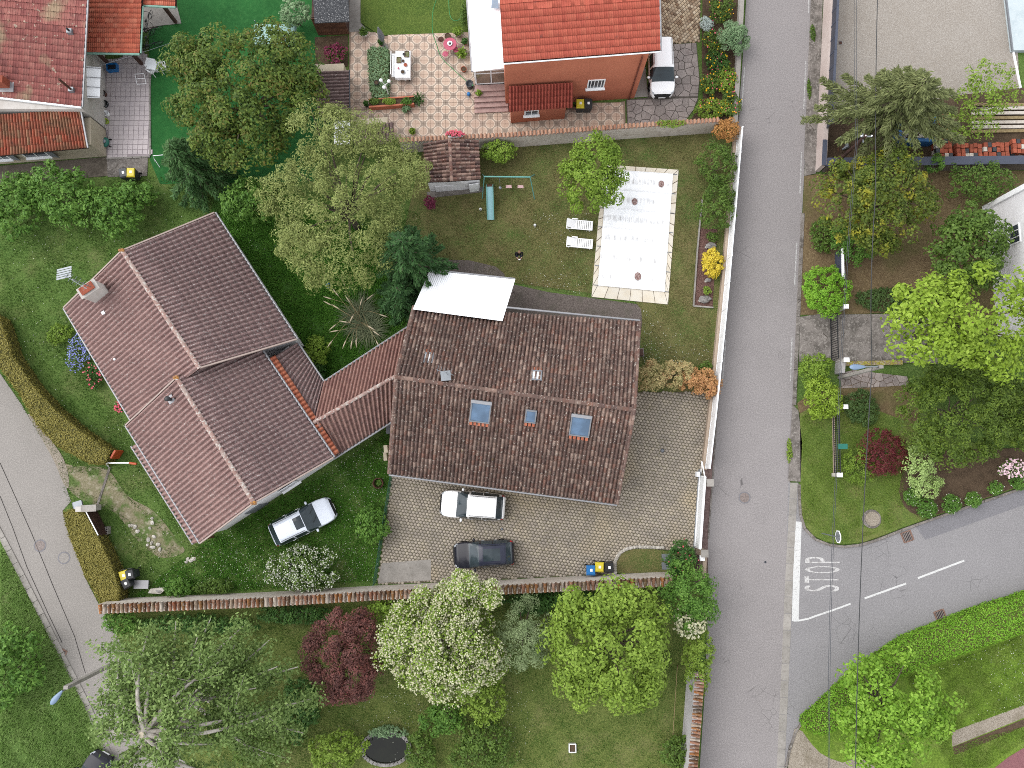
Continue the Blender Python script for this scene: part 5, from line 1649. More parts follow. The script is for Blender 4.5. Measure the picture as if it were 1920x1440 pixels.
def cloud(rng, c, r, nclump, nleaf, rc, low=-0.35, fill=0.3, lumps=0.22):
 """leaf positions and outward normals: clumps spread over an uneven ellipsoid"""
 c, r = np.array(c), np.array(r)
 d = rng.normal(size=(nclump * 3, 3))
 d /= np.linalg.norm(d, axis=1)[:, None]
 d = d[d[:, 2] > low][:nclump]
 # uneven outline: a few broad lobes and dents
 ph = rng.uniform(0, 6.28, 6)
 az = np.arctan2(d[:, 1], d[:, 0])
 lobe = 1 + lumps * (0.5 * np.sin(2 * az + ph[0]) + 0.4 * np.sin(3 * az + ph[1]) + 0.35 * np.sin(5 * az + ph[2]) + 0.3 * np.sin(7 * az + ph[3] + 3 * d[:, 2]))
 rad = np.where(rng.random(len(d)) < fill, rng.uniform(0.35, 0.8, len(d)), rng.uniform(0.78, 0.98, len(d))) * np.clip(lobe, 0.75, 1.12)
 cc = d * rad[:, None]
 k = rng.integers(0, len(cc), nleaf)
 e = rng.normal(size=(nleaf, 3))
 e /= np.linalg.norm(e, axis=1)[:, None]
 e[:, 2] = np.where(rng.random(nleaf) < 0.6, np.abs(e[:, 2]), e[:, 2])
 sz = rng.uniform(0.55, 1.25, len(cc))
 rr = rc * sz[k] * rng.uniform(0.5, 1.0, nleaf) ** 0.6
 P = c + cc[k] * r + e * rr[:, None] * np.array([1, 1, 0.8])
 N = 0.9 * e + np.array([0, 0, 0.55]) + 0.45 * rng.normal(size=(nleaf, 3)) + 0.35 * d[k]
 return P, N, c + cc * r

def leaf_count(r, leaf, dens):
 return int(dens * math.pi * (r[0] * r[1] + 0.5 * (r[0] + r[1]) * r[2]) / (0.9 * leaf * leaf))

def limbs(parent, base, tops, r0, mat, name='trunk', split=0.4, top_c=None):
 m = MB()
 b = Vector(base)
 tc = Vector(top_c)
 fork = b.lerp(tc, split)
 m.tube([b - Vector((0, 0, 0.05)), b.lerp(fork, 0.5) + Vector((0.03, 0.02, 0)), fork, fork.lerp(tc, 0.7)], [r0, r0 * 0.85, r0 * 0.7, r0 * 0.3], 8)
 for t in tops:
  t = Vector(t)
  mid = fork.lerp(t, 0.5) + Vector((0, 0, 0.12 * (t - fork).length))
  m.tube([fork - Vector((0, 0, 0.1)), mid, t], [r0 * 0.45, r0 * 0.28, r0 * 0.07], 5, False)
 return m.build(name, mat, parent, True)

def plant(name, label, cat, px, py, rxp, ryp, zc, rz, leaf, mat, dens=2.3, clump=None, rc=None, seed=1, trunk=True, low=-0.35, fill=0.3, lumps=0.22, narrow=0.55, bark='bark', blossoms=None, group=None, zbase=0.0, r0=None, rcs=1.0, lobes=()):
 rng = np.random.default_rng(seed)
 c = W(px, py, zc)
 k = mpp(px, py, zc)
 r = (rxp * k, ryp * k, rz)
 o = thing(name, label, cat, (c.x, c.y, zbase), group)
 rc = (rc or 0.26 * min(r[0], r[1], max(rz, 0.5 * min(r[0], r[1])))) * rcs
 leaf *= 0.82
 n = leaf_count(r, leaf, dens * 2.2)
 nc = clump or int(max(20, 4.2 * (r[0] * r[1]) / (rc * rc)))
 rin = (max(0.1, r[0] - rc * 0.3), max(0.1, r[1] - rc * 0.3), max(0.08, rz - rc * 0.4))
 P, N, cc = cloud(rng, c, rin, nc, n, rc, low, fill, lumps)
 for lx, ly, lrx, lry, lzc, lrz in lobes:
  c2, k2 = W(lx, ly, lzc), mpp(lx, ly, lzc)
  r2 = (lrx * k2, lry * k2, lrz)
  n2 = leaf_count(r2, leaf, dens * 2.2)
  P2, N2, cc2 = cloud(rng, c2, r2, int(max(14, 4.2 * r2[0] * r2[1] / (rc * rc))), n2, rc, low, fill, lumps)
  P, N, cc, n = np.concatenate([P, P2]), np.concatenate([N, N2]), np.concatenate([cc, cc2]), n + n2
 P[:, 2] = np.maximum(P[:, 2], zbase + 0.02)
 L = leaf * rng.uniform(0.35, 0.75, n)
 V, Fq = quads(P, N, L, L * narrow, rng)
 cr = mesh_np('crown' if trunk else 'foliage', V, Fq, mat, o)
 if trunk:
  tops = [cc[i] for i in rng.choice(len(cc), min(16, len(cc)), replace=False)]
  limbs(o, (c.x, c.y, zbase), tops, r0 or max(0.04, 0.03 * (zc + rz)), MT[bark], top_c=(c.x, c.y, zc + rz * 0.5))
 else:
  m = MB()
  for i in rng.choice(len(cc), min(8, len(cc)), replace=False):
   m.tube([(c.x, c.y, zbase - 0.03), tuple(cc[i])], [0.03, 0.008], 4, False)
  m.build('stem', MT[bark], o)
 if blossoms:
  for bmat, frac, size, up in blossoms:
   nb = int(n * frac)
   idx = rng.choice(n, nb)
   e = P[idx] + (N[idx] / np.linalg.norm(N[idx], axis=1)[:, None]) * size * 0.9 + np.array([0, 0, size * 0.6])
   Lb = size * rng.uniform(0.5, 1.0, nb)
   Nb = np.array([0, 0, 1.0]) + 0.5 * rng.normal(size=(nb, 3))
   V, Fq = quads(e, Nb, Lb, Lb * 0.9, rng)
   mesh_np('blossom', V, Fq, bmat, o)
 return o

LM = {}

def lf(key, *cols, g=G2, **kw):
 LM[key] = LEAF('leaf_' + key, [D(*c, gain=g) for c in cols], **kw)
 return LM[key]

lf('mid', (58, 82, 28), (82, 108, 40), (110, 136, 58))
lf('laurel', (58, 94, 30), (84, 122, 44), (116, 152, 66))
lf('cherry', (44, 62, 22), (70, 92, 32), (98, 118, 44), (112, 92, 48))
lf('feather', (84, 96, 46), (112, 124, 64), (144, 152, 88), (124, 136, 72))
lf('conifer', (38, 70, 32), (54, 90, 44), (82, 118, 64))
lf('blueconifer', (48, 80, 40), (66, 102, 52), (98, 134, 78))
lf('lime', (80, 106, 30), (108, 136, 42), (140, 164, 66))
lf('brightlime', (96, 122, 28), (124, 150, 42), (154, 178, 70))
lf('spring', (90, 114, 36), (118, 144, 50), (146, 170, 72))
lf('maple', (84, 122, 28), (112, 150, 42), (146, 180, 72))
lf('golden', (58, 76, 24), (84, 100, 34), (116, 124, 42), clump=(D(168, 160, 48, gain=G2), 0.9))
lf('goldconifer', (58, 78, 22), (82, 104, 32), (112, 132, 46))
lf('cedar', (84, 92, 54), (112, 120, 74), (140, 146, 96))
lf('purple', (64, 40, 38), (92, 58, 54), (120, 78, 70), (128, 66, 64))
lf('redmaple', (74, 28, 32), (98, 40, 44), (120, 56, 56))
lf('grey', (98, 116, 74), (128, 146, 100), (160, 174, 130))
lf('olive', (112, 108, 52), (138, 130, 64), (160, 150, 82))
lf('hedge_green', (88, 132, 30), (112, 158, 42), (138, 180, 60))
lf('dark', (40, 74, 28), (60, 96, 38), (84, 118, 52))
lf('darklow', (50, 74, 34), (68, 92, 44), (88, 110, 58))
lf('photinia', (150, 104, 62), (176, 134, 84), (196, 150, 104), (170, 92, 60))
lf('copper', (150, 104, 56), (178, 128, 72), (196, 148, 90))
lf('photgreen', (110, 116, 66), (160, 150, 100), (192, 174, 124), (174, 116, 84))
lf('yellow', (176, 160, 40), (220, 196, 60), (236, 216, 96))
lf('silver', (150, 166, 158), (190, 202, 196), (214, 222, 218))
lf('pale', (124, 150, 76), (154, 178, 104), (180, 200, 134))
lf('greybush', (92, 122, 82), (120, 148, 106), (146, 170, 130))
lf('whiteblossom', (206, 208, 186), (224, 226, 210), (238, 240, 230), trans=0.2, g=1.5)
lf('creamblossom', (204, 200, 154), (222, 220, 182), (236, 234, 206), trans=0.2, g=1.6)
lf('flower_y', (236, 196, 40), (244, 170, 40))
lf('flower_r', (206, 70, 90), (226, 120, 140))
lf('flower_b', (120, 128, 200), (150, 156, 216), (96, 104, 176))
lf('flower_p', (226, 190, 200), (240, 216, 222))
lf('magenta', (104, 38, 62), (134, 56, 84))
lf('straw', (196, 178, 140), (222, 206, 172), (176, 156, 116))
lf('pampas', (70, 84, 56), (96, 106, 76), (126, 130, 98))

# --- trees, north-west to south-east
plant('cherry_tree', 'broad dark green tree with reddish tips over the artificial lawn', 'tree', 455, 172, 158, 138, 4.6, 3.0, 0.24, LM['cherry'], seed=1, dens=2.4, lobes=[(560, 150, 52, 40, 4.4, 1.4), (420, 250, 60, 44, 3.6, 1.4), (360, 130, 50, 44, 4.2, 1.4)])
plant('olive_green_tree', 'large feathery olive green tree above the pampas grass', 'tree', 640, 382, 158, 160, 5.2, 3.0, 0.2, LM['feather'], seed=2, dens=2.1, narrow=0.3, rcs=0.75, lumps=0.3, lobes=[(628, 250, 84, 54, 6.6, 1.8), (760, 330, 52, 46, 5.4, 1.4), (565, 462, 50, 44, 4.6, 1.4)])
plant('green_tree', 'round leafy green tree overhanging the pool corner', 'tree', 1112, 325, 66, 76, 3.4, 2.0, 0.2, LM['lime'], seed=6, dens=2.6)
plant('lime_tree', 'large bright lime green tree in the garden of the white house', 'tree', 1812, 598, 142, 118, 6.2, 3.2, 0.3, LM['brightlime'], seed=7, dens=2.2, lumps=0.3)
plant('golden_tree', 'dark green tree with golden yellow leaf patches near the utility pole', 'tree', 1642, 375, 108, 112, 3.6, 2.4, 0.22, LM['golden'], seed=8, dens=2.4)
plant('dark_shrub_tree', 'dense dark green tree beside the white house wall', 'tree', 1818, 470, 80, 92, 3.2, 2.2, 0.26, LM['mid'], seed=9, dens=2.6)
plant('maple_tree', 'bright yellow green maple standing at the trimmed hedge corner', 'tree', 1672, 1332, 114, 112, 4.0, 2.6, 0.28, LM['maple'], seed=10, dens=2.3)
plant('purple_tree', 'dark purple leaved plum tree below the coped wall', 'tree', 645, 1230, 78, 92, 3.0, 2.2, 0.18, LM['purple'], seed=11, dens=3.6, narrow=0.45, lumps=0.1)
plant('blossom_tree', 'big tree covered in cream white blossom below the black car', 'tree', 826, 1200, 112, 116, 4.2, 2.8, 0.2, LM['spring'], seed=17, dens=2.4, lumps=0.1, lobes=[(882, 1118, 56, 42, 5.2, 1.4), (900, 1240, 44, 50, 3.6, 1.4)], blossoms=[(LM['creamblossom'], 0.85, 0.075, 1)])
plant('spring_tree', 'fresh green spreading tree on the lawn south of the wall', 'tree', 1142, 1212, 122, 118, 4.2, 2.8, 0.26, LM['spring'], seed=13, dens=2.3, lumps=0.25, lobes=[(1180, 1130, 50, 40, 4.6, 1.2), (1075, 1150, 40, 44, 4.4, 1.2), (1200, 1270, 44, 44, 3.6, 1.2), (1090, 1280, 46, 40, 3.4, 1.2)])
plant('grey_green_tree', 'pale grey green wispy tree between the blossom tree and the fresh green tree', 'tree', 982, 1192, 58, 68, 3.0, 2.0, 0.17, LM['grey'], seed=14, dens=2.2, narrow=0.25, lumps=0.3)

def sprays(rng, pts, width, n, L, droop=0.0):
 """leafy sprays along a branch line: positions, normals, directions"""
 pts = np.array(pts)
 t = rng.random(n) ** 0.7 * (len(pts) - 1)
 i = np.minimum(t.astype(int), len(pts) - 2)
 f = (t - i)[:, None]
 P = pts[i] * (1 - f) + pts[i + 1] * f
 d = pts[i + 1] - pts[i]
 d = d / np.linalg.norm(d, axis=1)[:, None]
 side = np.cross(d, np.array([0, 0, 1.0]))
 side /= np.maximum(1e-6, np.linalg.norm(side, axis=1))[:, None]
 s = rng.uniform(-1, 1, n)
 taper = (1 - 0.65 * t / (len(pts) - 1))
 P = P + side * (s * width * taper)[:, None] + np.array([0, 0, 1.0]) * (rng.normal(0, 0.1, n) - droop * np.abs(s))[:, None]
 dirs = d + side * (np.sign(s) * 0.7)[:, None] + 0.25 * rng.normal(size=(n, 3))
 N = np.array([0, 0, 1.0]) + 0.35 * rng.normal(size=(n, 3)) + side * (s * 0.4)[:, None]
 return P, N, dirs

def conifer(name, label, px, py, rp, zbot, ztop, leaf, mat, seed, nb=46, dens=1.0, droop=0.25, width=0.5, stretch=(1, 1), nlen=0.22, bark='bark', even=False):
 rng = np.random.default_rng(seed)
 zc = (zbot + ztop) / 2
 c = W(px, py, zc)
 R = rp * mpp(px, py, zc)
 o = thing(name, label, 'tree', (c.x, c.y, 0))
 Ps, Ns, Ds = [], [], []
 m = MB()
 m.tube([(c.x, c.y, -0.05), (c.x, c.y, zc), (c.x, c.y, ztop)], [0.05 * R + 0.06, 0.03 * R + 0.04, 0.02], 8)
 for k in range(nb):
  f = (k + rng.random()) / nb
  z = zbot + (ztop - zbot) * f
  a = k * 2.399 + rng.uniform(-0.3, 0.3)
  ln = R * ((1 - f) ** (0.5 if even else 0.75) * 0.95 + 0.06) * rng.uniform(0.75, 1.08)
  dx, dy = math.cos(a) * stretch[0], math.sin(a) * stretch[1]
  pts = [(c.x + dx * ln * t, c.y + dy * ln * t, z + ln * (0.12 * t - droop * t * t)) for t in (0.0, 0.25, 0.5, 0.75, 1.0)]
  m.tube(pts, [0.02 + 0.012 * ln, 0.018 + 0.01 * ln, 0.02, 0.014, 0.006], 4, False)
  n = int(dens * ln * width / (leaf * leaf) * 6.5)
  P, N, d = sprays(rng, pts, width * (0.5 + 0.5 * ln / R), max(6, n), leaf, 0.1)
  Ps.append(P)
  Ns.append(N)
  Ds.append(d)
 P, N, d = np.concatenate(Ps), np.concatenate(Ns), np.concatenate(Ds)
 L = leaf * rng.uniform(0.5, 1.0, len(P))
 V, Fq = quads(P, N, L, L * nlen, rng, dirs=d)
 mesh_np('crown', V, Fq, mat, o)
 m.build('trunk', MT[bark], o, True)
 return o

conifer('yew_tree', 'dark green conifer next to the white veranda roof', 764, 478, 88, 2.2, 8.6, 0.2, LM['conifer'], 21, 70, 0.95, nlen=0.28)
conifer('yew_tree', 'smaller dark conifer tucked against the corner of the veranda roof', 752, 552, 66, 0.8, 4.8, 0.2, LM['conifer'], 22, 54, 0.95, nlen=0.28)
conifer('fir_tree', 'blue green conifer between the laurels and the cherry tree', 352, 302, 84, 0.4, 6.0, 0.2, LM['blueconifer'], 23, 70, 0.95, nlen=0.28)
conifer('cedar_tree', 'broad sweeping cedar over the builders yard and gravel court', 1690, 190, 168, 3.0, 8.8, 0.22, LM['cedar'], 24, 60, 1.2, 0.16, 0.62, (1.02, 0.75), 0.22)
plant('golden_conifer', 'large dense golden green conifer beside the red maple', 'tree', 1795, 772, 116, 106, 2.4, 2.4, 0.22, LM['goldconifer'], seed=25, dens=3.0, narrow=0.4, lumps=0.1, rcs=0.8)
plant('golden_conifer', 'second golden green conifer at the right edge near the pink flowers', 'tree', 1905, 775, 66, 74, 2.2, 2.0, 0.22, LM['goldconifer'], seed=26, dens=3.0, narrow=0.4, lumps=0.1, rcs=0.8)

# --- the tall pruned tree with bare grey limbs by the west lane
def limb_tree():
 rng = np.random.default_rng(31)
 top = W(265, 1378, 11.5)
 o = thing('pruned_tree', 'tall tree with bare pale grey limbs radiating from its cut top', 'tree', (top.x, top.y, 0))
 m = MB()
 m.tube([(top.x, top.y, -0.05), (top.x + 0.1, top.y, 5), (top.x, top.y, 9), tuple(top)], [0.34, 0.3, 0.24, 0.17], 10)
 ends = [(278, 1185, 8.5), (330, 1165, 7.5), (395, 1160, 7), (455, 1175, 6.5), (505, 1200, 6), (560, 1250, 5.5), (585, 1310, 5), (570, 1375, 5), (500, 1425, 6), (430, 1450, 7), (320, 1455, 9), (222, 1450, 10), (188, 1362, 10), (172, 1318, 8.5), (205, 1270, 8), (228, 1210, 7.5),
   (300, 1270, 10.5), (360, 1240, 9.5), (420, 1235, 8.5), (480, 1290, 8.5), (455, 1345, 9), (400, 1395, 9.5), (345, 1310, 11), (240, 1330, 11), (530, 1330, 7), (370, 1195, 8), (440, 1210, 7.5), (300, 1205, 8.5), (520, 1250, 7), (250, 1260, 9), (340, 1400, 10)]
 Ps, Ns, Ds = [], [], []
 for i, (x, y, z) in enumerate(ends):
  e = W(x, y, z)
  hz = math.hypot(e.x - top.x, e.y - top.y)
  zs = min(11.2, max(3.0, z - 0.05 * hz - 0.3))
  if i % 3 == 0:
   zs = 11.2 - 0.05 * (i % 5)
  s = Vector((top.x, top.y, zs))
  bend = Vector((rng.normal(0, 0.25), rng.normal(0, 0.25), (0.15 if i % 3 == 0 else 0.07) * hz))
  mid1 = s.lerp(e, 0.35) + bend
  mid2 = s.lerp(e, 0.7) + bend * 0.8
  cv = catmull([s, mid1, mid2, e], 4)
  m.tube(cv, [0.15 - 0.125 * (k / (len(cv) - 1)) for k in range(len(cv))], 6, False)
  for q in range(3):
   t0 = cv[int(rng.uniform(0.35, 0.8) * (len(cv) - 1))]
   tw = t0 + Vector((rng.normal(0, 1.0), rng.normal(0, 1.0), rng.uniform(-0.2, 0.6)))
   m.tube([t0, t0.lerp(tw, 0.5) + Vector((0, 0, 0.1)), tw], [0.025, 0.016, 0.006], 4, False)
   nl = 190
   tt = rng.random(nl) ** 0.6
   P = np.array(t0) * (1 - tt)[:, None] + np.array(tw) * tt[:, None] + rng.normal(0, 0.26, (nl, 3))
   Ps.append(P)
   Ns.append(np.array([0, 0, 0.8]) + 0.6 * rng.normal(size=(nl, 3)))
  nl = int(300 * hz / 3)
  tt = (0.6 if i % 3 == 0 else 0.42) + 0.5 * rng.random(nl) ** 0.8
  idx = np.clip(tt, 0, 1) * (len(cv) - 1)
  ii = np.minimum(idx.astype(int), len(cv) - 2)
  arr = np.array([tuple(p) for p in cv])
  P = arr[ii] + (arr[ii + 1] - arr[ii]) * (idx - ii)[:, None] + rng.normal(0, 0.34, (nl, 3))
  Ps.append(P)
  Ns.append(np.array([0, 0, 0.8]) + 0.6 * rng.normal(size=(nl, 3)))
 P, N = np.concatenate(Ps), np.concatenate(Ns)
 L = 0.19 * rng.uniform(0.35, 0.75, len(P))
 V, Fq = quads(P, N, L, L * 0.5, rng)
 mesh_np('crown', V, Fq, lf('poplar', (84, 108, 52), (112, 136, 72), (142, 162, 98)), o)
 m.build('trunk', MT['bark_pale'], o, True)
 part('cut_face', MT['wall_cream'], o, lambda mm: mm.lathe(top - Vector((0, 0, 0.01)), [(0.16, 0.0), (0.15, 0.03), (0.02, 0.035)], 12))

limb_tree()

# --- laurels and shrubs
lau = 'laurels along the cement apron'
for i, (px, py, rx, ry, zc, lb) in enumerate([(30, 385, 60, 62, 1.5, 'leafy laurel bush at the left edge below the stained tile roof'), (118, 365, 62, 62, 1.7, 'largest leafy laurel bush below the lower roof window'),
 (205, 392, 62, 56, 1.6, 'leafy laurel bush reaching out over the rough lawn'), (262, 366, 34, 26, 1.2, 'leafy laurel bush next to the grey and yellow bins'), (465, 378, 50, 48, 1.8, 'round leafy bush behind the left house beside the olive tree')]):
 plant('laurel_bush', lb, 'bush', px, py, rx, ry, zc, 1.3 + 0.2 * (i % 2), 0.24, LM['laurel'], dens=2.4, seed=60 + i, trunk=False, lumps=0.3, group=lau if i < 4 else None)
plant('round_shrub', 'round yellow green shrub beside the tiled garden shed', 'shrub', 937, 284, 33, 26, 1.1, 0.8, 0.15, LM['lime'], seed=71, trunk=False)
plant('roadside_shrub', 'upper round green shrub behind the white fence', 'shrub', 1345, 310, 40, 46, 1.2, 1.1, 0.2, LM['mid'], seed=72, trunk=False, narrow=0.35)
plant('roadside_shrub', 'lower round green shrub behind the white fence above the bark bed', 'shrub', 1344, 388, 42, 46, 1.2, 1.1, 0.2, LM['mid'], seed=73, trunk=False, narrow=0.35)
plant('golden_shrub', 'bright yellow round shrub in the bark chip bed', 'shrub', 1336, 494, 24, 27, 0.7, 0.65, 0.12, LM['yellow'], seed=74, trunk=False, dens=3.2)
plant('small_plant', 'dark green plant above the grey rock in the bark bed', 'plant', 1335, 444, 12, 10, 0.35, 0.3, 0.1, LM['mid'], seed=75, trunk=False)
plant('small_plant', 'small bright green plant in the bark bed near the pale rocks', 'plant', 1326, 545, 9, 8, 0.25, 0.2, 0.09, LM['spring'], seed=76, trunk=False)
plant('copper_shrub', 'copper coloured shrub at the end of the north garden wall', 'shrub', 1362, 244, 24, 24, 1.2, 0.9, 0.13, LM['copper'], seed=77, trunk=False)
for i, (px, py, rx, ry, key, lb) in enumerate([(1222, 706, 30, 30, 'photgreen', 'greenish cream photinia next to the main house'), (1270, 702, 32, 30, 'photgreen', 'cream and rust photinia in the middle of the row'), (1300, 714, 26, 26, 'photinia', 'rust orange photinia third along the row'), (1328, 720, 25, 28, 'photinia', 'orange photinia at the fence end of the row')]):
 plant('photinia_shrub', lb, 'shrub', px, py, rx, ry, 1.0, 0.9, 0.14, LM[key], seed=80 + i, trunk=False, dens=2.7, group='photinia row above the drive')
plant('small_plant', 'small green plant by the fence above the photinia row', 'plant', 1322, 690, 14, 12, 0.5, 0.4, 0.14, LM['mid'], seed=85, trunk=False)
# red house bed
plant('grey_bush', 'clipped grey green round bush overhanging the road by the red house', 'bush', 1374, 72, 30, 32, 1.2, 1.0, 0.14, LM['greybush'], seed=90, trunk=False, dens=3.0, lumps=0.08)
plant('silver_plant', 'silvery white leaved plant in the flower bed by the checker paving', 'plant', 1325, 45, 14, 15, 0.4, 0.35, 0.1, LM['silver'], seed=91, trunk=False)
fl = [(LM['flower_y'], 0.014, 0.08, 1), (LM['flower_r'], 0.01, 0.08, 1)]
for i, (px, py, rx, ry, key, lb) in enumerate([(1352, 15, 26, 30, 'mid', 'flowering bed plant at the top near the silver plant'), (1338, 78, 20, 26, 'mid', 'flowering bed plant beside the clipped grey bush'), (1345, 118, 26, 24, 'dark', 'dark leaved flowering bed plant below the grey bush'),
 (1362, 150, 22, 26, 'spring', 'yellow flowered bed plant against the low pale wall'), (1332, 158, 20, 24, 'mid', 'red flowered bed plant beside the white car'), (1372, 195, 18, 30, 'mid', 'tall green bed plant at the road corner'), (1335, 205, 34, 22, 'spring', 'spreading pink flowered plant at the end of the bed')]):
 plant('bed_plant', lb, 'plant', px, py, rx, ry, 0.5, 0.45, 0.14, LM[key], seed=92 + i, trunk=False, blossoms=fl, group='flower bed of the red house')
plant('wall_creeper', 'trailing creeper spilling over the pale coped wall', 'creeper', 1258, 232, 28, 9, 1.9, 0.25, 0.11, LM['spring'], seed=99, trunk=False, dens=1.6, zbase=1.5)
# left garden
plant('yellow_shrub', 'yellow green shrub below the end of the left house eave', 'shrub', 594, 662, 26, 34, 0.8, 0.7, 0.16, LM['lime'], seed=101, trunk=False)
plant('yellow_shrub', 'small yellow green shrub beside the blue flowers', 'shrub', 112, 626, 24, 22, 0.5, 0.45, 0.14, LM['lime'], seed=102, trunk=False)
plant('blue_flowers', 'clump of blue flowers along the wall of the left house', 'flowers', 148, 662, 24, 34, 0.4, 0.35, 0.14, LM['mid'], seed=103, trunk=False, dens=1.8, blossoms=[(LM['flower_b'], 0.35, 0.07, 1)])
plant('rose_bush', 'dark leaved rose bush below the blue flowers', 'bush', 178, 702, 20, 28, 0.4, 0.4, 0.13, LM['dark'], seed=104, trunk=False, blossoms=[(LM['flower_r'], 0.03, 0.1, 1)])
plant('rose_bush', 'small pink rose bush halfway along the left house eave', 'bush', 228, 760, 10, 14, 0.4, 0.3, 0.12, LM['dark'], seed=105, trunk=False, blossoms=[(LM['flower_r'], 0.12, 0.1, 1)])
plant('white_flowering_shrub', 'rounded shrub covered in white flowers beside the coped wall', 'shrub', 566, 1066, 67, 48, 1.4, 1.1, 0.16, LM['mid'], seed=106, trunk=False, dens=2.6, blossoms=[(LM['whiteblossom'], 0.35, 0.06, 1)])
plant('green_shrub', 'leafy green shrub at the green wire fence', 'shrub', 698, 984, 34, 38, 0.9, 0.8, 0.18, LM['laurel'], seed=107, trunk=False)
plant('green_shrub', 'low green shrub at the foot of the wall near the white slab', 'shrub', 335, 1103, 28, 18, 0.6, 0.5, 0.16, LM['laurel'], seed=108, trunk=False)
plant('green_shrub', 'low dark shrub against the wall left of the white flowering shrub', 'shrub', 400, 1100, 42, 14, 0.5, 0.4, 0.16, LM['mid'], seed=109, trunk=False)
plant('green_shrub', 'dark green shrub at the house corner behind the passage', 'shrub', 590, 700, 24, 26, 0.7, 0.6, 0.15, LM['dark'], seed=110, trunk=False)
plant('verge_bush', 'big leafy bush on the verge across the west lane', 'bush', 18, 1248, 62, 78, 1.6, 1.4, 0.28, LM['laurel'], seed=111, trunk=False)
# south garden
plant('corner_bush', 'large dark green bush at the wall corner by the main road', 'bush', 1290, 1118, 60, 62, 2.2, 1.6, 0.18, LM['laurel'], seed=112, trunk=False)
plant('corner_bush', 'green bush with red tips next to the sliding gate', 'bush', 1278, 1048, 34, 34, 1.2, 0.9, 0.16, LM['dark'], seed=113, trunk=False, blossoms=[(LM['flower_r'], 0.01, 0.1, 1)])
plant('cream_flower_shrub', 'shrub with cream flower clusters at the road corner', 'shrub', 1292, 1168, 32, 28, 2.4, 0.8, 0.16, LM['mid'], seed=114, trunk=False, blossoms=[(LM['creamblossom'], 0.3, 0.12, 1)])
plant('ivy', 'mound of ivy hanging over the roadside wall', 'ivy', 1310, 1235, 30, 62, 1.7, 0.9, 0.16, LM['spring'], seed=115, trunk=False)
plant('ivy', 'ivy growing on the wall at the west lane corner', 'ivy', 228, 1166, 34, 28, 1.3, 0.8, 0.2, LM['laurel'], seed=116, trunk=False)
plant('ivy', 'dark ivy along the foot of the wall behind the purple tree', 'ivy', 560, 1152, 90, 16, 0.9, 0.7, 0.18, LM['dark'], seed=117, trunk=False)
plant('ivy', 'dark ivy along the foot of the wall behind the fresh green tree', 'ivy', 1040, 1122, 130, 14, 0.9, 0.6, 0.18, LM['dark'], seed=118, trunk=False)
plant('ivy', 'dark ivy at the wall foot under the tall pruned tree', 'ivy', 370, 1170, 120, 18, 0.9, 0.7, 0.18, LM['dark'], seed=119, trunk=False)
for i, (px, py, rx, ry, zc, key, lb) in enumerate([(905, 1300, 44, 66, 1.6, 'spring', 'green undergrowth below the blossom tree'), (830, 1345, 44, 34, 1.0, 'laurel', 'green bush above the right end of the pond'), (790, 1412, 30, 46, 0.7, 'mid', 'bush growing over the right rim of the pond'),
 (630, 1410, 60, 40, 1.2, 'spring', 'pale leafy bush left of the pond'), (905, 1405, 66, 50, 1.0, 'mid', 'wide green bush on the bottom edge right of the pond'), (728, 1372, 44, 10, 0.4, 'greybush', 'grass tufts along the upper rim of the pond'),
 (1268, 1410, 30, 36, 0.8, 'mid', 'bush at the foot of the roadside wall'), (560, 1330, 40, 60, 0.6, 'dark', 'dark undergrowth below the purple tree'), (480, 1380, 70, 60, 0.8, 'mid', 'shady undergrowth below the tall pruned tree'), (1000, 1130, 40, 26, 1.0, 'dark', 'dark shrub behind the grey green tree'), (728, 1140, 40, 26, 1.6, 'lime', 'pale green shoots between the purple tree and the wall')]):
 plant('garden_bush', lb, 'bush', px, py, rx, ry, zc, min(zc, 1.0), 0.2, LM[key], seed=120 + i, trunk=False, lumps=0.35, dens=2.0)
# right side
plant('hedge_bush', 'rounded green bush at the road beside the black gate', 'bush', 1549, 545, 47, 52, 1.0, 0.9, 0.14, LM['hedge_green'], seed=140, trunk=False, dens=2.8, lumps=0.12)
plant('hedge_bush', 'bright green bush beneath the golden tree', 'bush', 1600, 455, 46, 40, 1.0, 0.9, 0.16, LM['laurel'], seed=141, trunk=False)
plant('hedge_bush', 'low grassy bush between the road and the golden tree', 'bush', 1542, 440, 22, 40, 0.5, 0.45, 0.16, LM['mid'], seed=142, trunk=False)
plant('lime_shrub', 'yellow green shrub at the road by the white pillar', 'shrub', 1528, 695, 34, 32, 1.0, 0.8, 0.16, LM['lime'], seed=143, trunk=False)
plant('lime_shrub', 'bright yellow green shrub below the first one at the road', 'shrub', 1542, 748, 40, 42, 1.1, 0.9, 0.16, LM['brightlime'], seed=144, trunk=False)
plant('low_dark_shrub', 'low dark green spreading shrub behind the black railing', 'shrub', 1615, 765, 36, 36, 0.5, 0.4, 0.13, LM['darklow'], seed=145, trunk=False, lumps=0.15)
plant('red_maple', 'dark red weeping maple beside the golden conifer', 'shrub', 1655, 850, 54, 45, 0.9, 0.75, 0.16, LM['redmaple'], seed=146, trunk=False, dens=3.0, narrow=0.3, lumps=0.12)
plant('lime_tuft', 'spiky lime green shrub in front of the red maple', 'shrub', 1610, 876, 42, 34, 0.7, 0.6, 0.18, LM['lime'], seed=147, trunk=False, narrow=0.25, lumps=0.12)
plant('variegated_shrub', 'pale variegated shrub with bare twigs right of the red maple', 'shrub', 1722, 868, 32, 42, 1.4, 1.0, 0.14, LM['pale'], seed=148, trunk=False, dens=1.4, lumps=0.4)
plant('variegated_shrub', 'lower pale variegated shrub above the clipped bushes', 'shrub', 1738, 912, 34, 22, 0.9, 0.6, 0.14, LM['pale'], seed=149, trunk=False, dens=1.5, lumps=0.4)
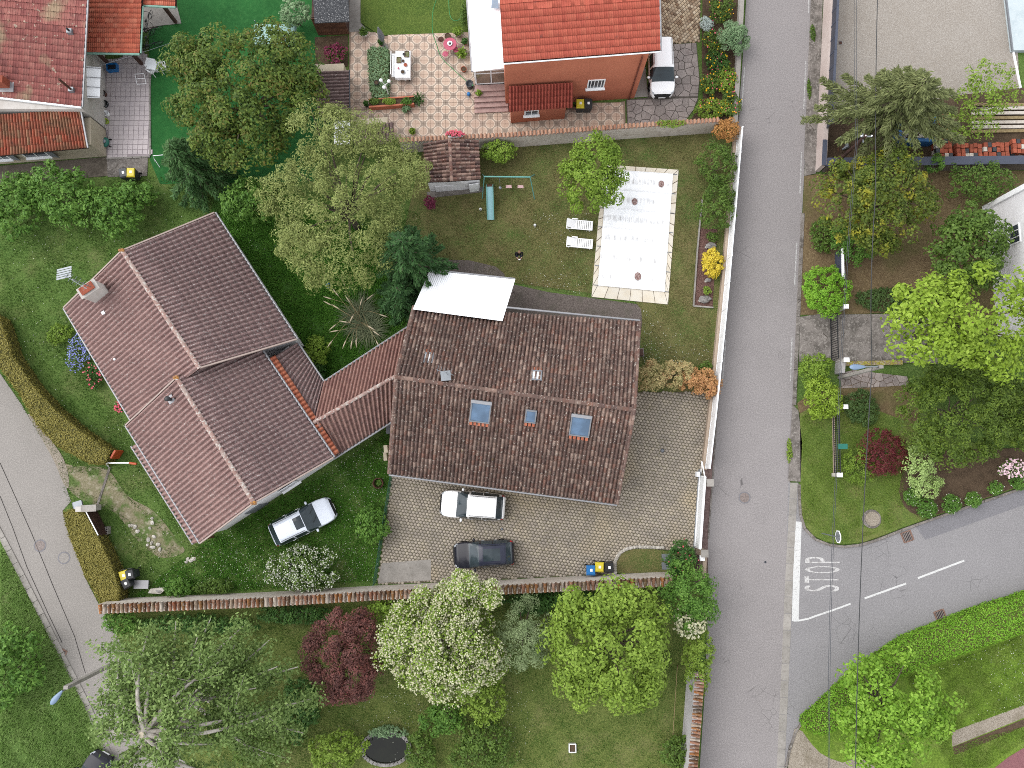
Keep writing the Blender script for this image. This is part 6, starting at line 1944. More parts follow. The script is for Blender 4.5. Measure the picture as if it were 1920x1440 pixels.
wb_ = [(LM['whiteblossom'], 0.012, 0.05, 1)]
for i, (px, py, r, lb) in enumerate([(1711, 931, 18, 'clipped round bush with white flowers, leftmost of the row'), (1738, 953, 20, 'clipped round bush with white flowers, lowest of the row'), (1783, 945, 19, 'largest clipped round bush in the middle of the row'), (1825, 937, 16, 'clipped round bush nearest the middle of the side road kerb'), (1866, 915, 14, 'small clipped round bush below the golden conifer'), (1909, 904, 16, 'clipped round bush at the right edge under the pink flowers')]):
 plant('clipped_bush', lb, 'bush', px, py, r, r, 0.42, 0.4, 0.1, LM['laurel'], seed=150 + i, trunk=False, dens=3.2, lumps=0.03, blossoms=wb_, group='clipped bushes along the side road')
plant('pink_flowering_shrub', 'pale pink flowering shrub at the right edge', 'shrub', 1898, 878, 30, 16, 0.8, 0.5, 0.13, LM['mid'], seed=157, trunk=False, dens=1.6, blossoms=[(LM['flower_p'], 0.3, 0.1, 1)])
plant('green_climber', 'straggly green climber over the stacked roof tiles', 'climber', 1850, 175, 62, 64, 2.2, 1.2, 0.2, LM['spring'], seed=158, trunk=False, dens=0.8, lumps=0.5)
plant('green_climber', 'loose leafy climber below the cedar over the building materials', 'climber', 1800, 235, 70, 36, 1.6, 0.8, 0.18, LM['spring'], seed=159, trunk=False, dens=0.7, lumps=0.5)
plant('bare_shrub', 'grey green twiggy shrub below the court wall', 'shrub', 1838, 345, 66, 44, 1.4, 1.0, 0.18, LM['mid'], seed=160, trunk=False, dens=1.4, lumps=0.4)
plant('bright_bush', 'small bright green bush at the court wall corner', 'bush', 1752, 308, 17, 18, 1.0, 0.8, 0.16, LM['laurel'], seed=161, trunk=False)
plant('pool_red_plant', 'small dark red plant beside the conifer', 'plant', 806, 380, 12, 14, 0.4, 0.35, 0.12, LM['magenta'], seed=162, trunk=False)
plant('pavement_weeds', 'weeds growing along the pavement edge of the raised concrete', 'weeds', 1480, 845, 6, 22, 0.1, 0.1, 0.12, LM['spring'], seed=163, trunk=False)
plant('pavement_weeds', 'weeds growing at the kerb by the pinkish white wall', 'weeds', 1524, 62, 5, 18, 0.12, 0.12, 0.12, LM['mid'], seed=164, trunk=False)
plant('pavement_weeds', 'lower weeds in the joint beside the pinkish white wall', 'weeds', 1517, 165, 4, 22, 0.1, 0.1, 0.11, LM['mid'], seed=165, trunk=False)
plant('patio_plants', 'magenta flowering plants in the bed below the felt roof shed', 'plants', 630, 102, 22, 20, 0.4, 0.35, 0.13, LM['mid'], seed=166, trunk=False, blossoms=[(LM['magenta'], 0.3, 0.1, 1)])
plant('shed_shrub', 'grey green shrub beside the felt roof shed', 'shrub', 552, 24, 34, 26, 1.6, 0.9, 0.18, LM['greybush'], seed=167, trunk=False)
plant('low_juniper', 'low clipped dark green mound edging the concrete entrance', 'shrub', 1668, 562, 66, 26, 0.3, 0.3, 0.13, LM['darklow'], seed=168, trunk=False, lumps=0.06, dens=2.6)
plant('conservatory_climber', 'thin climber along the conservatory side', 'climber', 869, 26, 6, 30, 0.7, 0.7, 0.14, LM['mid'], seed=169, trunk=False)

# --- clipped hedges: leaf shells over box-like bodies
def hedge(name, label, poly_px, z1, leaf, mat, dens, seed, z_px=0.0, flow=None):
 """poly_px at the height of the hedge top"""
 rng = np.random.default_rng(seed)
 P = [W(x, y, z1) for x, y in poly_px]
 o = thing(name, label, 'hedge', Vector((sum(p.x for p in P) / len(P), sum(p.y for p in P) / len(P), 0)))
 xs = np.array([p.x for p in P])
 ys = np.array([p.y for p in P])
 area = abs(0.5 * np.sum(xs * np.roll(ys, -1) - np.roll(xs, -1) * ys))
 n = int(dens * area / (0.45 * leaf * leaf))
 X = rng.uniform(xs.min(), xs.max(), n * 3)
 Y = rng.uniform(ys.min(), ys.max(), n * 3)
 ok = inpoly(X, Y, P)
 X, Y = X[ok][:n], Y[ok][:n]
 Z = z1 - np.abs(rng.normal(0, 0.09, len(X)))
 top = np.stack([X, Y, Z], 1)
 Nn = np.array([0, 0, 1.0]) + 0.5 * rng.normal(size=top.shape)
 sides, sn = [], []
 for i in range(len(P)):
  a, b = P[i], P[(i + 1) % len(P)]
  L = (b - a).length
  m_ = int(dens * 0.8 * L * z1 / (0.45 * leaf * leaf))
  t = rng.random(m_)
  d = (b - a).normalized()
  nr = np.array([d.y, -d.x, 0])
  q = np.array(a)[None] * (1 - t)[:, None] + np.array(b)[None] * t[:, None]
  q[:, 2] = rng.uniform(0.02, z1, m_)
  q += nr * rng.normal(0, 0.06, m_)[:, None]
  sides.append(q)
  sn.append(nr + np.array([0, 0, 0.3]) + 0.5 * rng.normal(size=q.shape))
 A = np.concatenate([top] + sides)
 N = np.concatenate([Nn] + sn)
 L = leaf * rng.uniform(0.4, 0.8, len(A))
 V, Fq = quads(A, N, L, L * 0.5, rng)
 mesh_np('foliage', V, Fq, mat, o)
 core = MB()
 cx, cy = xs.mean(), ys.mean()
 core.prism([(p.x, p.y) for p in P], 0.0, z1 - 0.12)
 core.build('branches', MT['twig'], o)
 return o

MT['twig'] = M('dark_twigs', D(112, 110, 62), [(10, 0.4, 0.65, D(96, 92, 54))], 0.95, [(12, 0.9, 0.05)])
hedge('clipped_hedge', 'long olive clipped hedge curving along the west lane above the entrance', [(-60, 560), (0, 600), (22, 668), (60, 722), (100, 766), (150, 808), (206, 846), (196, 868), (168, 868), (110, 838), (70, 798), (36, 738), (0, 690), (-60, 640)], 1.3, 0.1, LM['olive'], 3.2, 201)
hedge('clipped_hedge', 'olive clipped hedge beside the west lane below the wooden gate', [(118, 962), (138, 954), (156, 960), (180, 1000), (194, 1030), (210, 1064), (222, 1100), (222, 1126), (190, 1136), (160, 1080), (130, 1005)], 1.3, 0.1, LM['olive'], 3.2, 202)
hedge('clipped_hedge', 'bright green clipped hedge along the lower kerb of the side road', [(2050, 1078), (1920, 1119), (1850, 1141), (1762, 1175), (1700, 1200), (1640, 1241), (1585, 1285), (1530, 1338), (1512, 1352), (1514, 1368), (1540, 1378), (1576, 1366), (1612, 1318), (1660, 1284), (1720, 1254), (1800, 1228), (1880, 1200), (1960, 1172), (2050, 1140)], 1.1, 0.11, LM['hedge_green'], 3.0, 203)
hedge('planter_hedge', 'long low green bed of leafy plants on the patio', [(690, 94), (698, 88), (726, 90), (730, 110), (726, 140), (728, 182), (700, 184), (694, 160)], 0.55, 0.12, LM['greybush'], 2.6, 205)

# --- pampas grass
def pampas():
 rng = np.random.default_rng(41)
 c = W(682, 600, 0)
 o = thing('pampas_grass', 'pampas grass with pale plumes between the two brown roofed houses', 'grass clump', c)
 V, Fq = [], []

 def blade(p0, d, ln, w, arch, base):
  d = np.array(d) / np.linalg.norm(d)
  s = np.cross(d, [0, 0, 1.0])
  s /= np.linalg.norm(s)
  for k in range(6):
   t = k / 5
   p = np.array(p0) + d * ln * t + np.array([0, 0, 1]) * (ln * (0.75 * t - arch * t * t))
   ww = w * (1 - t) + 0.004
   V.append(p - s * ww)
   V.append(p + s * ww)
  for k in range(5):
   Fq.append((base + 2 * k, base + 2 * k + 1, base + 2 * k + 3, base + 2 * k + 2))
 centres = [(c.x - 0.1, c.y + 0.6), (c.x + 0.5, c.y - 0.7), (c.x - 0.2, c.y - 0.2)]
 for i in range(620):
  a = rng.uniform(0, 6.28)
  q = centres[i % 3]
  blade((q[0] + rng.normal(0, 0.16), q[1] + rng.normal(0, 0.16), 0.05), (math.cos(a), math.sin(a), 0), rng.uniform(0.8, 1.9), 0.022, rng.uniform(0.45, 0.85), len(V))
 mesh_np('blades', V, Fq, LM['pampas'], o)
 m, pl = MB(), MB()
 for (ex, ey) in ((645, 532), (633, 553), (620, 560), (619, 571), (634, 578), (655, 565), (628, 610), (632, 620), (648, 640), (660, 640), (668, 637), (702, 622), (692, 612), (662, 592), (676, 570), (690, 560), (706, 640), (622, 640), (714, 590), (650, 604)):
  q = centres[rng.integers(0, 3)]
  e = W(ex, ey, 1.7)
  mid = Vector(((q[0] * 0.5 + e.x * 0.5), (q[1] * 0.5 + e.y * 0.5), 1.5))
  cv = catmull([(q[0], q[1], 0.1), mid, e], 5)
  m.tube(cv, 0.012, 4, False)
  e0 = cv[-1]
  d = (cv[-1] - cv[-3]).normalized()
  pl.tube([e0 - d * 0.12, e0 + d * 0.08, e0 + d * 0.3, e0 + d * 0.55 - Vector((0, 0, 0.05))], [0.012, 0.05, 0.04, 0.008], 6)
 m.build('stalk', MT['straw'], o)
 pl.build('plume', MT['plume'], o, True)

MT['straw'] = M('dry_stalk', D(176, 156, 116), [(8, 0.4, 0.65, D(150, 130, 94))], 0.9)
MT['plume'] = M('cream_plume', D(226, 210, 184), [(20, 0.4, 0.65, D(200, 182, 150))], 0.95, [(40, 0.8, 0.02)])
pampas()

# --- scattered blades and daisies (uncountable: one object each)
def tufts(name, poly_px, n, h, mat, seed, z=0.0, w=0.03, avoid=None, leafy=False):
 rng = np.random.default_rng(seed)
 P = [W(x, y, z) for x, y in poly_px]
 xs = [p.x for p in P]
 ys = [p.y for p in P]
 X = rng.uniform(min(xs), max(xs), n * 3)
 Y = rng.uniform(min(ys), max(ys), n * 3)
 ok = inpoly(X, Y, P)
 # clumpy density
 f = np.sin(X * 1.3 + seed) * np.sin(Y * 1.1 + 2 * seed) + 0.6 * np.sin(X * 3.1 + Y * 2.3) + 0.4 * np.sin(Y * 5.3 - X * 4.1)
 ok &= (f + rng.uniform(-1.6, 1.6, len(X))) > -0.2
 for av in (avoid or []):
  A = [W(x, y, z) for x, y in av]
  ok &= ~inpoly(X, Y, A)
 X, Y = X[ok][:n], Y[ok][:n]
 k = len(X)
 a = rng.uniform(0, 6.28, k)
 hh = h * rng.uniform(0.5, 1.2, k)
 lean = rng.uniform(0.3, 1.0, k) * hh
 ax, ay = np.cos(a), np.sin(a)
 V = np.empty((k, 3, 3))
 ww = w * rng.uniform(0.6, 1.4, k)
 V[:, 0] = np.stack([X - ay * ww, Y + ax * ww, np.full(k, z)], 1)
 V[:, 1] = np.stack([X + ay * ww, Y - ax * ww, np.full(k, z)], 1)
 V[:, 2] = np.stack([X + ax * lean, Y + ay * lean, z + hh], 1)
 o = mesh_np(name, V.reshape(-1, 3), np.arange(k * 3).reshape(k, 3), mat, None, n=3)
 o['kind'] = 'stuff'
 o['label'] = tufts.label
 o['category'] = 'grass'
 return o

def daisies(poly_px, n, seed, z=0.0, avoid=None, size=0.026):
 rng = np.random.default_rng(seed)
 P = [W(x, y, z) for x, y in poly_px]
 X = rng.uniform(min(p.x for p in P), max(p.x for p in P), n * 4)
 Y = rng.uniform(min(p.y for p in P), max(p.y for p in P), n * 4)
 ok = inpoly(X, Y, P)
 f = np.sin(X * 0.8 + seed) + np.sin(Y * 0.9 + seed * 2)
 ok &= (f + rng.uniform(-1.5, 1.5, len(X))) > 0.3
 for av in (avoid or []):
  ok &= ~inpoly(X, Y, [W(x, y, z) for x, y in av])
 X, Y = X[ok][:n], Y[ok][:n]
 k = len(X)
 C = np.stack([X, Y, np.full(k, z + 0.07)], 1)
 L = size * rng.uniform(0.5, 1.2, k)
 V, Fq = quads(C, np.array([0, 0, 1.0]) + 0.2 * rng.normal(size=(k, 3)), L, L, rng)
 o = mesh_np('daisies', V, Fq, LM['whiteblossom'], None)
 o['kind'] = 'stuff'
 return o

lf('g_a', (64, 96, 34), (92, 126, 52), (122, 146, 70), g=1.5, trans=0.2)
lf('g_b', (58, 104, 32), (84, 132, 46), (112, 156, 66), g=1.2, trans=0.2)
lf('g_c', (92, 96, 48), (116, 118, 66), (142, 134, 90), (90, 112, 52), g=1.6, trans=0.2)
lf('g_d', (94, 124, 40), (122, 150, 58), (146, 166, 82), g=1.6, trans=0.2)
lf('g_e', (112, 146, 70), (136, 168, 90), (160, 184, 114), g=1.3, trans=0.3)
HOUSE_L = [(120, 577), (228, 468), (402, 398), (556, 636), (626, 858), (360, 1022), (240, 800)]
TRACK = [(125, 886), (195, 892), (305, 1000), (322, 1028), (300, 1030), (222, 955), (150, 915)]
LAWN_L = [(0, 440), (220, 330), (520, 340), (790, 400), (760, 610), (741, 880), (708, 1090), (200, 1126), (130, 960), (110, 870), (0, 700)]
tufts.label = 'rough green grass round the left house'
tufts('grass', LAWN_L, 70000, 0.12, LM['g_a'], 301, -0.016, 0.022, [HOUSE_L, TRACK])
tufts.label = 'lush green ground cover between the two houses'
tufts('grass', [(400, 400), (520, 350), (780, 470), (770, 600), (610, 712), (556, 640)], 60000, 0.2, LM['g_b'], 302, -0.008, 0.045)
tufts.label = 'lush grass between the silver car and the green fence'
tufts('grass', [(640, 870), (738, 800), (736, 880), (706, 1088), (420, 1110), (250, 1120), (380, 1020)], 40000, 0.15, LM['g_b'], 303, -0.01, 0.03)
tufts.label = 'dry olive grass of the pool garden'
tufts('grass', [(800, 270), (1325, 252), (1335, 700), (1205, 690), (1200, 575), (960, 530), (800, 480)], 60000, 0.07, LM['g_c'], 304, -0.012, 0.018, [[(1105, 560), (1130, 308), (1275, 316), (1254, 574)], [(795, 340), (905, 330), (905, 365), (800, 372)], [(1300, 575), (1312, 425), (1350, 425), (1340, 577)]])
tufts.label = 'mown grass of the south garden'
tufts('grass', [(230, 1160), (1262, 1100), (1300, 1290), (1290, 1440), (360, 1440), (230, 1210)], 60000, 0.09, LM['g_a'], 305, -0.012, 0.02, [[(672, 1366), (780, 1366), (780, 1440), (672, 1440)]])
tufts.label = 'grass of the corner lawn by the stop line'
tufts('grass', [(1503, 780), (1570, 745), (1700, 830), (1690, 985), (1580, 1018), (1505, 975)], 26000, 0.07, LM['g_d'], 306, 0.07, 0.018, [[(1612, 948), (1656, 948), (1656, 998), (1612, 998)]])
tufts.label = 'bright grass behind the clipped hedge'
tufts('grass', [(1700, 1270), (1920, 1190), (1920, 1322), (1790, 1372), (1780, 1400), (1920, 1362), (1920, 1390), (1850, 1440), (1780, 1440)], 26000, 0.08, LM['g_d'], 307, 0.04, 0.02, [[(1784, 1372), (1920, 1322), (1920, 1350), (1786, 1404)]])
tufts.label = 'long grass on the verge across the west lane'
tufts('grass', [(0, 1010), (60, 1128), (116, 1232), (222, 1446), (0, 1446)], 36000, 0.26, LM['g_e'], 308, -0.012, 0.025)
daisies(LAWN_L, 900, 311, 0.0, [HOUSE_L, TRACK])
daisies([(380, 1025), (740, 800), (706, 1088), (230, 1120)], 900, 312, 0.02)
daisies([(1000, 400), (1110, 400), (1100, 555), (960, 530)], 160, 313)
daisies([(1700, 1270), (1920, 1190), (1920, 1322), (1790, 1372)], 200, 314, 0.04)
daisies([(1205, 580), (1335, 580), (1330, 680), (1205, 680)], 160, 315)
daisies([(560, 1300), (1000, 1290), (1000, 1440), (600, 1440)], 260, 316)

# ------------------------------------------------------------------ cars
def car_paint(name, c, rough=0.25, coat=0.6):
 return M(name, c, [(2.0, 0.5, 0.8, tuple(x * 0.93 for x in c), 0.5)], rough, spec=0.5 * coat / 0.6, coat=coat)

MT['tail'] = plain('red_lamp', (0.35, 0.01, 0.015), 0.25, 0.5, var=0.05)
MT['head'] = plain('clear_lamp', D(200, 206, 212), 0.15, 0.6, var=0.05)
MT['chrome'] = plain('chrome', D(190, 192, 196), 0.2, 0.6, 0.6)

def interp(keys, x):
 for i in range(len(keys) - 1):
  if keys[i][0] <= x <= keys[i + 1][0]:
   t = (x - keys[i][0]) / (keys[i + 1][0] - keys[i][0])
   t = t * t * (3 - 2 * t) if keys[i][-1] == 's' else t
   a, b = keys[i][1], keys[i + 1][1]
   return a + (b - a) * t
 return keys[-1][1]

def car(label, paint, L, Wd, H, kind_, loc, rz, roof=None, group='cars parked in the gardens', rails=True, sunroof=None):
 """front at +x. The whole skin is one surface; bonnet, glass, roof and lamps are patches of it"""
 o = thing('parked_car', label, 'car', (0, 0, 0), group)
 hx = L / 2
 # profile keys along x from rear (-1) to front (+1): upper centre height, half width, shoulder height, roof half-width factor
 if kind_ == 'suv':
  top = [(-1, 0.78), (-0.97, 1.02), (-0.90, 1.10), (-0.72, H - 0.06), (-0.3, H), (0.02, H - 0.03), (0.16, H - 0.12), (0.46, 1.06), (0.52, 1.03), (0.86, 0.93), (0.96, 0.76), (1, 0.55)]
  rw_, ws, cb = (-0.93, -0.74), (0.14, 0.47), 0.50
 elif kind_ == 'estate':
  top = [(-1, 0.7), (-0.97, 0.95), (-0.92, 1.02), (-0.74, H - 0.08), (-0.3, H), (0.0, H - 0.02), (0.12, H - 0.1), (0.48, 1.0), (0.54, 0.97), (0.86, 0.86), (0.96, 0.7), (1, 0.5)]
  rw_, ws, cb = (-0.94, -0.76), (0.1, 0.49), 0.52
 else:
  top = [(-1, 0.75), (-0.97, 1.0), (-0.93, 1.08), (-0.8, H - 0.07), (-0.35, H), (0.1, H - 0.03), (0.22, H - 0.12), (0.58, 1.08), (0.63, 1.04), (0.88, 0.9), (0.96, 0.74), (1, 0.52)]
  rw_, ws, cb = (-0.95, -0.82), (0.2, 0.59), 0.61
 hw = [(-1, 0.74, 's'), (-0.93, 0.9, 's'), (-0.7, 0.98, 's'), (-0.1, 1.0, 's'), (0.6, 0.985, 's'), (0.85, 0.92, 's'), (0.95, 0.78, 's'), (1.0, 0.6, 's')]
 topk = [(a, b, 'l') for a, b in top]
 sh = 0.93 if kind_ != 'estate' else 0.88

 xs = sorted(set([round(-1 + i / 36, 4) for i in range(73)] + [rw_[0], rw_[1], ws[0], ws[1], cb]))
 rows = []
 for x in xs:
  w = interp(hw, x) * Wd / 2
  zt = sum(interp(topk, min(1, max(-1, x + e))) for e in (-0.02, 0, 0.02)) / 3
  cab = max(0.0, min(1.0, (zt - 1.02) / (H - 1.02)))
  zs = min(sh, zt - 0.05)
  wt = w * (0.9 - 0.15 * cab)
  pr = [(w * 0.9, 0.22), (w * 0.985, 0.32), (w, 0.55), (w * 0.995, zs - 0.12), (w * 0.97, zs), (wt + (w * 0.97 - wt) * 0.12, zt - 0.09 * cab - 0.03), (wt * 0.9, zt - 0.025), (wt * 0.6, zt), (wt * 0.3, zt + 0.008), (0.0, zt + 0.012)]
  full = [(y, z) for y, z in pr] + [(-y, z) for y, z in pr[-2::-1]]
  rows.append([(x * hx, y, z) for y, z in full])
 nv = len(rows[0])
 wx = (0.60 * hx + 0.02, -0.60 * hx)
 wr = 0.34
 groups = {}
 for i in range(len(rows) - 1):
  xm = (xs[i] + xs[i + 1]) / 2
  for j in range(nv - 1):
   jj = min(j, nv - 2 - j)
   ym, zm = (rows[i][j][1] + rows[i][j + 1][1]) / 2, (rows[i][j][2] + rows[i][j + 1][2]) / 2
   if jj <= 2 and any(math.hypot(xm * hx - c, zm - 0.33) < wr + 0.05 for c in wx):
    continue
   key = 'body'
   if ws[0] < xm < ws[1] and jj >= 5:
    key = 'windscreen'
   elif rw_[0] < xm < rw_[1] and jj >= 5:
    key = 'rear_window'
   elif jj == 4 and rw_[1] - 0.06 < xm < ws[1] - 0.1:
    k = (xm - rw_[1]) / (ws[1] - rw_[1])
    key = 'side_window' if not (0.33 < k < 0.37 or 0.66 < k < 0.70) else 'body'
   elif jj >= 5 and rw_[1] <= xm <= ws[0]:
    key = 'roof'
    if sunroof and sunroof[0] < xm < sunroof[1] and jj >= 7:
     key = 'sunroof'
   elif jj >= 5 and xm > cb and xm < 0.9:
    key = 'bonnet'
   elif xm > 0.84 and xm < 0.95 and jj in (4, 5):
    key = 'headlight'
   elif xm < -0.9 and xm > -0.985 and jj in (3, 4):
    key = 'taillight'
   elif xm > 0.955 and jj >= 5:
    key = 'grille'
   if key in ('headlight', 'taillight', 'side_window'):
    key += '_l' if j < nv // 2 else '_r'
   groups.setdefault(key, []).append((i, j))
 mats = {'body': paint, 'roof': roof or paint, 'bonnet': paint, 'windscreen': MT['car_glass'], 'rear_window': MT['car_glass'], 'side_window': MT['car_glass'], 'headlight': MT['head'], 'taillight': MT['tail'], 'grille': MT['black'], 'sunroof': MT['car_glass']}
 for key, cells in groups.items():
  nm = key.rsplit('_', 1)[0] if key[-2:] in ('_l', '_r') else key
  idx = {}
  m = MB()
  for i, j in cells:
   f = []
   for a, b in ((i, j), (i + 1, j), (i + 1, j + 1), (i, j + 1)):
    if (a, b) not in idx:
     idx[(a, b)] = len(m.v)
     m.v.append(rows[a][b])
    f.append(idx[(a, b)])
   m.f.append(tuple(f))
  m.build(nm, mats[nm], o, True)
 for s in (-1, 1):
  for c in wx:
   wh = part('wheel', MT['rubber'], o, lambda m: m.add(*torus_y((c, s * (Wd / 2 - 0.13), 0.33), 0.33, 0.21)), True)
   part('rim', MT['chrome'], wh, lambda m: m.add(*disc_y((c, s * (Wd / 2 - 0.035), 0.33), 0.2, s)))
  part('mirror', paint, o, lambda m: m.blob((ws[1] * hx - 0.36, s * (Wd / 2 + 0.09), 1.0), (0.09, 0.13, 0.08), 2, 6, 8, 0.02), True)
  for hxp in (0.0, -0.42):
   part('door_handle', MT['chrome'], o, lambda m: m.box((hxp * hx, s * (Wd / 2 - 0.006), 0.8), (0.2, 0.03, 0.03)))
  if rails:
   part('roof_rail', MT['dark_metal'] if rails == 'dark' else MT['chrome'], o, lambda m: m.tube([(rw_[1] * hx + 0.1, s * Wd * 0.345, H - 0.06), (-0.3 * hx, s * Wd * 0.352, H + 0.015), (ws[0] * hx - 0.15, s * Wd * 0.35, H - 0.05)], 0.02, 5))
 part('floor', MT['black'], o, lambda m: m.box((0, 0, 0.3), (L * 0.93, Wd * 0.74, 0.16)))
 part('seat', MT['binbody'], o, lambda m: [m.box((0.02 * hx, s * 0.36, 0.75), (0.5, 0.48, 0.5)) for s in (-1, 1)])
 part('number_plate', MT['white'], o, lambda m: m.box((hx - 0.01, 0, 0.42), (0.03, 0.5, 0.11)))
 part('wiper', MT['black'], o, lambda m: [m.bar((ws[1] * hx - 0.06, 0.5 * s, 1.05), (ws[1] * hx - 0.36, 0.5 * s - 0.3, 1.2), 0.02, 0.02) for s in (-0.2, 1)])
 return place(o, loc, rz)

def torus_y(c, r, w):
 vs_, fs = [], []
 prof = [(-w / 2, r * 0.6), (-w / 2, r * 0.95), (-w / 2 + 0.03, r), (w / 2 - 0.03, r), (w / 2, r * 0.95), (w / 2, r * 0.6)]
 n = 16
 for k in range(n):
  a = 2 * math.pi * k / n
  for y, q in prof:
   vs_.append((c[0] + q * math.cos(a), c[1] + y, c[2] + q * math.sin(a)))
 p = len(prof)
 for k in range(n):
  for i in range(p - 1):
   fs.append((k * p + i, k * p + i + 1, ((k + 1) % n) * p + i + 1, ((k + 1) % n) * p + i))
 return vs_, fs

def disc_y(c, r, s):
 n = 14
 vs_ = [(c[0], c[1], c[2])] + [(c[0] + r * math.cos(2 * math.pi * k / n), c[1] - 0.02 * s, c[2] + r * math.sin(2 * math.pi * k / n)) for k in range(n)]
 return vs_, [(0, 1 + k, 1 + (k + 1) % n) for k in range(n)]

P_WHITE = car_paint('white_car_paint', (0.8, 0.8, 0.81))
P_SILVER = car_paint('pale_silver_paint', (0.62, 0.66, 0.74), 0.3)
P_BLACK = car_paint('black_car_paint', (0.012, 0.012, 0.018), 0.2, 0.2)
P_ROOF = car_paint('dark_blue_roof', (0.022, 0.024, 0.04), 0.25, 0.2)
car('white sport utility car with roof rails on the paved drive by the house', P_WHITE, 4.42, 1.86, 1.62, 'suv', W(886, 947, 0.5) * 1, math.radians(175.7))
car('black compact car with glass roof on the paved drive', P_BLACK, 4.1, 1.8, 1.55, 'suv', W(907, 1038, 0.5) * 1, math.radians(183.4), P_ROOF, sunroof=(-0.55, 0.0), rails='dark')
car('pale silver estate car on the grass beside the left house', P_SILVER, 4.55, 1.82, 1.5, 'estate', W(569, 977, 0.5) * 1, math.radians(26), sunroof=(-0.16, 0.08))
car('white family car parked beside the red house', P_WHITE, 4.4, 1.82, 1.64, 'mpv', W(1239, 128, 0.5) * 1, math.radians(-89))
car('dark car at the bottom edge under the tall pruned tree', P_BLACK, 4.1, 1.75, 1.5, 'estate', W(168, 1466, 0.5) * 1, math.radians(62), rails=False)
for o_ in [c for c in bpy.data.objects if c.name.startswith('parked_car')]:
 o_.location.z = 0.02

# ------------------------------------------------------------------ pool
pool = thing('swimming_pool', 'rectangular swimming pool with stained white bar cover and pale coping', 'pool', W(1190, 440, 0))
PO = [W(x, y, 0) for x, y in ((1109, 557), (1252, 571), (1272, 319), (1131, 309))]
PI = [W(x, y, 0) for x, y in ((1125, 527), (1243, 538), (1257, 331), (1141, 323))]
MT['coping'] = M('cream_coping_slab', D(248, 240, 224), [(1.2, 0.4, 0.65, D(238, 226, 204)), (8, 0.5, 0.7, D(244, 238, 226), 0.6)], 0.85, rand=0.06)
part('basin', MT['wall_beige'], pool, lambda m: m.prism(PO, -0.2, 0.0 - 0.002))

def coping_run(a0, a1, b0, b1, n):
 for k in range(n):
  t0, t1 = k / n + 0.004, (k + 1) / n - 0.004
  part('coping_slab', MT['coping'], pool, lambda m: m.prism([a0.lerp(a1, t0), a0.lerp(a1, t1), b0.lerp(b1, t1), b0.lerp(b1, t0)], -0.02, 0.07 + 0.003 * (k % 2)))

coping_run(PO[0], PO[3], PI[0], PI[3], 12)
coping_run(PO[1], PO[2], PI[1], PI[2], 12)
coping_run(PO[3].lerp(PO[2], 0.0), PO[2], PI[3], PI[2], 7)
coping_run(PO[0], PO[1], PI[0], PI[1], 6)

def cover_mat():
 m, nt, b = new_mat('white_pool_cover')
 tc = nt.nodes.new('ShaderNodeUVMap')
 sep = nt.nodes.new('ShaderNodeSeparateXYZ')
 nt.links.new(tc.outputs[0], sep.inputs[0])
 w = pos_node(nt)
 # dirt lies in the sags between the bars: six rows, broken up and streaked along the pool
 fr = _math(nt, 'FRACT', _math(nt, 'MULTIPLY', sep.outputs[1], 6.0))
 rows = _ramp(nt, _math(nt, 'ABSOLUTE', _math(nt, 'SUBTRACT', fr, 0.5)), 0.2, 0.08)
 st = noise(nt, w, 1.0, 3, 0.6, (5, 0.7, 1))
 bl = noise(nt, w, 1.6, 2)
 f = _math(nt, 'MULTIPLY', rows, _math(nt, 'MULTIPLY', _ramp(nt, st, 0.42, 0.62), _ramp(nt, bl, 0.36, 0.52)))
 c = _mixc(nt, _math(nt, 'MULTIPLY', f, 0.55), (0.74, 0.75, 0.76), D(140, 132, 126))
 c = _mixc(nt, _math(nt, 'MULTIPLY', _ramp(nt, noise(nt, w, 0.6, 2), 0.5, 0.72), 0.3), c, D(206, 210, 214))
 nt.links.new(c, b.inputs['Base Color'])
 b.inputs['Roughness'].default_value = 0.5
 return m

def pool_cover():
 nu, nv = 10, 72
 V, U, Fq = [], [], []
 o0 = [p + Vector((0, 0, 0)) for p in (PO[0].lerp(PI[0], 0.72), PO[1].lerp(PI[1], 0.72), PO[2].lerp(PI[2], 0.72), PO[3].lerp(PI[3], 0.72))]
 for j in range(nv + 1):
  for i in range(nu + 1):
   u, v = i / nu, j / nv
   p = (o0[0] * (1 - u) + o0[1] * u) * (1 - v) + (o0[3] * (1 - u) + o0[2] * u) * v
   sag = 0.035 * abs(math.sin(v * 6 * math.pi)) * min(1, 6 * u, 6 * (1 - u)) * min(1, 12 * v, 12 * (1 - v))
   V.append((p.x, p.y, 0.115 - sag))
   U.append((u, v))
 for j in range(nv):
  for i in range(nu):
   a = j * (nu + 1) + i
   Fq.append((a, a + 1, a + nu + 2, a + nu + 1))
 m = MB().add(V, Fq)
 o = m.build('cover', cover_mat(), pool, True)
 uv = o.data.uv_layers.new(name='UVMap')
 for lp in o.data.loops:
  uv.data[lp.index].uv = U[lp.vertex_index]
 for k in range(7):
  v = k / 6
  a, b = o0[0].lerp(o0[3], v), o0[1].lerp(o0[2], v)
  part('bar', MT['white'], o, lambda mm: mm.tube([a + Vector((0, 0, 0.13)), b + Vector((0, 0, 0.13))], 0.028, 6))
  for q in (a, b):
   part('strap', MT['grey_pvc'], o, lambda mm: mm.bar(q + Vector((0, 0, 0.12)), q + (q - (a + b) / 2).normalized() * 0.3 + Vector((0, 0, 0.085)), 0.05, 0.015))
 for (px, py, s) in ((1240, 345, 0.26), (1190, 378, 0.26), (1196, 518, 0.3)):
  part('leaf_puddle', MT['puddle'], o, lambda mm: mm.lathe(W(px, py, 0.12), [(s, 0), (s * 0.8, 0.006), (0.02, 0.008)], 11, 0.8, 1.0))

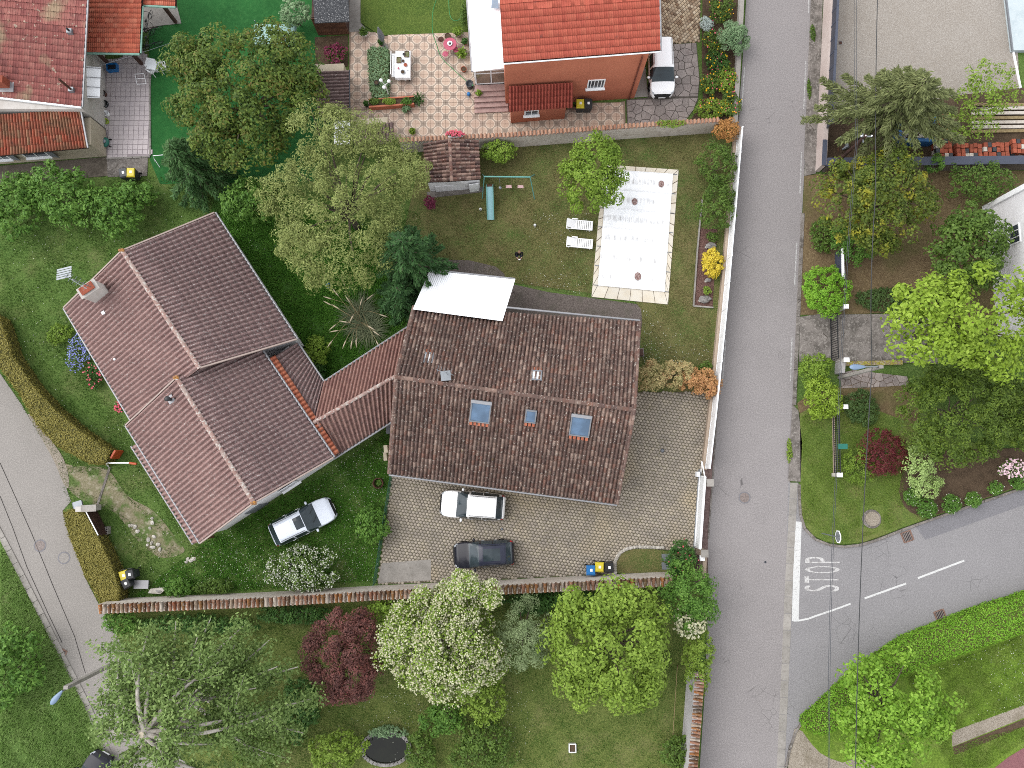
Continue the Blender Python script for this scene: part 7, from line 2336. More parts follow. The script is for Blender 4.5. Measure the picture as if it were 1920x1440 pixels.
MT['puddle'] = M('brown_leaf_puddle', D(176, 140, 134), [(9, 0.42, 0.6, D(120, 84, 78)), (20, 0.5, 0.65, D(226, 214, 208), 0.8)], 0.6)
pool_cover()

def lounger(px, py, rz, label):
 o = thing('sun_lounger', label, 'sun lounger', (0, 0, 0), 'white loungers by the pool')
 part('frame', MT['white'], o, lambda m: [m.box((0.0, s * 0.31, 0.3), (1.85, 0.06, 0.07)) for s in (-1, 1)] + [m.box((x, 0, 0.3), (0.06, 0.56, 0.06)) for x in (-0.9, -0.3, 0.9)])
 for k in range(9):
  part('slat', MT['white'], o, lambda m: m.box((-0.22 + 0.13 * k, 0, 0.345), (0.1, 0.58, 0.025)))
 part('backrest', MT['white'], o, lambda m: m.box((-0.62, 0, 0.5), (0.68, 0.6, 0.035), m=Matrix.Rotation(0.5, 3, 'Y')))
 for s in (-1, 1):
  part('armrest', MT['white'], o, lambda m: m.box((-0.38, s * 0.35, 0.5), (0.4, 0.07, 0.04)))
  for x in (-0.75, 0.75):
   part('leg', MT['white'], o, lambda m: m.box((x, s * 0.3, 0.13), (0.07, 0.06, 0.28)))
 return place(o, W(px, py, 0), rz)

lounger(1086, 424, math.radians(-5), 'white slatted sun lounger on the lawn, nearest the round leafy tree')
lounger(1086, 458, math.radians(-5), 'white slatted sun lounger on the lawn, the lower one of the pair')

# swing with slide
sw = thing('swing_set', 'teal swing frame with two pale pink seats beside the slide', 'swing', W(955, 345, 0))
ba, bb = W(908, 331, 1.9), W(994, 332, 1.9)
part('beam', MT['teal'], sw, lambda m: m.tube([ba, bb], 0.05, 8))
for q, lx in ((ba, -0.2), (bb, 0.35)):
 for s in (-1, 1):
  part('leg', MT['teal'], sw, lambda m: m.tube([q, Vector((q.x + lx, q.y + s * 0.9, 0))], 0.035, 6))
for px in (954, 976):
 c = W(px, 350, 0.45)
 st = part('seat', MT['seat_pink'], sw, lambda m: m.box(c, (0.42, 0.2, 0.05)))
 for s in (-1, 1):
  part('rope', MT['straw'], st, lambda m: m.tube([c + Vector((s * 0.19, 0, 0)), Vector((c.x + s * 0.19, ba.y, 1.88))], 0.012, 4))
tr_ = W(938, 352, 0.8)
part('trapeze', MT['steel'], sw, lambda m: [m.tube([Vector((tr_.x - 0.04, ba.y, 1.88)), tr_], 0.02, 5), m.blob(tr_, (0.12, 0.12, 0.08), 1, 5, 8, 0.02)])
sd_ = thing('slide', 'pale blue plastic slide on the lawn under the swing frame', 'slide', W(920, 375, 0))
s_t, s_b = W(918, 350, 1.25), W(920, 412, 0.12)
part('chute', MT['slide'], sd_, lambda m: m.bar(s_t, s_b, 0.42, 0.04))
for s in (-1, 1):
 part('side_rail', MT['teal'], sd_, lambda m: m.bar(s_t + Vector((s * 0.23, 0, 0.07)), s_b + Vector((s * 0.23, 0, 0.07)), 0.05, 0.12))
 part('ladder_post', MT['teal'], sd_, lambda m: m.bar(Vector((s_t.x + s * 0.22, s_t.y + 0.6, 0)), s_t + Vector((s * 0.22, 0, 0.3)), 0.05, 0.05))
for k in range(4):
 part('rung', MT['wood'], sd_, lambda m: m.bar(Vector((s_t.x - 0.2, s_t.y + 0.5 - 0.13 * k, 0.25 + 0.27 * k)), Vector((s_t.x + 0.2, s_t.y + 0.5 - 0.13 * k, 0.25 + 0.27 * k)), 0.12, 0.04))
for (px, py, lb) in ((901, 392, 'white football on the lawn left of the slide'), (1003, 422, 'small white ball on the lawn left of the loungers')):
 o = part('shell', MT['white'], thing('ball', lb, 'ball', W(px, py, 0)), lambda m: m.blob(W(px, py, 0.1), (0.1, 0.1, 0.1), 1, 9, 12, 0.0), True)
 part('panel', MT['dark_metal'], o.parent, lambda m: m.lathe(W(px, py, 0.19), [(0.045, 0), (0.03, 0.012)], 6))

# ------------------------------------------------------------------ the person on the lawn
def skin_mesh(name, joints, edges, mat, parent, sub=2):
 """one continuous surface grown over a skeleton of joints (x, y, z, rx, ry)"""
 me = bpy.data.meshes.new(name)
 me.from_pydata([j[:3] for j in joints], edges, [])
 ob = bpy.data.objects.new(name, me)
 COL.objects.link(ob)
 md = ob.modifiers.new('skin', 'SKIN')
 md.use_smooth_shade = True
 if not me.skin_vertices:
  bpy.context.view_layer.objects.active = ob
  me.attributes
 ss = ob.modifiers.new('sub', 'SUBSURF')
 ss.levels = ss.render_levels = sub
 for i, j in enumerate(joints):
  me.skin_vertices[0].data[i].radius = (j[3], j[4])
 me.skin_vertices[0].data[0].use_root = True
 bpy.context.view_layer.update()
 dg = bpy.context.evaluated_depsgraph_get()
 fin = bpy.data.meshes.new_from_object(ob.evaluated_get(dg))
 bpy.data.objects.remove(ob)
 fin.materials.clear()
 fin.materials.append(mat)
 fin.polygons.foreach_set('use_smooth', [True] * len(fin.polygons))
 o = bpy.data.objects.new(name, fin)
 COL.objects.link(o)
 o.parent = parent
 WL[o.name] = Vector((0, 0, 0))
 return o

def person():
 o = thing('person', 'person in dark top and jeans standing on the lawn holding a remote control', 'person', (0, 0, 0))
 # faces -y (down the picture); forearms forward, hands on the controller
 J = [(0, 0, 0.95, 0.15, 0.11), (0, 0.0, 1.15, 0.155, 0.11), (0, -0.01, 1.34, 0.185, 0.12), (0, -0.02, 1.46, 0.1, 0.08), (0, -0.04, 1.54, 0.058, 0.058), (0, -0.07, 1.63, 0.085, 0.1), (0, -0.08, 1.72, 0.07, 0.085)]
 E = [(i, i + 1) for i in range(6)]
 for s in (-1, 1):
  b = len(J)
  J += [(s * 0.19, -0.02, 1.41, 0.07, 0.07), (s * 0.26, -0.03, 1.18, 0.055, 0.055), (s * 0.25, -0.1, 1.08, 0.048, 0.048), (s * 0.15, -0.3, 1.1, 0.038, 0.038), (s * 0.11, -0.37, 1.11, 0.034, 0.028), (s * 0.09, -0.42, 1.12, 0.026, 0.018)]
  E += [(2, b), (b, b + 1), (b + 1, b + 2), (b + 2, b + 3), (b + 3, b + 4), (b + 4, b + 5)]
  b = len(J)
  J += [(s * 0.1, 0, 0.86, 0.095, 0.1), (s * 0.12, -0.01, 0.5, 0.065, 0.068), (s * 0.13, 0.01, 0.1, 0.045, 0.048), (s * 0.14, -0.03, 0.05, 0.042, 0.045), (s * 0.15, -0.14, 0.04, 0.038, 0.03)]
  E += [(0, b), (b, b + 1), (b + 1, b + 2), (b + 2, b + 3), (b + 3, b + 4)]
 body = skin_mesh('body', J, E, MT['skin'], o)
 body.data.materials.append(MT['shirt'])
 body.data.materials.append(MT['jeans'])
 body.data.materials.append(MT['black'])
 for f in body.data.polygons:
  c = f.center
  if c.z < 0.09:
   f.material_index = 3
  elif c.z < 0.95 and abs(c.x) < 0.24:
   f.material_index = 2
  elif c.z < 1.5 and c.y > -0.27:
   f.material_index = 1
 part('hair', MT['hair'], o, lambda m: m.blob((0, -0.06, 1.72), (0.1, 0.115, 0.1), 4, 8, 12, 0.03), True)
 for s in (-1, 1):
  part('ear', MT['skin'], o, lambda m: m.blob((s * 0.092, -0.07, 1.65), (0.014, 0.025, 0.035), 2, 5, 6, 0.02), True)
  part('eye', MT['dark_metal'], o, lambda m: m.blob((s * 0.034, -0.166, 1.655), (0.012, 0.008, 0.008), 2, 5, 6, 0.0), True)
  for k in range(4):
   x = s * (0.1 - 0.018 * k)
   part('finger', MT['skin'], o, lambda m: m.tube([(x, -0.4, 1.115), (x - s * 0.01, -0.445, 1.115 - 0.004 * k), (x - s * 0.03, -0.46, 1.09)], [0.0095, 0.009, 0.008], 6), True)
  part('thumb', MT['skin'], o, lambda m: m.tube([(s * 0.09, -0.37, 1.125), (s * 0.065, -0.395, 1.14), (s * 0.045, -0.42, 1.142)], [0.012, 0.011, 0.009], 6), True)
 part('nose', MT['skin'], o, lambda m: m.blob((0, -0.178, 1.63), (0.014, 0.018, 0.022), 2, 5, 6, 0.0), True)
 part('mouth', MT['pink'], o, lambda m: m.blob((0, -0.168, 1.59), (0.022, 0.008, 0.006), 2, 5, 6, 0.0), True)
 place(o, W(973, 483, 0), 0.05)
 r = thing('remote_control', 'grey remote control held by the person on the lawn', 'remote control', (0, 0, 0))
 part('case', MT['grey_pvc'], r, lambda m: m.box((0, -0.44, 1.125), (0.17, 0.09, 0.04)))
 part('screen', MT['white'], r, lambda m: m.box((0, -0.44, 1.148), (0.12, 0.06, 0.006)))
 for s in (-1, 1):
  part('aerial', MT['black'], r, lambda m: m.bar((s * 0.05, -0.48, 1.14), (s * 0.06, -0.57, 1.2), 0.015, 0.01))
 place(r, W(973, 483, 0), 0.05)

person()

# ------------------------------------------------------------------ wheelie bins
def bin_(px, py, rz, lid, label, body='binbody', tilt=0.0):
 o = thing('wheelie_bin', label, 'bin', (0, 0, 0), 'wheelie bins')
 part('body', MT[body], o, lambda m: m.add([(-0.22, -0.25, 0.06), (0.22, -0.25, 0.06), (0.22, 0.2, 0.06), (-0.22, 0.2, 0.06), (-0.28, -0.32, 0.95), (0.28, -0.32, 0.95), (0.28, 0.3, 0.95), (-0.28, 0.3, 0.95)], [(3, 2, 1, 0), (0, 1, 5, 4), (1, 2, 6, 5), (2, 3, 7, 6), (3, 0, 4, 7), (4, 5, 6, 7)]))
 part('lid', MT[lid], o, lambda m: m.add([(-0.3, -0.35, 0.955), (0.3, -0.35, 0.955), (0.3, 0.32, 0.97), (-0.3, 0.32, 0.97), (-0.24, -0.27, 1.03), (0.24, -0.27, 1.03), (0.25, 0.28, 1.06), (-0.25, 0.28, 1.06)], [(0, 1, 5, 4), (1, 2, 6, 5), (2, 3, 7, 6), (3, 0, 4, 7), (4, 5, 6, 7), (3, 2, 1, 0)]))
 part('handle', MT['black'], o, lambda m: m.tube([(-0.22, 0.38, 0.98), (0.22, 0.38, 0.98)], 0.02, 6))
 part('sticker', MT['white'], o, lambda m: m.box((0.02, 0.0, 1.05), (0.16, 0.18, 0.012)))
 for s in (-1, 1):
  part('wheel', MT['rubber'], o, lambda m: m.add(*torus_y((s * 0.26, 0.27, 0.1), 0.1, 0.06)))
 q = W(px, py, 1.0)
 return place(o, (q.x, q.y, 0.02), rz)

bin_(1108, 1069, 0.0, 'blue', 'blue lidded wheelie bin against the long wall', 'blue')
bin_(1124, 1063, -0.05, 'yellow', 'yellow lidded wheelie bin between the blue and the black bin')
bin_(1142, 1064, 0.03, 'black', 'black wheelie bin beside the small lawn with stone edging')
bin_(232, 1079, 0.3, 'yellow', 'yellow lidded wheelie bin standing by the olive hedge')
bin_(243, 1077, 0.2, 'black', 'black wheelie bin behind the yellow one by the olive hedge')
bin_(236, 1094, 0.5, 'black', 'black wheelie bin below the yellow one by the olive hedge')
bin_(231, 324, 0.2, 'binbody', 'grey wheelie bin at the end of the tiled terrace')
bin_(245, 323, 0.0, 'yellow', 'yellow lidded wheelie bin at the end of the tiled terrace')
bin_(1088, 194, 0.0, 'yellow', 'yellow lidded wheelie bin against the terracotta wall')
bin_(1103, 194, 0.0, 'black', 'black wheelie bin against the terracotta wall')

# ------------------------------------------------------------------ patio furniture
def pot(px, py, r, h, label, leaf=None, mat='terracotta', rp=0.0, hh=0.4, z=0.02, seed=1, cat='plant pot', narrow=0.35):
 c = W(px, py, z)
 o = thing('plant_pot', label, cat, c)
 part('pot', MT[mat], o, lambda m: m.lathe(c, [(r * 0.7, 0), (r, h * 0.92), (r * 1.08, h * 0.93), (r * 1.08, h), (r * 0.92, h), (r * 0.9, h * 0.88), (0.01, h * 0.86)], 14), True)
 part('soil', MT['soil'], o, lambda m: m.lathe(c, [(r * 0.9, h * 0.88), (r * 0.4, h * 0.9), (0.01, h * 0.91)], 10))
 if leaf:
  rng = np.random.default_rng(seed)
  n = 160
  d = rng.normal(size=(n, 3))
  d /= np.linalg.norm(d, axis=1)[:, None]
  d[:, 2] = np.abs(d[:, 2]) * 0.8
  P = np.array(c) + np.array([0, 0, h]) + d * rng.uniform(0.3, 1.0, n)[:, None] * np.array([rp, rp, hh])
  L = np.full(n, 0.11 + rp * 0.12) * rng.uniform(0.6, 1.2, n)
  V, Fq = quads(P, np.array([0, 0, 0.8]) + 0.5 * rng.normal(size=(n, 3)), L, L * narrow, rng, dirs=d)
  mesh_np('foliage', V, Fq, LM[leaf], o)
 return o

pot(684, 66, 0.28, 0.4, 'square white tub with leafy plant at the lawn corner of the patio', 'mid', 'white', 0.32, seed=2)
pot(840, 71, 0.22, 0.25, 'brown bowl pot beside the pink table', None, 'rust')
pot(859, 66, 0.3, 0.4, 'large tub with tall grassy plant at the conservatory corner', 'spring', 'wall_cream', 0.36, 0.6, seed=3)
pot(866, 104, 0.2, 0.3, 'pot with spiky green palm near the conservatory wall', 'spring', 'terracotta', 0.45, 0.5, seed=4)
pot(872, 82, 0.18, 0.3, 'small pot with dark leaves against the conservatory', 'dark', 'terracotta', 0.22, 0.3, seed=5)
pot(870, 133, 0.2, 0.3, 'empty terracotta pot near the conservatory steps', None, 'terracotta')
pot(688, 199, 0.16, 0.3, 'small black pot with thin stem left of the brick planter', 'dark', 'black', 0.15, 0.5, seed=6)
pot(786, 190, 0.16, 0.3, 'pot with dark strap leaves right of the brick planter', 'dark', 'black', 0.5, 0.5, seed=7, narrow=0.16)
pot(762, 208, 0.16, 0.25, 'pot of pink flowers in front of the brick planter', 'greybush', 'terracotta', 0.3, 0.3, seed=8)
pot(774, 249, 0.14, 0.25, 'small potted plant against the pale coped wall', 'spring', 'terracotta', 0.22, 0.3, seed=9)
pot(898, 178, 0.15, 0.25, 'terracotta pot with green plant on the conservatory steps', 'spring', 'terracotta', 0.2, 0.35, z=0.6, seed=10)
pot(716, 83, 0.2, 0.3, 'dark pot at the foot of the closed parasol', 'dark', 'black', 0.2, 0.3, seed=12)
pot(707, 158, 0.17, 0.3, 'black pot sunk in the leafy patio bed', None, 'black', z=0.4)

rb = thing('rain_tub', 'dark grey round tub at the foot of the conservatory steps', 'tub', W(881, 163, 0.02))
part('shell', MT['binbody'], rb, lambda m: m.lathe(W(881, 163, 0.02), [(0.22, 0), (0.26, 0.5), (0.28, 0.52), (0.22, 0.52), (0.2, 0.4), (0.01, 0.4)], 14), True)
part('hose_clip', MT['hose'], rb, lambda m: m.blob(W(881, 163, 0.5) + Vector((0.22, 0.1, 0.05)), (0.06, 0.06, 0.06), 2, 5, 6))
gc = thing('watering_can', 'blue and white watering can beside the dark tub', 'watering can', W(879, 180, 0.02))
part('body', MT['blue'], gc, lambda m: m.lathe(W(879, 178, 0.02), [(0.12, 0), (0.13, 0.2), (0.08, 0.26), (0.02, 0.26)], 10), True)
part('spout', MT['steel'], gc, lambda m: m.tube([W(879, 178, 0.1), W(879, 188, 0.28)], [0.03, 0.02], 6))

def table_set():
 o = thing('garden_table', 'long patio table under a white cloth set with dishes', 'table', W(758, 128, 0.02))
 c = W(758, 130, 0.02)
 part('table_top', MT['steel'], o, lambda m: m.box(c + Vector((0, 0, 0.72)), (0.98, 1.95, 0.04)))
 part('tablecloth', MT['white'], o, lambda m: m.add(*cloth(c + Vector((0, 0, 0.745)), 1.06, 2.0)))
 for sx in (-1, 1):
  for sy in (-1, 1):
   part('leg', MT['dark_metal'], o, lambda m: m.bar(c + Vector((sx * 0.42, sy * 0.88, 0)), c + Vector((sx * 0.42, sy * 0.88, 0.72)), 0.05, 0.05))
 t = c + Vector((0, 0, 0.752))
 k = 0
 for (dx, dy, r, mt, lb) in ((0.08, 0.7, 0.11, 'black', 'black bowl at the top of the white patio table'), (0.2, -0.1, 0.14, 'terracotta', 'terracotta dish near the middle of the white patio table'), (0.02, 0.2, 0.12, 'steel', 'round glass dish in the middle of the white patio table'), (0.02, -0.62, 0.17, 'steel', 'large steel bowl at the lower end of the white patio table'), (0.3, -0.45, 0.08, 'white_metal', 'small plate at the right side of the white patio table'), (-0.3, -0.35, 0.07, 'pink', 'small pink cup at the left side of the white patio table')):
  b = thing('bowl', lb, 'bowl', t + Vector((dx, dy, 0)))
  part('rim', MT[mt], b, lambda m: m.lathe(t + Vector((dx, dy, 0)), [(r * 0.6, 0), (r, 0.09), (r * 0.9, 0.09), (r * 0.55, 0.02)], 14), True)
  part('filling', MT['soil' if mt == 'steel' else mt], b, lambda m: m.lathe(t + Vector((dx, dy, 0)), [(r * 0.8, 0.06), (0.01, 0.065)], 12))
 for (dx, dy, lb) in ((-0.28, 0.28, 'seed tray on the left of the white patio table'), (0.28, 0.72, 'seed tray at the upper end of the white patio table')):
  b = thing('tray', lb, 'tray', t + Vector((dx, dy, 0)))
  part('rim', MT['wood'], b, lambda m: [m.box(t + Vector((dx + a, dy + e, 0.04)), s_) for a, e, s_ in ((-0.16, 0, (0.02, 0.44, 0.08)), (0.16, 0, (0.02, 0.44, 0.08)), (0, 0.21, (0.3, 0.02, 0.08)), (0, -0.21, (0.3, 0.02, 0.08)))])
  part('filling', MT['dirt_track'], b, lambda m: m.box(t + Vector((dx, dy, 0.025)), (0.3, 0.4, 0.04)))
 b = thing('bench', 'white bench along the left side of the patio table', 'bench', W(741, 128, 0.02))
 bc = W(741, 128, 0.02)
 for q in (-0.1, 0.05):
  part('seat_board', MT['white'], b, lambda m: m.box(bc + Vector((q, 0, 0.43)), (0.13, 1.75, 0.04)))
 part('back_board', MT['white'], b, lambda m: m.box(bc + Vector((-0.2, 0, 0.75)), (0.04, 1.75, 0.16)))
 for s in (-0.75, 0.75):
  part('leg', MT['white'], b, lambda m: [m.box(bc + Vector((0, s, 0.21)), (0.3, 0.05, 0.42)), m.box(bc + Vector((-0.2, s, 0.5)), (0.05, 0.05, 0.6))])

def cloth(c, w, l):
 vs_, fs = [], []
 n = 24
 ring = []
 for k in range(n):
  a = 2 * math.pi * k / n
  x, y = math.cos(a), math.sin(a)
  s = 1 / max(abs(x), abs(y))
  ring.append((x * s * w / 2, y * s * l / 2))
 for zi, (g, z) in enumerate(((1.0, 0.0), (1.03, -0.05), (1.07, -0.26))):
  for k, (x, y) in enumerate(ring):
   q = 1 + (0.025 * math.sin(k * 2.4) if zi == 2 else 0)
   vs_.append((c.x + x * g * q, c.y + y * g * q, c.z + z))
 fs = [tuple(range(n))]
 for i in range(2):
  for k in range(n):
   fs.append((i * n + k, (i + 1) * n + k, (i + 1) * n + (k + 1) % n, i * n + (k + 1) % n))
 return vs_, fs

table_set()
fb_ = thing('flower_trough', 'white trough of red flowers on the pale coped wall', 'flower trough', W(853, 254, 1.8))
part('trough', MT['white'], fb_, lambda m: m.bar(W(840, 256, 1.95), W(868, 254, 1.95), 0.2, 0.2))
plant('red_flowers', 'red flowers growing in the white trough on the coped wall', 'flowers', 853, 251, 17, 5, 2.15, 0.15, 0.1, LM['mid'], seed=401, trunk=False, zbase=2.0, blossoms=[(LM['flower_r'], 0.4, 0.08, 1)])
pt = thing('round_table', 'round pink metal table on the patio', 'table', W(845, 92, 0.02))
pc = W(845, 92, 0.02)
part('table_top', MT['pink'], pt, lambda m: m.lathe(pc, [(0.46, 0.68), (0.48, 0.7), (0.47, 0.72), (0.02, 0.72)], 22))
part('leg', MT['pink'], pt, lambda m: [m.tube([pc + Vector((0.35 * math.cos(a), 0.35 * math.sin(a), 0)), pc + Vector((0.1 * math.cos(a), 0.1 * math.sin(a), 0.68))], 0.015, 5) for a in (0.5, 2.6, 4.7)])
pb_ = thing('bowl', 'white bowl on the round pink table', 'bowl', pc + Vector((0, 0, 0.72)))
part('rim', MT['white'], pb_, lambda m: m.lathe(pc + Vector((0, 0, 0.722)), [(0.1, 0), (0.19, 0.07), (0.16, 0.07), (0.1, 0.02)], 16), True)
part('filling', MT['black'], pb_, lambda m: m.blob(pc + Vector((0, 0, 0.76)), (0.09, 0.09, 0.05), 4, 6, 8, 0.15))
for i, (px, py, a, lb) in enumerate(((836, 107, 0.7, 'pink metal chair at the lower left of the round pink table'), (856, 99, 2.0, 'pink metal chair tucked under the right of the round pink table'), (828, 80, -0.9, 'dark wicker chair left of the round pink table'))):
 o = thing('patio_chair', lb, 'chair', (0, 0, 0), 'chairs at the round table')
 mt = MT['pink'] if i < 2 else MT['rust']
 part('seat', mt, o, lambda m: m.lathe((0, 0, 0.42), [(0.2, 0), (0.21, 0.02), (0.02, 0.03)], 14))
 part('backrest', mt, o, lambda m: m.tube([(-0.19, -0.1, 0.42), (-0.2, -0.2, 0.85), (0, -0.24, 0.92), (0.2, -0.2, 0.85), (0.19, -0.1, 0.42)], 0.015, 5))
 for q in range(4):
  x, y = (0.15 if q % 2 else -0.15), (0.15 if q < 2 else -0.15)
  part('leg', mt, o, lambda m: m.tube([(x, y, 0.42), (x * 1.25, y * 1.25, 0)], 0.013, 5))
 place(o, W(px, py, 0.04), a)
pl_ = thing('brick_planter', 'long terracotta rendered planter full of herbs on the patio', 'planter', W(736, 200, 0.02))
ka, kb = W(694, 206, 0.02), W(778, 200, 0.02)
kd = (kb - ka).normalized()
kn = Vector((-kd.y, kd.x, 0))
part('front', MT['wall_terracotta'], pl_, lambda m: m.bar(ka + Vector((0, 0, 0.25)), kb + Vector((0, 0, 0.25)), 0.12, 0.5))
part('back', MT['wall_terracotta'], pl_, lambda m: m.bar(ka + kn * 0.55 + Vector((0, 0, 0.25)), kb + kn * 0.55 + Vector((0, 0, 0.25)), 0.1, 0.5))
part('soil', MT['soil'], pl_, lambda m: m.bar(ka + kn * 0.28 + Vector((0, 0, 0.2)), kb + kn * 0.28 + Vector((0, 0, 0.2)), 0.5, 0.4))
for (px, rx, key, lb) in ((702, 11, 'mid', 'dark herb clump at the left end of the brick planter'), (730, 14, 'spring', 'low green herbs in the middle of the brick planter'), (762, 12, 'laurel', 'bright herb clump at the right end of the brick planter')):
 plant('herb_clump', lb, 'plant', px, 190, rx, 7, 0.55, 0.2, 0.1, LM[key], seed=px, trunk=False, zbase=0.4)
um = thing('parasol', 'closed grey parasol standing at the top of the leafy patio bed', 'parasol', W(722, 92, 0.02))
u0 = W(722, 90, 0.02)
u1 = Vector((u0.x - 0.06, u0.y + 0.05, 2.6))
part('pole', MT['steel'], um, lambda m: m.tube([u0, u1], 0.025, 6))
part('canopy', MT['grey_pvc'], um, lambda m: m.tube([u0.lerp(u1, 0.4), u0.lerp(u1, 0.55), u0.lerp(u1, 0.8), u0.lerp(u1, 1.02)], [0.14, 0.24, 0.18, 0.04], 8))
part('base', MT['concrete'], um, lambda m: m.lathe(u0, [(0.25, 0), (0.25, 0.06), (0.05, 0.08)], 12))
gl = thing('garden_lamp', 'white garden lamp post with three globes behind the planter', 'lamp', W(730, 182, 0.02))
g0_ = W(730, 182, 0.02)
part('post', MT['white'], gl, lambda m: m.tube([g0_, g0_ + Vector((0, 0, 1.9))], 0.035, 8))
for k in range(3):
 a = k * 2.1 + 0.4
 e = g0_ + Vector((0.32 * math.cos(a), 0.32 * math.sin(a), 2.0))
 part('arm', MT['white'], gl, lambda m: m.tube([g0_ + Vector((0, 0, 1.8)), g0_.lerp(e, 0.6) + Vector((0, 0, 0.75)), e], 0.02, 5))
 part('globe', MT['white'], gl, lambda m: m.blob(e + Vector((0, 0, 0.1)), (0.13, 0.13, 0.13), 1, 9, 12, 0.0), True)
hs = MB().tube([W(x, y, 0.05) for x, y in [(p.x, p.y) for p in catmull([(822, -10, 0), (812, 20, 0), (811, 58, 0), (818, 82, 0), (828, 108, 0), (852, 132, 0), (878, 155, 0)], 6)]], 0.025, 5)
hs_o = hs.build('garden_hose', MT['hose'], thing('garden_hose', 'green garden hose snaking from the lawn across the patio', 'hose', W(820, 60, 0.02)))
hs_o.name = 'hose_line'
part('hose_loop', MT['hose'], bpy.data.objects['garden_hose'], lambda m: m.tube([W(p.x, p.y, 0.05) for p in catmull([(841, -10, 0), (843, 25, 0), (850, 38, 0), (862, 36, 0), (866, 22, 0)], 6)], 0.025, 5))

# ------------------------------------------------------------------ things on the north-west terrace
mi = W(206, 206, 0.03)

def white_chair(px, py, rz, label):
 o = thing('garden_chair', label, 'chair', (0, 0, 0), 'white garden chairs')
 part('seat', MT['white'], o, lambda m: m.box((0, 0, 0.42), (0.46, 0.46, 0.03)))
 part('backrest', MT['white'], o, lambda m: m.tube([(-0.24, 0.0, 0.64), (-0.24, 0.22, 0.7), (0, 0.3, 0.86), (0.24, 0.22, 0.7), (0.24, 0.0, 0.64)], 0.03, 6))
 part('back_panel', MT['white'], o, lambda m: m.box((0, 0.26, 0.62), (0.4, 0.03, 0.4)))
 for q in range(4):
  x, y = (0.21 if q % 2 else -0.21), (0.2 if q < 2 else -0.2)
  part('leg', MT['white'], o, lambda m: m.bar((x, y, 0.64 if y < 0 else 0.42), (x * 1.12, y * 1.12, 0), 0.04, 0.04))
 return place(o, W(px, py, 0.02), rz)

white_chair(290, 137, 2.6, 'white plastic garden chair at the edge of the tiled terrace')
white_chair(312, 132, 0.4, 'white garden chair half under the dark cherry tree')
fz = thing('white_cabinet', 'white cabinet standing at the terrace corner post', 'cabinet', W(285, 122, 0.02))
part('body', MT['white'], fz, lambda m: m.box(W(285, 122, 0.42), (0.6, 0.62, 0.8), -0.2))
part('lid', MT['white_metal'], fz, lambda m: m.box(W(285, 122, 0.85), (0.64, 0.66, 0.06), -0.2))
cr_ = thing('drying_rack', 'white drying rack lying on the tiled terrace', 'drying rack', W(264, 148, 0.05))
part('frame', MT['white'], cr_, lambda m: [m.bar(W(a, b, 0.5), W(c, d, 0.5), 0.03, 0.03) for a, b, c, d in ((253, 139, 270, 138), (270, 138, 274, 157), (274, 157, 257, 158), (257, 158, 253, 139), (255, 148, 272, 147))])
part('legs', MT['white'], cr_, lambda m: [m.bar(W(a, b, 0.0), W(a, b, 0.5), 0.025, 0.025) for a, b in ((253, 139), (270, 138), (274, 157), (257, 158))])
bx = thing('blue_crate', 'blue plastic crate against the annex post', 'crate', W(211, 127, 0.02))
part('body', MT['blue'], bx, lambda m: [m.box(W(211, 127, 0.25) + Vector(p), s_, 0.1) for p, s_ in (((0, 0, -0.2), (0.7, 0.5, 0.04)), ((0.34, 0, 0), (0.03, 0.5, 0.4)), ((-0.34, 0, 0), (0.03, 0.5, 0.4)), ((0, 0.24, 0), (0.7, 0.03, 0.4)), ((0, -0.24, 0), (0.7, 0.03, 0.4)))])
part('lining', MT['dark_metal'], bx, lambda m: m.box(W(211, 127, 0.2), (0.6, 0.4, 0.1), 0.1))
for i, (px, py, mt, r, h, lb) in enumerate(((199, 197, 'black', 0.26, 0.3, 'large round black basin along the house wall'), (202, 215, 'white', 0.2, 0.3, 'white bucket below the black basin'), (201, 229, 'lime_plastic', 0.19, 0.25, 'lime green bucket along the house wall'), (197, 178, 'rust', 0.22, 0.35, 'dark pot under the white canopy edge'))):
 if mt == 'lime_plastic' and mt not in MT:
  MT[mt] = plain('lime_plastic', D(180, 206, 60), 0.45)
 c = W(px, py, 0.03)
 o = thing('basin', lb, 'basin', c)
 part('shell', MT[mt], o, lambda m: m.lathe(c, [(r * 0.8, 0), (r, h), (r * 0.92, h), (r * 0.75, 0.05), (0.01, 0.05)], 14), True)
 part('handle', MT['steel'], o, lambda m: m.tube([c + Vector((-r, 0, h)), c + Vector((-r * 0.6, -r * 0.9, h * 0.9)), c + Vector((r * 0.6, -r * 0.9, h * 0.9)), c + Vector((r, 0, h))], 0.012, 4))
mw = thing('lawn_mower', 'teal lawn mower with black handle at the terrace corner', 'lawn mower', W(200, 268, 0.02))
mc = W(200, 269, 0.03)
part('deck', MT['green_box'], mw, lambda m: m.blob(mc + Vector((0, 0, 0.22)), (0.3, 0.38, 0.16), 3, 7, 12, 0.03), True)
part('engine', MT['steel'], mw, lambda m: m.lathe(mc + Vector((0, 0, 0.3)), [(0.16, 0), (0.16, 0.14), (0.05, 0.17)], 10))
part('handlebar', MT['black'], mw, lambda m: m.tube([mc + Vector((-0.18, 0.3, 0.25)), mc + Vector((-0.2, 1.0, 0.8)), mc + Vector((0.2, 1.0, 0.8)), mc + Vector((0.18, 0.3, 0.25))], 0.015, 5))
for q in range(4):
 part('wheel', MT['rubber'], mw, lambda m: m.add(*torus_y((mc.x + (0.3 if q % 2 else -0.3), mc.y + (0.26 if q < 2 else -0.26), 0.12), 0.1, 0.05)))

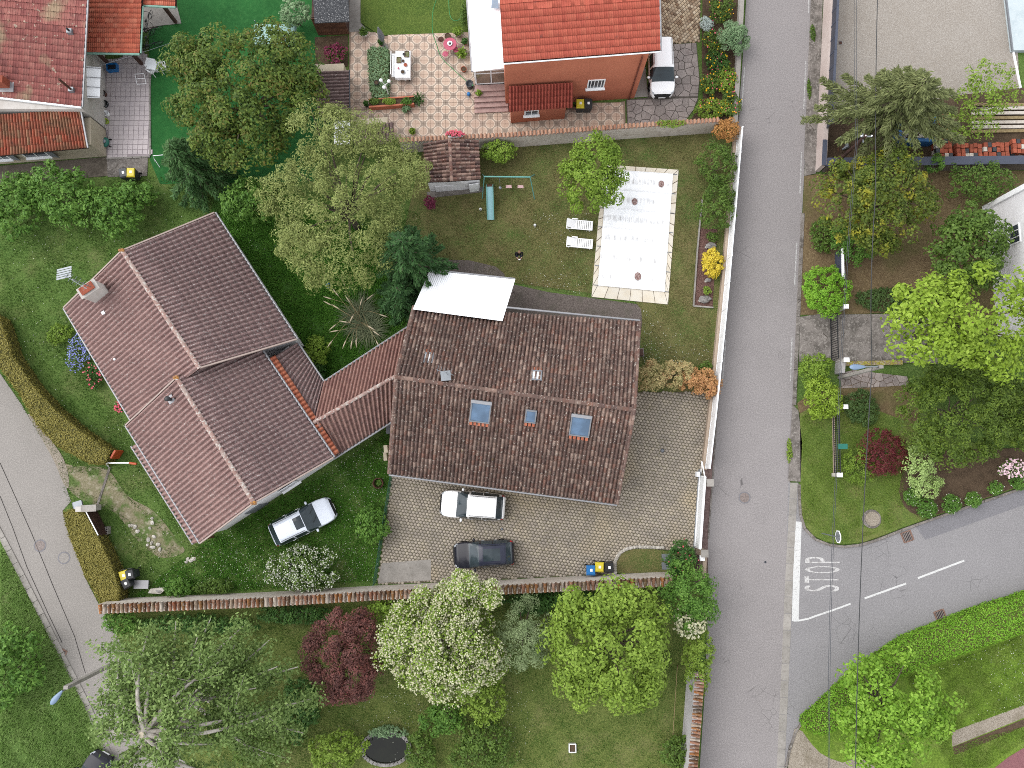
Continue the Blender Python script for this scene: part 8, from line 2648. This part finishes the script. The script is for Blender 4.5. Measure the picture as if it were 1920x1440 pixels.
def bicycle(px, py, rz, lean, mt, label):
 o = thing('bicycle', label, 'bicycle', (0, 0, 0), 'bicycles beside the annex')

 def ring(m, cx):
  pts = [(cx + 0.33 * math.cos(a), 0, 0.34 + 0.33 * math.sin(a)) for a in [2 * math.pi * k / 16 for k in range(17)]]
  m.tube(pts, 0.018, 5, False)
 for cx in (-0.52, 0.52):
  w_ = part('wheel', MT['rubber'], o, lambda m: ring(m, cx))
  part('spokes', MT['steel'], w_, lambda m: [m.tube([(cx, 0, 0.34), (cx + 0.31 * math.cos(a), 0, 0.34 + 0.31 * math.sin(a))], 0.005, 3, False) for a in [k * 0.785 for k in range(8)]])
 part('frame', MT[mt], o, lambda m: [m.tube([a, b], 0.02, 5) for a, b in (((-0.52, 0, 0.34), (-0.1, 0, 0.32)), ((-0.1, 0, 0.32), (-0.22, 0, 0.78)), ((-0.22, 0, 0.78), (0.36, 0, 0.8)), ((0.36, 0, 0.8), (-0.1, 0, 0.32)), ((0.52, 0, 0.34), (0.36, 0, 0.86)), ((-0.52, 0, 0.34), (-0.22, 0, 0.76)))])
 part('handlebar', MT['black'], o, lambda m: m.tube([(0.3, -0.3, 0.98), (0.38, -0.1, 0.96), (0.38, 0.1, 0.96), (0.3, 0.3, 0.98)], 0.015, 5))
 part('saddle', MT['black'], o, lambda m: m.blob((-0.26, 0, 0.88), (0.14, 0.08, 0.04), 2, 5, 8, 0.02), True)
 o.location = W(px, py, 0.02)
 o.rotation_euler = (lean, 0, rz)

for i, (px, py, rz, ln, mt, lb) in enumerate(((280, 44, 1.3, 0.25, 'dark_metal', 'dark bicycle at the top of the heap beside the annex'), (286, 58, 0.3, 0.3, 'rust', 'rusty bicycle leaning across the heap beside the annex'), (282, 74, 1.1, 0.25, 'black', 'black bicycle in the middle of the heap'), (288, 88, 0.4, 0.3, 'dark_metal', 'dark bicycle nearest the white cabinet'))):
 bicycle(px, py, rz, ln, mt, lb)
cl_ = thing('clothes_line', 'thin clothes line strung across the artificial lawn', 'clothes line', W(300, 90, 0))
part('line', MT['steel'], cl_, lambda m: m.tube([W(158, 132, 2.4), W(262, 100, 2.5), W(345, 72, 1.9)], 0.012, 4))
part('prop', MT['steel'], cl_, lambda m: m.tube([W(352, 85, 0), W(345, 72, 1.9)], 0.025, 6))
tp = thing('garden_table', 'pale teal covered table half hidden by the cherry tree', 'table', W(514, 66, 0))
part('cover', M('pale_teal_tarp', D(176, 214, 206), [(3, 0.4, 0.65, D(150, 192, 186)), (9, 0.5, 0.7, D(206, 230, 226), 0.6)], 0.6), tp, lambda m: m.add(*cloth(W(514, 64, 0.8), 2.9, 1.5)))
for sx, sy in ((-1, -1), (1, -1), (1, 1), (-1, 1)):
 part('leg', MT['steel'], tp, lambda m: m.bar(W(514, 64, 0) + Vector((sx * 1.2, sy * 0.6, 0)), W(514, 64, 0) + Vector((sx * 1.2, sy * 0.6, 0.78)), 0.05, 0.05))
rl = thing('railing', 'white tubular railing at the terrace end by the fir', 'railing', W(295, 300, 0))
part('rail', MT['white'], rl, lambda m: [m.tube([W(290, 302, 0), W(287, 292, 0.9), W(312, 290, 0.9)], 0.025, 6), m.tube([W(288, 296, 0.5), W(300, 314, 0.0)], 0.02, 6)])

# ------------------------------------------------------------------ west lane entrance
gp = thing('gate_pillar', 'white gate pillar with number plate at the end of the lower olive hedge', 'pillar', W(164, 950, 0))
part('shaft', MT['wall_white'], gp, lambda m: m.box(W(166, 953, 0.8), (0.9, 0.35, 1.6), 0.05))
part('cap', MT['concrete'], gp, lambda m: m.box(W(166, 953, 1.63), (1.0, 0.45, 0.06), 0.05))
lb_ = thing('letter_box', 'grey letter box on the white gate pillar', 'letter box', W(146, 946, 0.9))
part('body', MT['grey_pvc'], lb_, lambda m: m.box(W(146, 946, 1.2), (0.5, 0.4, 0.4), 0.3))
part('roof', MT['steel'], lb_, lambda m: m.box(W(146, 946, 1.42), (0.58, 0.46, 0.05), 0.3))

def gate_leaf():
 o = thing('wooden_gate', 'open brown wooden gate leaf lying back beside the olive hedge', 'gate', W(184, 975, 0))
 a, b = W(182, 956, 0), W(205, 1000, 0)
 d = (b - a).normalized()
 n = 12
 for k in range(n):
  q = a + d * ((b - a).length * (k + 0.5) / n)
  part('board', MT['dark_wood'], o, lambda m: m.bar(q + Vector((0, 0, 0.08)), q + Vector((0, 0, 1.4)), 0.035, (b - a).length / n - 0.02))
 part('rail', MT['dark_wood'], o, lambda m: [m.bar(a + Vector((0.05, -0.03, z)), b + Vector((0.05, -0.03, z)), 0.04, 0.1) for z in (0.35, 1.05)])
 part('edge_post', MT['white'], o, lambda m: m.bar(a + Vector((0, 0, 1.43)), b + Vector((0, 0, 1.43)), 0.06, 0.05))

gate_leaf()
for k, (px, py, lb) in enumerate(((205, 994, 'grey hollow concrete block at the end of the wooden gate'),)):
 o = thing('concrete_block', lb, 'block', W(px, py, 0))
 c = W(px, py, 0)
 part('shell', MT['concrete'], o, lambda m: [m.box(c + Vector((s * 0.09, 0, 0.2)), (0.03, 0.5, 0.4)) for s in (-1, 1)] + [m.box(c + Vector((0, y, 0.2)), (0.15, 0.03, 0.4)) for y in (-0.24, -0.12, 0, 0.12, 0.24)])
 part('base', MT['black'], o, lambda m: m.box(c + Vector((0, 0, 0.06)), (0.15, 0.46, 0.1)))
br = thing('barrier_pole', 'red and white pole at the entrance by the upper olive hedge', 'barrier', W(225, 868, 0))
for (a, b, mt) in ((198, 212, 'white'), (212, 228, 'white'), (228, 242, 'white'), (243, 256, 'orange')):
 part('section', MT[mt], br, lambda m: m.tube([W(a, 868, 1.0), W(b, 868 + (2 if mt == 'orange' else 0), 1.0)], 0.05 if mt == 'white' else 0.08, 7))
part('post', MT['white'], br, lambda m: m.tube([W(203, 874, 0), W(198, 868, 1.05)], 0.05, 7))
ob = thing('orange_panel', 'orange board leaning in the end of the upper olive hedge', 'board', W(219, 856, 0))
part('face', MT['orange'], ob, lambda m: m.box(W(219, 852, 0.6), (0.12, 0.6, 1.1), -0.5))
part('stake', MT['wood'], ob, lambda m: m.box(W(217, 854, 0.5), (0.05, 0.05, 1.0), -0.5))
th = MB().bar(W(206, 876, 0.01), W(183, 946, 0.01), 0.16, 0.05)
kind(th.build('threshold', MT['old_concrete']), 'structure')
random.seed(8)
stn = [(278, 1012), (284, 1018), (276, 1022), (286, 1026), (296, 1021), (289, 1006), (300, 1030), (285, 972), (281, 990), (286, 980), (247, 985), (253, 988), (243, 985), (258, 996), (352, 1048), (358, 1051), (363, 1048), (349, 1054)]
for i, (px, py) in enumerate(stn):
 o = MB().blob(W(px, py, 0.03), (random.uniform(0.1, 0.2), random.uniform(0.09, 0.16), 0.07), i, 6, 8, 0.25).build('stone', MT['stone_white'])
 tag(o, 'white stone lying on the worn track and grass beside the left house', 'stone', 'white stones beside the left house')
ring = thing('rusty_ring', 'rusty iron well ring standing in the grass by the green fence', 'ring', W(710, 905, 0))
part('wall', MT['rust'], ring, lambda m: m.lathe(W(710, 906, 0), [(0.36, 0), (0.36, 0.4), (0.3, 0.4), (0.3, 0.02), (0.02, 0.02)], 22), True)
plant('ring_plant', 'green plant growing inside the rusty iron ring', 'plant', 711, 905, 6, 6, 0.25, 0.12, 0.1, LM['laurel'], seed=333, trunk=False)
bt = thing('blue_bucket', 'small bright blue bucket on the lush ground cover', 'bucket', W(617, 537, 0))
part('shell', MT['blue'], bt, lambda m: m.lathe(W(617, 537, 0), [(0.13, 0), (0.17, 0.3), (0.15, 0.3), (0.12, 0.04), (0.01, 0.04)], 12), True)
part('handle', MT['black'], bt, lambda m: m.tube([W(617, 537, 0.3) + Vector((-0.17, 0, 0)), W(617, 537, 0.3) + Vector((0, 0.2, 0.03)), W(617, 537, 0.3) + Vector((0.17, 0, 0))], 0.012, 5))
gf = thing('wire_fence', 'green wire fence between the grass and the paved drive', 'fence', W(720, 990, 0))
fa, fb = W(738, 880, 0), W(705, 1092, 0)
for k in range(8):
 q = fa.lerp(fb, k / 7)
 part('post', MT['green_mesh'], gf, lambda m: m.tube([q, q + Vector((0, 0, 1.3))], 0.03, 6))
for z in (0.12, 0.4, 0.7, 1.0, 1.25):
 part('wire', MT['green_mesh'], gf, lambda m: m.tube([fa + Vector((0, 0, z)), fb + Vector((0, 0, z))], 0.012, 4))
part('mesh', MT['green_mesh'], gf, lambda m: [m.tube([fa.lerp(fb, k / 60) + Vector((0, 0, 0.05)), fa.lerp(fb, k / 60) + Vector((0, 0, 1.25))], 0.008, 3, False) for k in range(61)])
ub = thing('utility_box', 'grey utility cover beside the bins at the wall', 'utility box', W(265, 1095, 0))
part('body', MT['grey_pvc'], ub, lambda m: m.box(W(265, 1096, 0.2), (0.9, 0.5, 0.4), 0.0))
part('lid', MT['zinc'], ub, lambda m: m.box(W(265, 1096, 0.42), (0.96, 0.56, 0.04), 0.0))
ms = thing('marble_slab', 'broken white slab leaning at the wall beside the utility cover', 'slab', W(292, 1108, 0))
part('face', MT['stone_white'], ms, lambda m: m.prism([W(277, 1112, 0.3), W(282, 1104, 0.3), (W(306, 1102, 0.3)), W(309, 1106, 0.3), W(300, 1114, 0.3)], 0.05, 0.3))
part('chip', MT['stone_grey'], ms, lambda m: m.blob(W(298, 1109, 0.31), (0.2, 0.1, 0.03), 5, 5, 8, 0.3))

# ------------------------------------------------------------------ drive bits, bed by the gate
for i, (px, py, r, lb) in enumerate(((1242, 845, 0.14, 'round dark drain cap in the paved drive right of the house'), (941, 992, 0.12, 'square dark drain cap between the white and black cars'))):
 o = thing('drain_cap', lb, 'drain', W(px, py, 0.02))
 part('rim', MT['dark_metal'], o, lambda m: m.lathe(W(px, py, 0.02), [(r, 0), (r, 0.02), (r * 0.8, 0.025)], 4 if i else 12))
 part('cap', MT['grey_pvc'], o, lambda m: m.lathe(W(px, py, 0.03), [(r * 0.7, 0), (r * 0.6, 0.03), (0.01, 0.035)], 4 if i else 12))
bedl = sheet('lawn', [(1157, 1074), (1156, 1056), (1162, 1040), (1185, 1030), (1230, 1030), (1262, 1036), (1300, 1040), (1300, 1072), (1250, 1072)], 0.05, MT['g_pool'], 2)
ed_ = bpy.data.objects.new('stone_edging', None)
COL.objects.link(ed_)
ed_['kind'] = 'structure'
WL[ed_.name] = Vector((0, 0, 0))
for i, p in enumerate(catmull([(1153, 1074, 0), (1153, 1056, 0), (1160, 1040, 0), (1172, 1031, 0), (1190, 1026, 0), (1215, 1026, 0), (1242, 1027, 0)], 5)):
 MB().blob(W(p.x, p.y, 0.06), (0.14, 0.11, 0.09), i, 6, 8, 0.2).build('edging_stone', MT['stone_white'], ed_)
gs = thing('slate_slab', 'pair of grey slabs on the little lawn beside the gate bush', 'slab', W(1249, 1054, 0.06))
for dy in (-8, 8):
 part('flag', MT['grey_pvc'], gs, lambda m: m.box(W(1249, 1053 + dy, 0.07), (0.6, 0.48, 0.06), 0.03))
for i, (px, py, sx, lb) in enumerate(((1333, 461, 0.35, 'grey rock above the bright yellow shrub'), (1322, 561, 0.42, 'large pale rock at the lower end of the bark bed'), (1328, 525, 0.2, 'small pale rock below the bright yellow shrub'))):
 o = thing('rock', lb, 'rock', W(px, py, 0))
 part('boulder', MT['stone_grey'], o, lambda m: m.blob(W(px, py, 0.12), (sx, sx * 0.65, 0.2), i + 4, 8, 11, 0.22))
 part('chip', MT['stone_white'], o, lambda m: m.blob(W(px, py, 0.05) + Vector((-sx * 0.9, -0.1, 0)), (0.12, 0.1, 0.08), i, 6, 8, 0.2))
tr2 = thing('trap_door', 'small brown hatch at the east wall of the main house', 'hatch', W(1200, 661, 0.0))
part('cover', MT['dark_wood'], tr2, lambda m: m.box(W(1200, 661, 0.12), (0.4, 0.45, 0.24), 0.1))
part('rim', MT['old_concrete'], tr2, lambda m: m.box(W(1200, 661, 0.03), (0.55, 0.6, 0.06), 0.1))

# ------------------------------------------------------------------ pond and white crate in the south garden
pd = thing('garden_pond', 'oval garden pond with stone rim and dark water', 'pond', W(725, 1402, 0))
pcn = W(724, 1402, 0)
part('water', MT['water_dark'], pd, lambda m: m.add([(pcn.x + 1.5 * math.cos(2 * math.pi * k / 36), pcn.y + 0.98 * math.sin(2 * math.pi * k / 36), 0.06) for k in range(36)], [tuple(range(36))]))
for k in range(34):
 a = 2 * math.pi * k / 34
 part('rim_stone', MT['stone_grey'], pd, lambda m: m.box(pcn + Vector((1.58 * math.cos(a), 1.06 * math.sin(a), 0.1)), (0.2, 0.27 if abs(math.cos(a)) > 0.7 else 0.3, 0.2), math.atan2(1.06 * math.sin(a) / 1.1, 1.58 * math.cos(a) / 1.6)))
wcr = thing('white_planter_box', 'small open white box filled with earth on the south lawn', 'box', W(1073, 1401, 0))
wc_ = W(1073, 1401, 0)
part('frame', MT['white'], wcr, lambda m: [m.box(wc_ + Vector(p), s_) for p, s_ in (((-0.22, 0, 0.12), (0.05, 0.56, 0.24)), ((0.22, 0, 0.12), (0.05, 0.56, 0.24)), ((0, 0.26, 0.12), (0.4, 0.05, 0.24)), ((0, -0.26, 0.12), (0.4, 0.05, 0.24)))])
part('earth', MT['soil'], wcr, lambda m: m.box(wc_ + Vector((0, 0, 0.08)), (0.4, 0.48, 0.14)))
wl = thing('garden_line', 'thin cord stretched along the foot of the roadside wall', 'line', W(1268, 1320, 0))
part('cord', MT['straw'], wl, lambda m: m.tube([W(1270, 1250, 0.5), W(1261, 1390, 0.5)], 0.02, 5))
part('peg', MT['wood'], wl, lambda m: [m.bar(W(1271, 1247, 0), W(1270, 1250, 0.55), 0.04, 0.04), m.bar(W(1261, 1388, 0), W(1261, 1390, 0.55), 0.04, 0.04)])

# ------------------------------------------------------------------ lamps, poles, cables, sign
def street_lamp(name, label, base_px, h, arm_px, headz, mat='concrete'):
 b = W(*base_px, 0)
 o = thing(name, label, 'street lamp', b)
 t = Vector((b.x, b.y, h))
 part('pole', MT[mat], o, lambda m: m.bar(b, t, 0.26, 0.2))
 e = W(*arm_px, headz)
 d = (e - t)
 d.z = 0
 d.normalize()
 part('arm', MT['steel'], o, lambda m: m.tube([t - Vector((0, 0, 0.5)), t + d * 0.3 + Vector((0, 0, 0.1)), e - d * 0.35], 0.05, 7))
 c = e
 ax = Matrix.Rotation(math.atan2(d.y, d.x), 3, 'Z')
 vs_, fs = [], []
 prof = [(-0.5, 0.05), (-0.3, 0.11), (0.0, 0.17), (0.25, 0.18), (0.42, 0.12), (0.5, 0.03)]
 n = 10
 for x, r in prof:
  for k in range(n):
   a = 2 * math.pi * k / n
   vs_.append(c + ax @ Vector((x, r * math.cos(a), 0.55 * r * math.sin(a))))
 for i in range(len(prof) - 1):
  for k in range(n):
   fs.append((i * n + k, (i + 1) * n + k, (i + 1) * n + (k + 1) % n, i * n + (k + 1) % n))
 hd_ = MB().add(vs_, fs).build('lamp_head', MT['lamp_blue'], o, True)
 part('bracket', MT['steel'], o, lambda m: m.bar(t - Vector((0.2, 0, 0.3)), t + Vector((0.2, 0, -0.3)), 0.06, 0.06))
 return o

street_lamp('street_lamp', 'street lamp on a concrete pole beside the west lane', (231, 1235), 6.8, (106, 1308), 6.9)
street_lamp('street_lamp', 'street lamp on a concrete pole by the crazy paving entrance', (1574, 708), 6.2, (1608, 688), 6.4)
up = thing('utility_pole', 'dark wooden utility pole at the corner of the court wall', 'pole', W(1550, 322, 0))
ub0 = W(1550, 322, 0)
ut = Vector((ub0.x, ub0.y, 6.2))
part('pole', MT['dark_wood'], up, lambda m: m.tube([ub0, ut], [0.14, 0.1], 9))
part('crossarm', MT['steel'], up, lambda m: [m.bar(ut + Vector((-0.3, 0, -0.15)), ut + Vector((0.45, 0, -0.15)), 0.08, 0.08), m.bar(ut + Vector((0, -0.3, -0.4)), ut + Vector((0, 0.3, -0.4)), 0.06, 0.06)])
for dx in (-0.25, 0.0, 0.4):
 part('insulator', MT['white'], up, lambda m: m.lathe(ut + Vector((dx, 0, -0.1)), [(0.04, 0), (0.06, 0.05), (0.04, 0.12), (0.02, 0.14)], 8))

def cable(label, pts, r, mat):
 o = thing('overhead_cable', label, 'cable', W(*pts[0][:2], 0))
 P = []
 for i in range(len(pts) - 1):
  a, b = W(*pts[i]), W(*pts[i + 1])
  for k in range(12):
   t = k / 12
   P.append(a.lerp(b, t) - Vector((0, 0, 0.35 * 4 * t * (1 - t))))
 P.append(W(*pts[-1]))
 part('wire', mat, o, lambda m: m.tube(P, r, 5))
 for q in (P[0], P[-1]):
  part('clamp', MT['steel'], o, lambda m: m.blob(q, (0.05, 0.05, 0.05), 1, 5, 6))

cable('thick black overhead cable running down past the lamp to the maple', [(1655, -260, 6.4), (1642, 360, 6.4), (1635, 690, 6.3), (1604, 1440, 6.4), (1590, 1800, 6.4)], 0.028, MT['black'])
cable('thin overhead wire above the court, left of the pair', [(1607, -260, 6.1), (1605, 262, 6.1), (1566, 900, 6.1), (1553, 1440, 6.1), (1545, 1800, 6.1)], 0.014, MT['dark_metal'])
cable('thin overhead wire above the court, right of the pair', [(1613, -260, 6.1), (1608, 262, 6.1), (1569, 900, 6.1), (1556, 1440, 6.1), (1548, 1800, 6.1)], 0.014, MT['dark_metal'])
ss_ = thing('stop_sign', 'octagonal stop sign on a grey post, seen edge on from above', 'sign', W(1541, 1000, 0.07))
sb = W(1541, 1000, 0.07)
stp = Vector((sb.x, sb.y, 2.9))
part('post', MT['steel'], ss_, lambda m: m.tube([sb, stp], 0.04, 8))
oc = [(0.4 * math.cos(math.pi / 8 + k * math.pi / 4), 0.4 * math.sin(math.pi / 8 + k * math.pi / 4)) for k in range(8)]
sc_ = stp + Vector((0.06, 0.0, -0.35))
part('plate', MT['steel'], ss_, lambda m: m.add([sc_ + Vector((0.0, a, b)) for a, b in oc] + [sc_ + Vector((0.03, a, b)) for a, b in oc], [tuple(range(7, -1, -1)), tuple(range(8, 16))] + [(k, (k + 1) % 8, 8 + (k + 1) % 8, 8 + k) for k in range(8)]))
part('face', plain('red_sign_face', (0.45, 0.02, 0.03), 0.4), ss_, lambda m: m.add([sc_ + Vector((0.034, a * 0.94, b * 0.94)) for a, b in oc], [tuple(range(8))]))
part('rim', MT['white'], ss_, lambda m: [m.bar(sc_ + Vector((0.02, oc[k][0], oc[k][1])), sc_ + Vector((0.02, oc[(k + 1) % 8][0], oc[(k + 1) % 8][1])), 0.05, 0.05) for k in range(8)])
for ch_, dy_ in (('S', -0.225), ('T', -0.075), ('O', 0.085), ('P', 0.245)):
 lo_ = letter(ch_, 0, 0, 0.13, 0.28)
 lo_.name = 'sign_letter'
 lo_.parent = ss_
 lo_.data.materials.clear()
 lo_.data.materials.append(MT['white'])
 p_ = W(0, 0, 0.012)
 for v_ in lo_.data.vertices:
  q_ = v_.co - p_
  v_.co = sc_ + Vector((0.042, dy_ + q_.y, -q_.x)) - WL[ss_.name]
mh2 = thing('well_cover', 'round gravel topped concrete cover on the corner lawn', 'cover', W(1634, 973, 0.07))
part('surround', MT['old_concrete'], mh2, lambda m: m.lathe(W(1634, 973, 0.07), [(0.64, 0), (0.64, 0.06), (0.52, 0.07), (0.02, 0.07)], 26))
part('lid', MT['gravel'], mh2, lambda m: m.lathe(W(1636, 973, 0.13), [(0.5, 0), (0.5, 0.05), (0.47, 0.07), (0.02, 0.07)], 26))

# ------------------------------------------------------------------ railings of the white house
def railing(label, a_px, b_px, n, h, pillars, z0=0.05):
 a, b = W(*a_px, z0), W(*b_px, z0)
 o = thing('railing', label, 'railing', a)
 for z in (0.12, h):
  part('rail', MT['black'], o, lambda m: m.bar(a + Vector((0, 0, z)), b + Vector((0, 0, z)), 0.06, 0.05))
 for k in range(n + 1):
  q = a.lerp(b, k / n)
  part('bar', MT['black'], o, lambda m: m.bar(q + Vector((0, 0, 0.05)), q + Vector((0, 0, h + 0.08)), 0.035, 0.035))
 return o

railing('black bar gate across the cracked concrete entrance', (1556, 594), (1558, 676), 20, 1.25, 0)
railing('black bar railing beside the corner lawn', (1561, 782), (1563, 886), 26, 1.1, 0, 0.07)
low = simple_wall('low_wall', 'low brick edging under the black railing at the corner lawn', [(1561, 780), (1563, 888)], 0.2, 0.14, MT['wall_beige'])
for (px, py, h, lb) in ((1570, 582, 1.4, 'white pillar at the upper end of the black gate'), (1570, 680, 1.5, 'white pillar at the lower end of the black gate near the lamp'), (1571, 765, 1.2, 'white pillar beside the bright yellow green shrub'), (1562, 890, 1.1, 'white pillar at the lower end of the black railing')):
 o = thing('fence_pillar', lb, 'pillar', W(px, py, 0))
 part('shaft', MT['wall_white'], o, lambda m: m.box(W(px, py, 0) + Vector((0, 0, h / 2)), (0.26, 0.24, h)))
 part('cap', MT['white'], o, lambda m: m.box(W(px, py, 0) + Vector((0, 0, h + 0.03)), (0.36, 0.3, 0.06)))
simple_wall('low_wall', 'grey pillar wall beside the crazy paving entrance', [(1570, 682), (1569, 702)], 1.0, 0.3, MT['wall_grey'])
simple_wall('low_wall', 'narrow dark fence panel beside the rounded green bush', [(1566, 474), (1567, 530)], 1.2, 0.1, MT['slate_cap'], cap=MT['white'])
simple_wall('edging', 'mossy stone edging between the concrete entrance and the crazy paving', [(1574, 683), (1640, 681), (1690, 680)], 0.22, 0.3, M('mossy_stone', D(150, 130, 100), [(4, 0.42, 0.6, D(176, 170, 60)), (12, 0.5, 0.65, D(200, 190, 176), 0.8), (8, 0.55, 0.68, D(110, 74, 50), 0.8)], 0.95))
gbx = thing('letter_box', 'green letter box fixed on the black railing', 'letter box', W(1574, 838, 0.6))
part('body', MT['green_box'], gbx, lambda m: m.box(W(1580, 837, 1.1), (0.55, 0.32, 0.34), 0.0))
part('lid', MT['green_box'], gbx, lambda m: m.box(W(1580, 837, 1.29), (0.6, 0.36, 0.03), 0.0))

# ------------------------------------------------------------------ building materials at the north-east
random.seed(14)
for i, (px, py, nx, ny, mt, lb) in enumerate(((1763, 232, 3, 4, 'terracotta', 'stack of clay tiles beside the blue skip'), (1765, 280, 4, 4, 'terracotta', 'lower stack of round clay tiles beside the blue skip'), (1812, 284, 6, 3, 'terracotta', 'row of clay tiles with dark ones along the court wall'), (1862, 282, 6, 3, 'terracotta', 'mixed row of clay and straw coloured tiles along the court wall'), (1908, 276, 4, 3, 'terracotta', 'clay tile stack at the right edge of the yard'))):
 o = thing('tile_stack', lb, 'tile stack', W(px, py, 0), 'stacked roof tiles in the yard')
 c = W(px, py, 0)
 for a in range(nx):
  for b in range(ny):
   for l in range(2):
    v = random.random()
    mm = MT['terracotta'] if v < 0.75 else (MT['wall_stone'] if v < 0.88 else MT['binbody'])
    part('clay_tile', mm, o, lambda m: m.box(c + Vector(((a - nx / 2) * 0.3 + random.uniform(-0.03, 0.03), (b - ny / 2) * 0.36 + random.uniform(-0.04, 0.04), 0.18 + 0.3 * l)), (0.26, 0.32, 0.28), random.uniform(-0.12, 0.12)))
for i in range(7):
 y = 196 + i * 8.5
 o = MB().bar(W(1818 + random.uniform(-6, 6), y, 0.15 + 0.04 * (i % 3)), W(1935, y - 1 + random.uniform(-2, 2), 0.15 + 0.04 * (i % 3)), 0.22, 0.12).build('timber_plank', MT['wall_stone'] if i % 3 else MT['straw'])
 tag(o, 'pale timber plank in the builders yard, %s' % ('uppermost of the pile', 'second from the top of the pile', 'third from the top of the pile', 'in the middle of the pile', 'third from the tile row', 'second from the tile row', 'nearest the tile row')[i], 'plank', 'timber planks in the yard')
sk = thing('skip', 'blue metal skip full of rubble under the cedar', 'skip', W(1706, 240, 0))
kc = W(1706, 240, 0)
part('wall', MT['blue_skip'] if 'blue_skip' in MT else MT.setdefault('blue_skip', plain('faded_blue_steel', D(44, 104, 160), 0.55)), sk, lambda m: [m.box(kc + Vector(p), s_) for p, s_ in (((-1.25, 0, 0.5), (0.08, 2.7, 1.0)), ((1.25, 0, 0.5), (0.08, 2.7, 1.0)), ((0, 1.35, 0.5), (2.5, 0.08, 1.0)), ((0, -1.35, 0.5), (2.5, 0.08, 1.0)))])
part('rim', MT['blue_skip'], sk, lambda m: [m.box(kc + Vector(p), s_) for p, s_ in (((-1.25, 0, 1.03), (0.22, 2.8, 0.08)), ((1.25, 0, 1.03), (0.22, 2.8, 0.08)), ((0, 1.35, 1.035), (2.3, 0.22, 0.08)), ((0, -1.35, 1.035), (2.3, 0.22, 0.08)))])
part('floor', MT['soil'], sk, lambda m: m.box(kc + Vector((0, 0, 0.35)), (2.4, 2.6, 0.5)))
rub = MB()
for i in range(46):
 rub.blob(kc + Vector((random.uniform(-1.1, 1.1), random.uniform(-1.2, 1.2), 0.65 + random.uniform(0, 0.15))), (random.uniform(0.08, 0.22), random.uniform(0.07, 0.18), 0.1), i, 5, 7, 0.3)
kind(rub.build('rubble', MT['stone_white'], sk), 'stuff')
whl = thing('broken_barrow', 'rusty grey barrow lying on the soil near the utility pole', 'barrow', W(1580, 272, 0.02))
bc_ = W(1580, 270, 0.02)
part('tray', MT['steel'], whl, lambda m: m.tube([bc_ + Vector((-0.3, 0.4, 0.2)), bc_ + Vector((0.15, 0.2, 0.25)), bc_ + Vector((0.2, -0.3, 0.25)), bc_ + Vector((-0.15, -0.5, 0.2))], [0.1, 0.16, 0.16, 0.06], 7))
part('handle', MT['wood'], whl, lambda m: m.bar(bc_ + Vector((-0.35, 0.4, 0.1)), bc_ + Vector((-0.4, -0.6, 0.1)), 0.05, 0.05))
sdr = thing('yard_drain', 'small square grate in the gravel court', 'drain', W(1576, 80, 0.02))
part('rim', MT['steel'], sdr, lambda m: m.box(W(1576, 80, 0.03), (0.26, 0.26, 0.02)))
part('grate', MT['rust'], sdr, lambda m: m.box(W(1576, 80, 0.045), (0.2, 0.2, 0.012)))
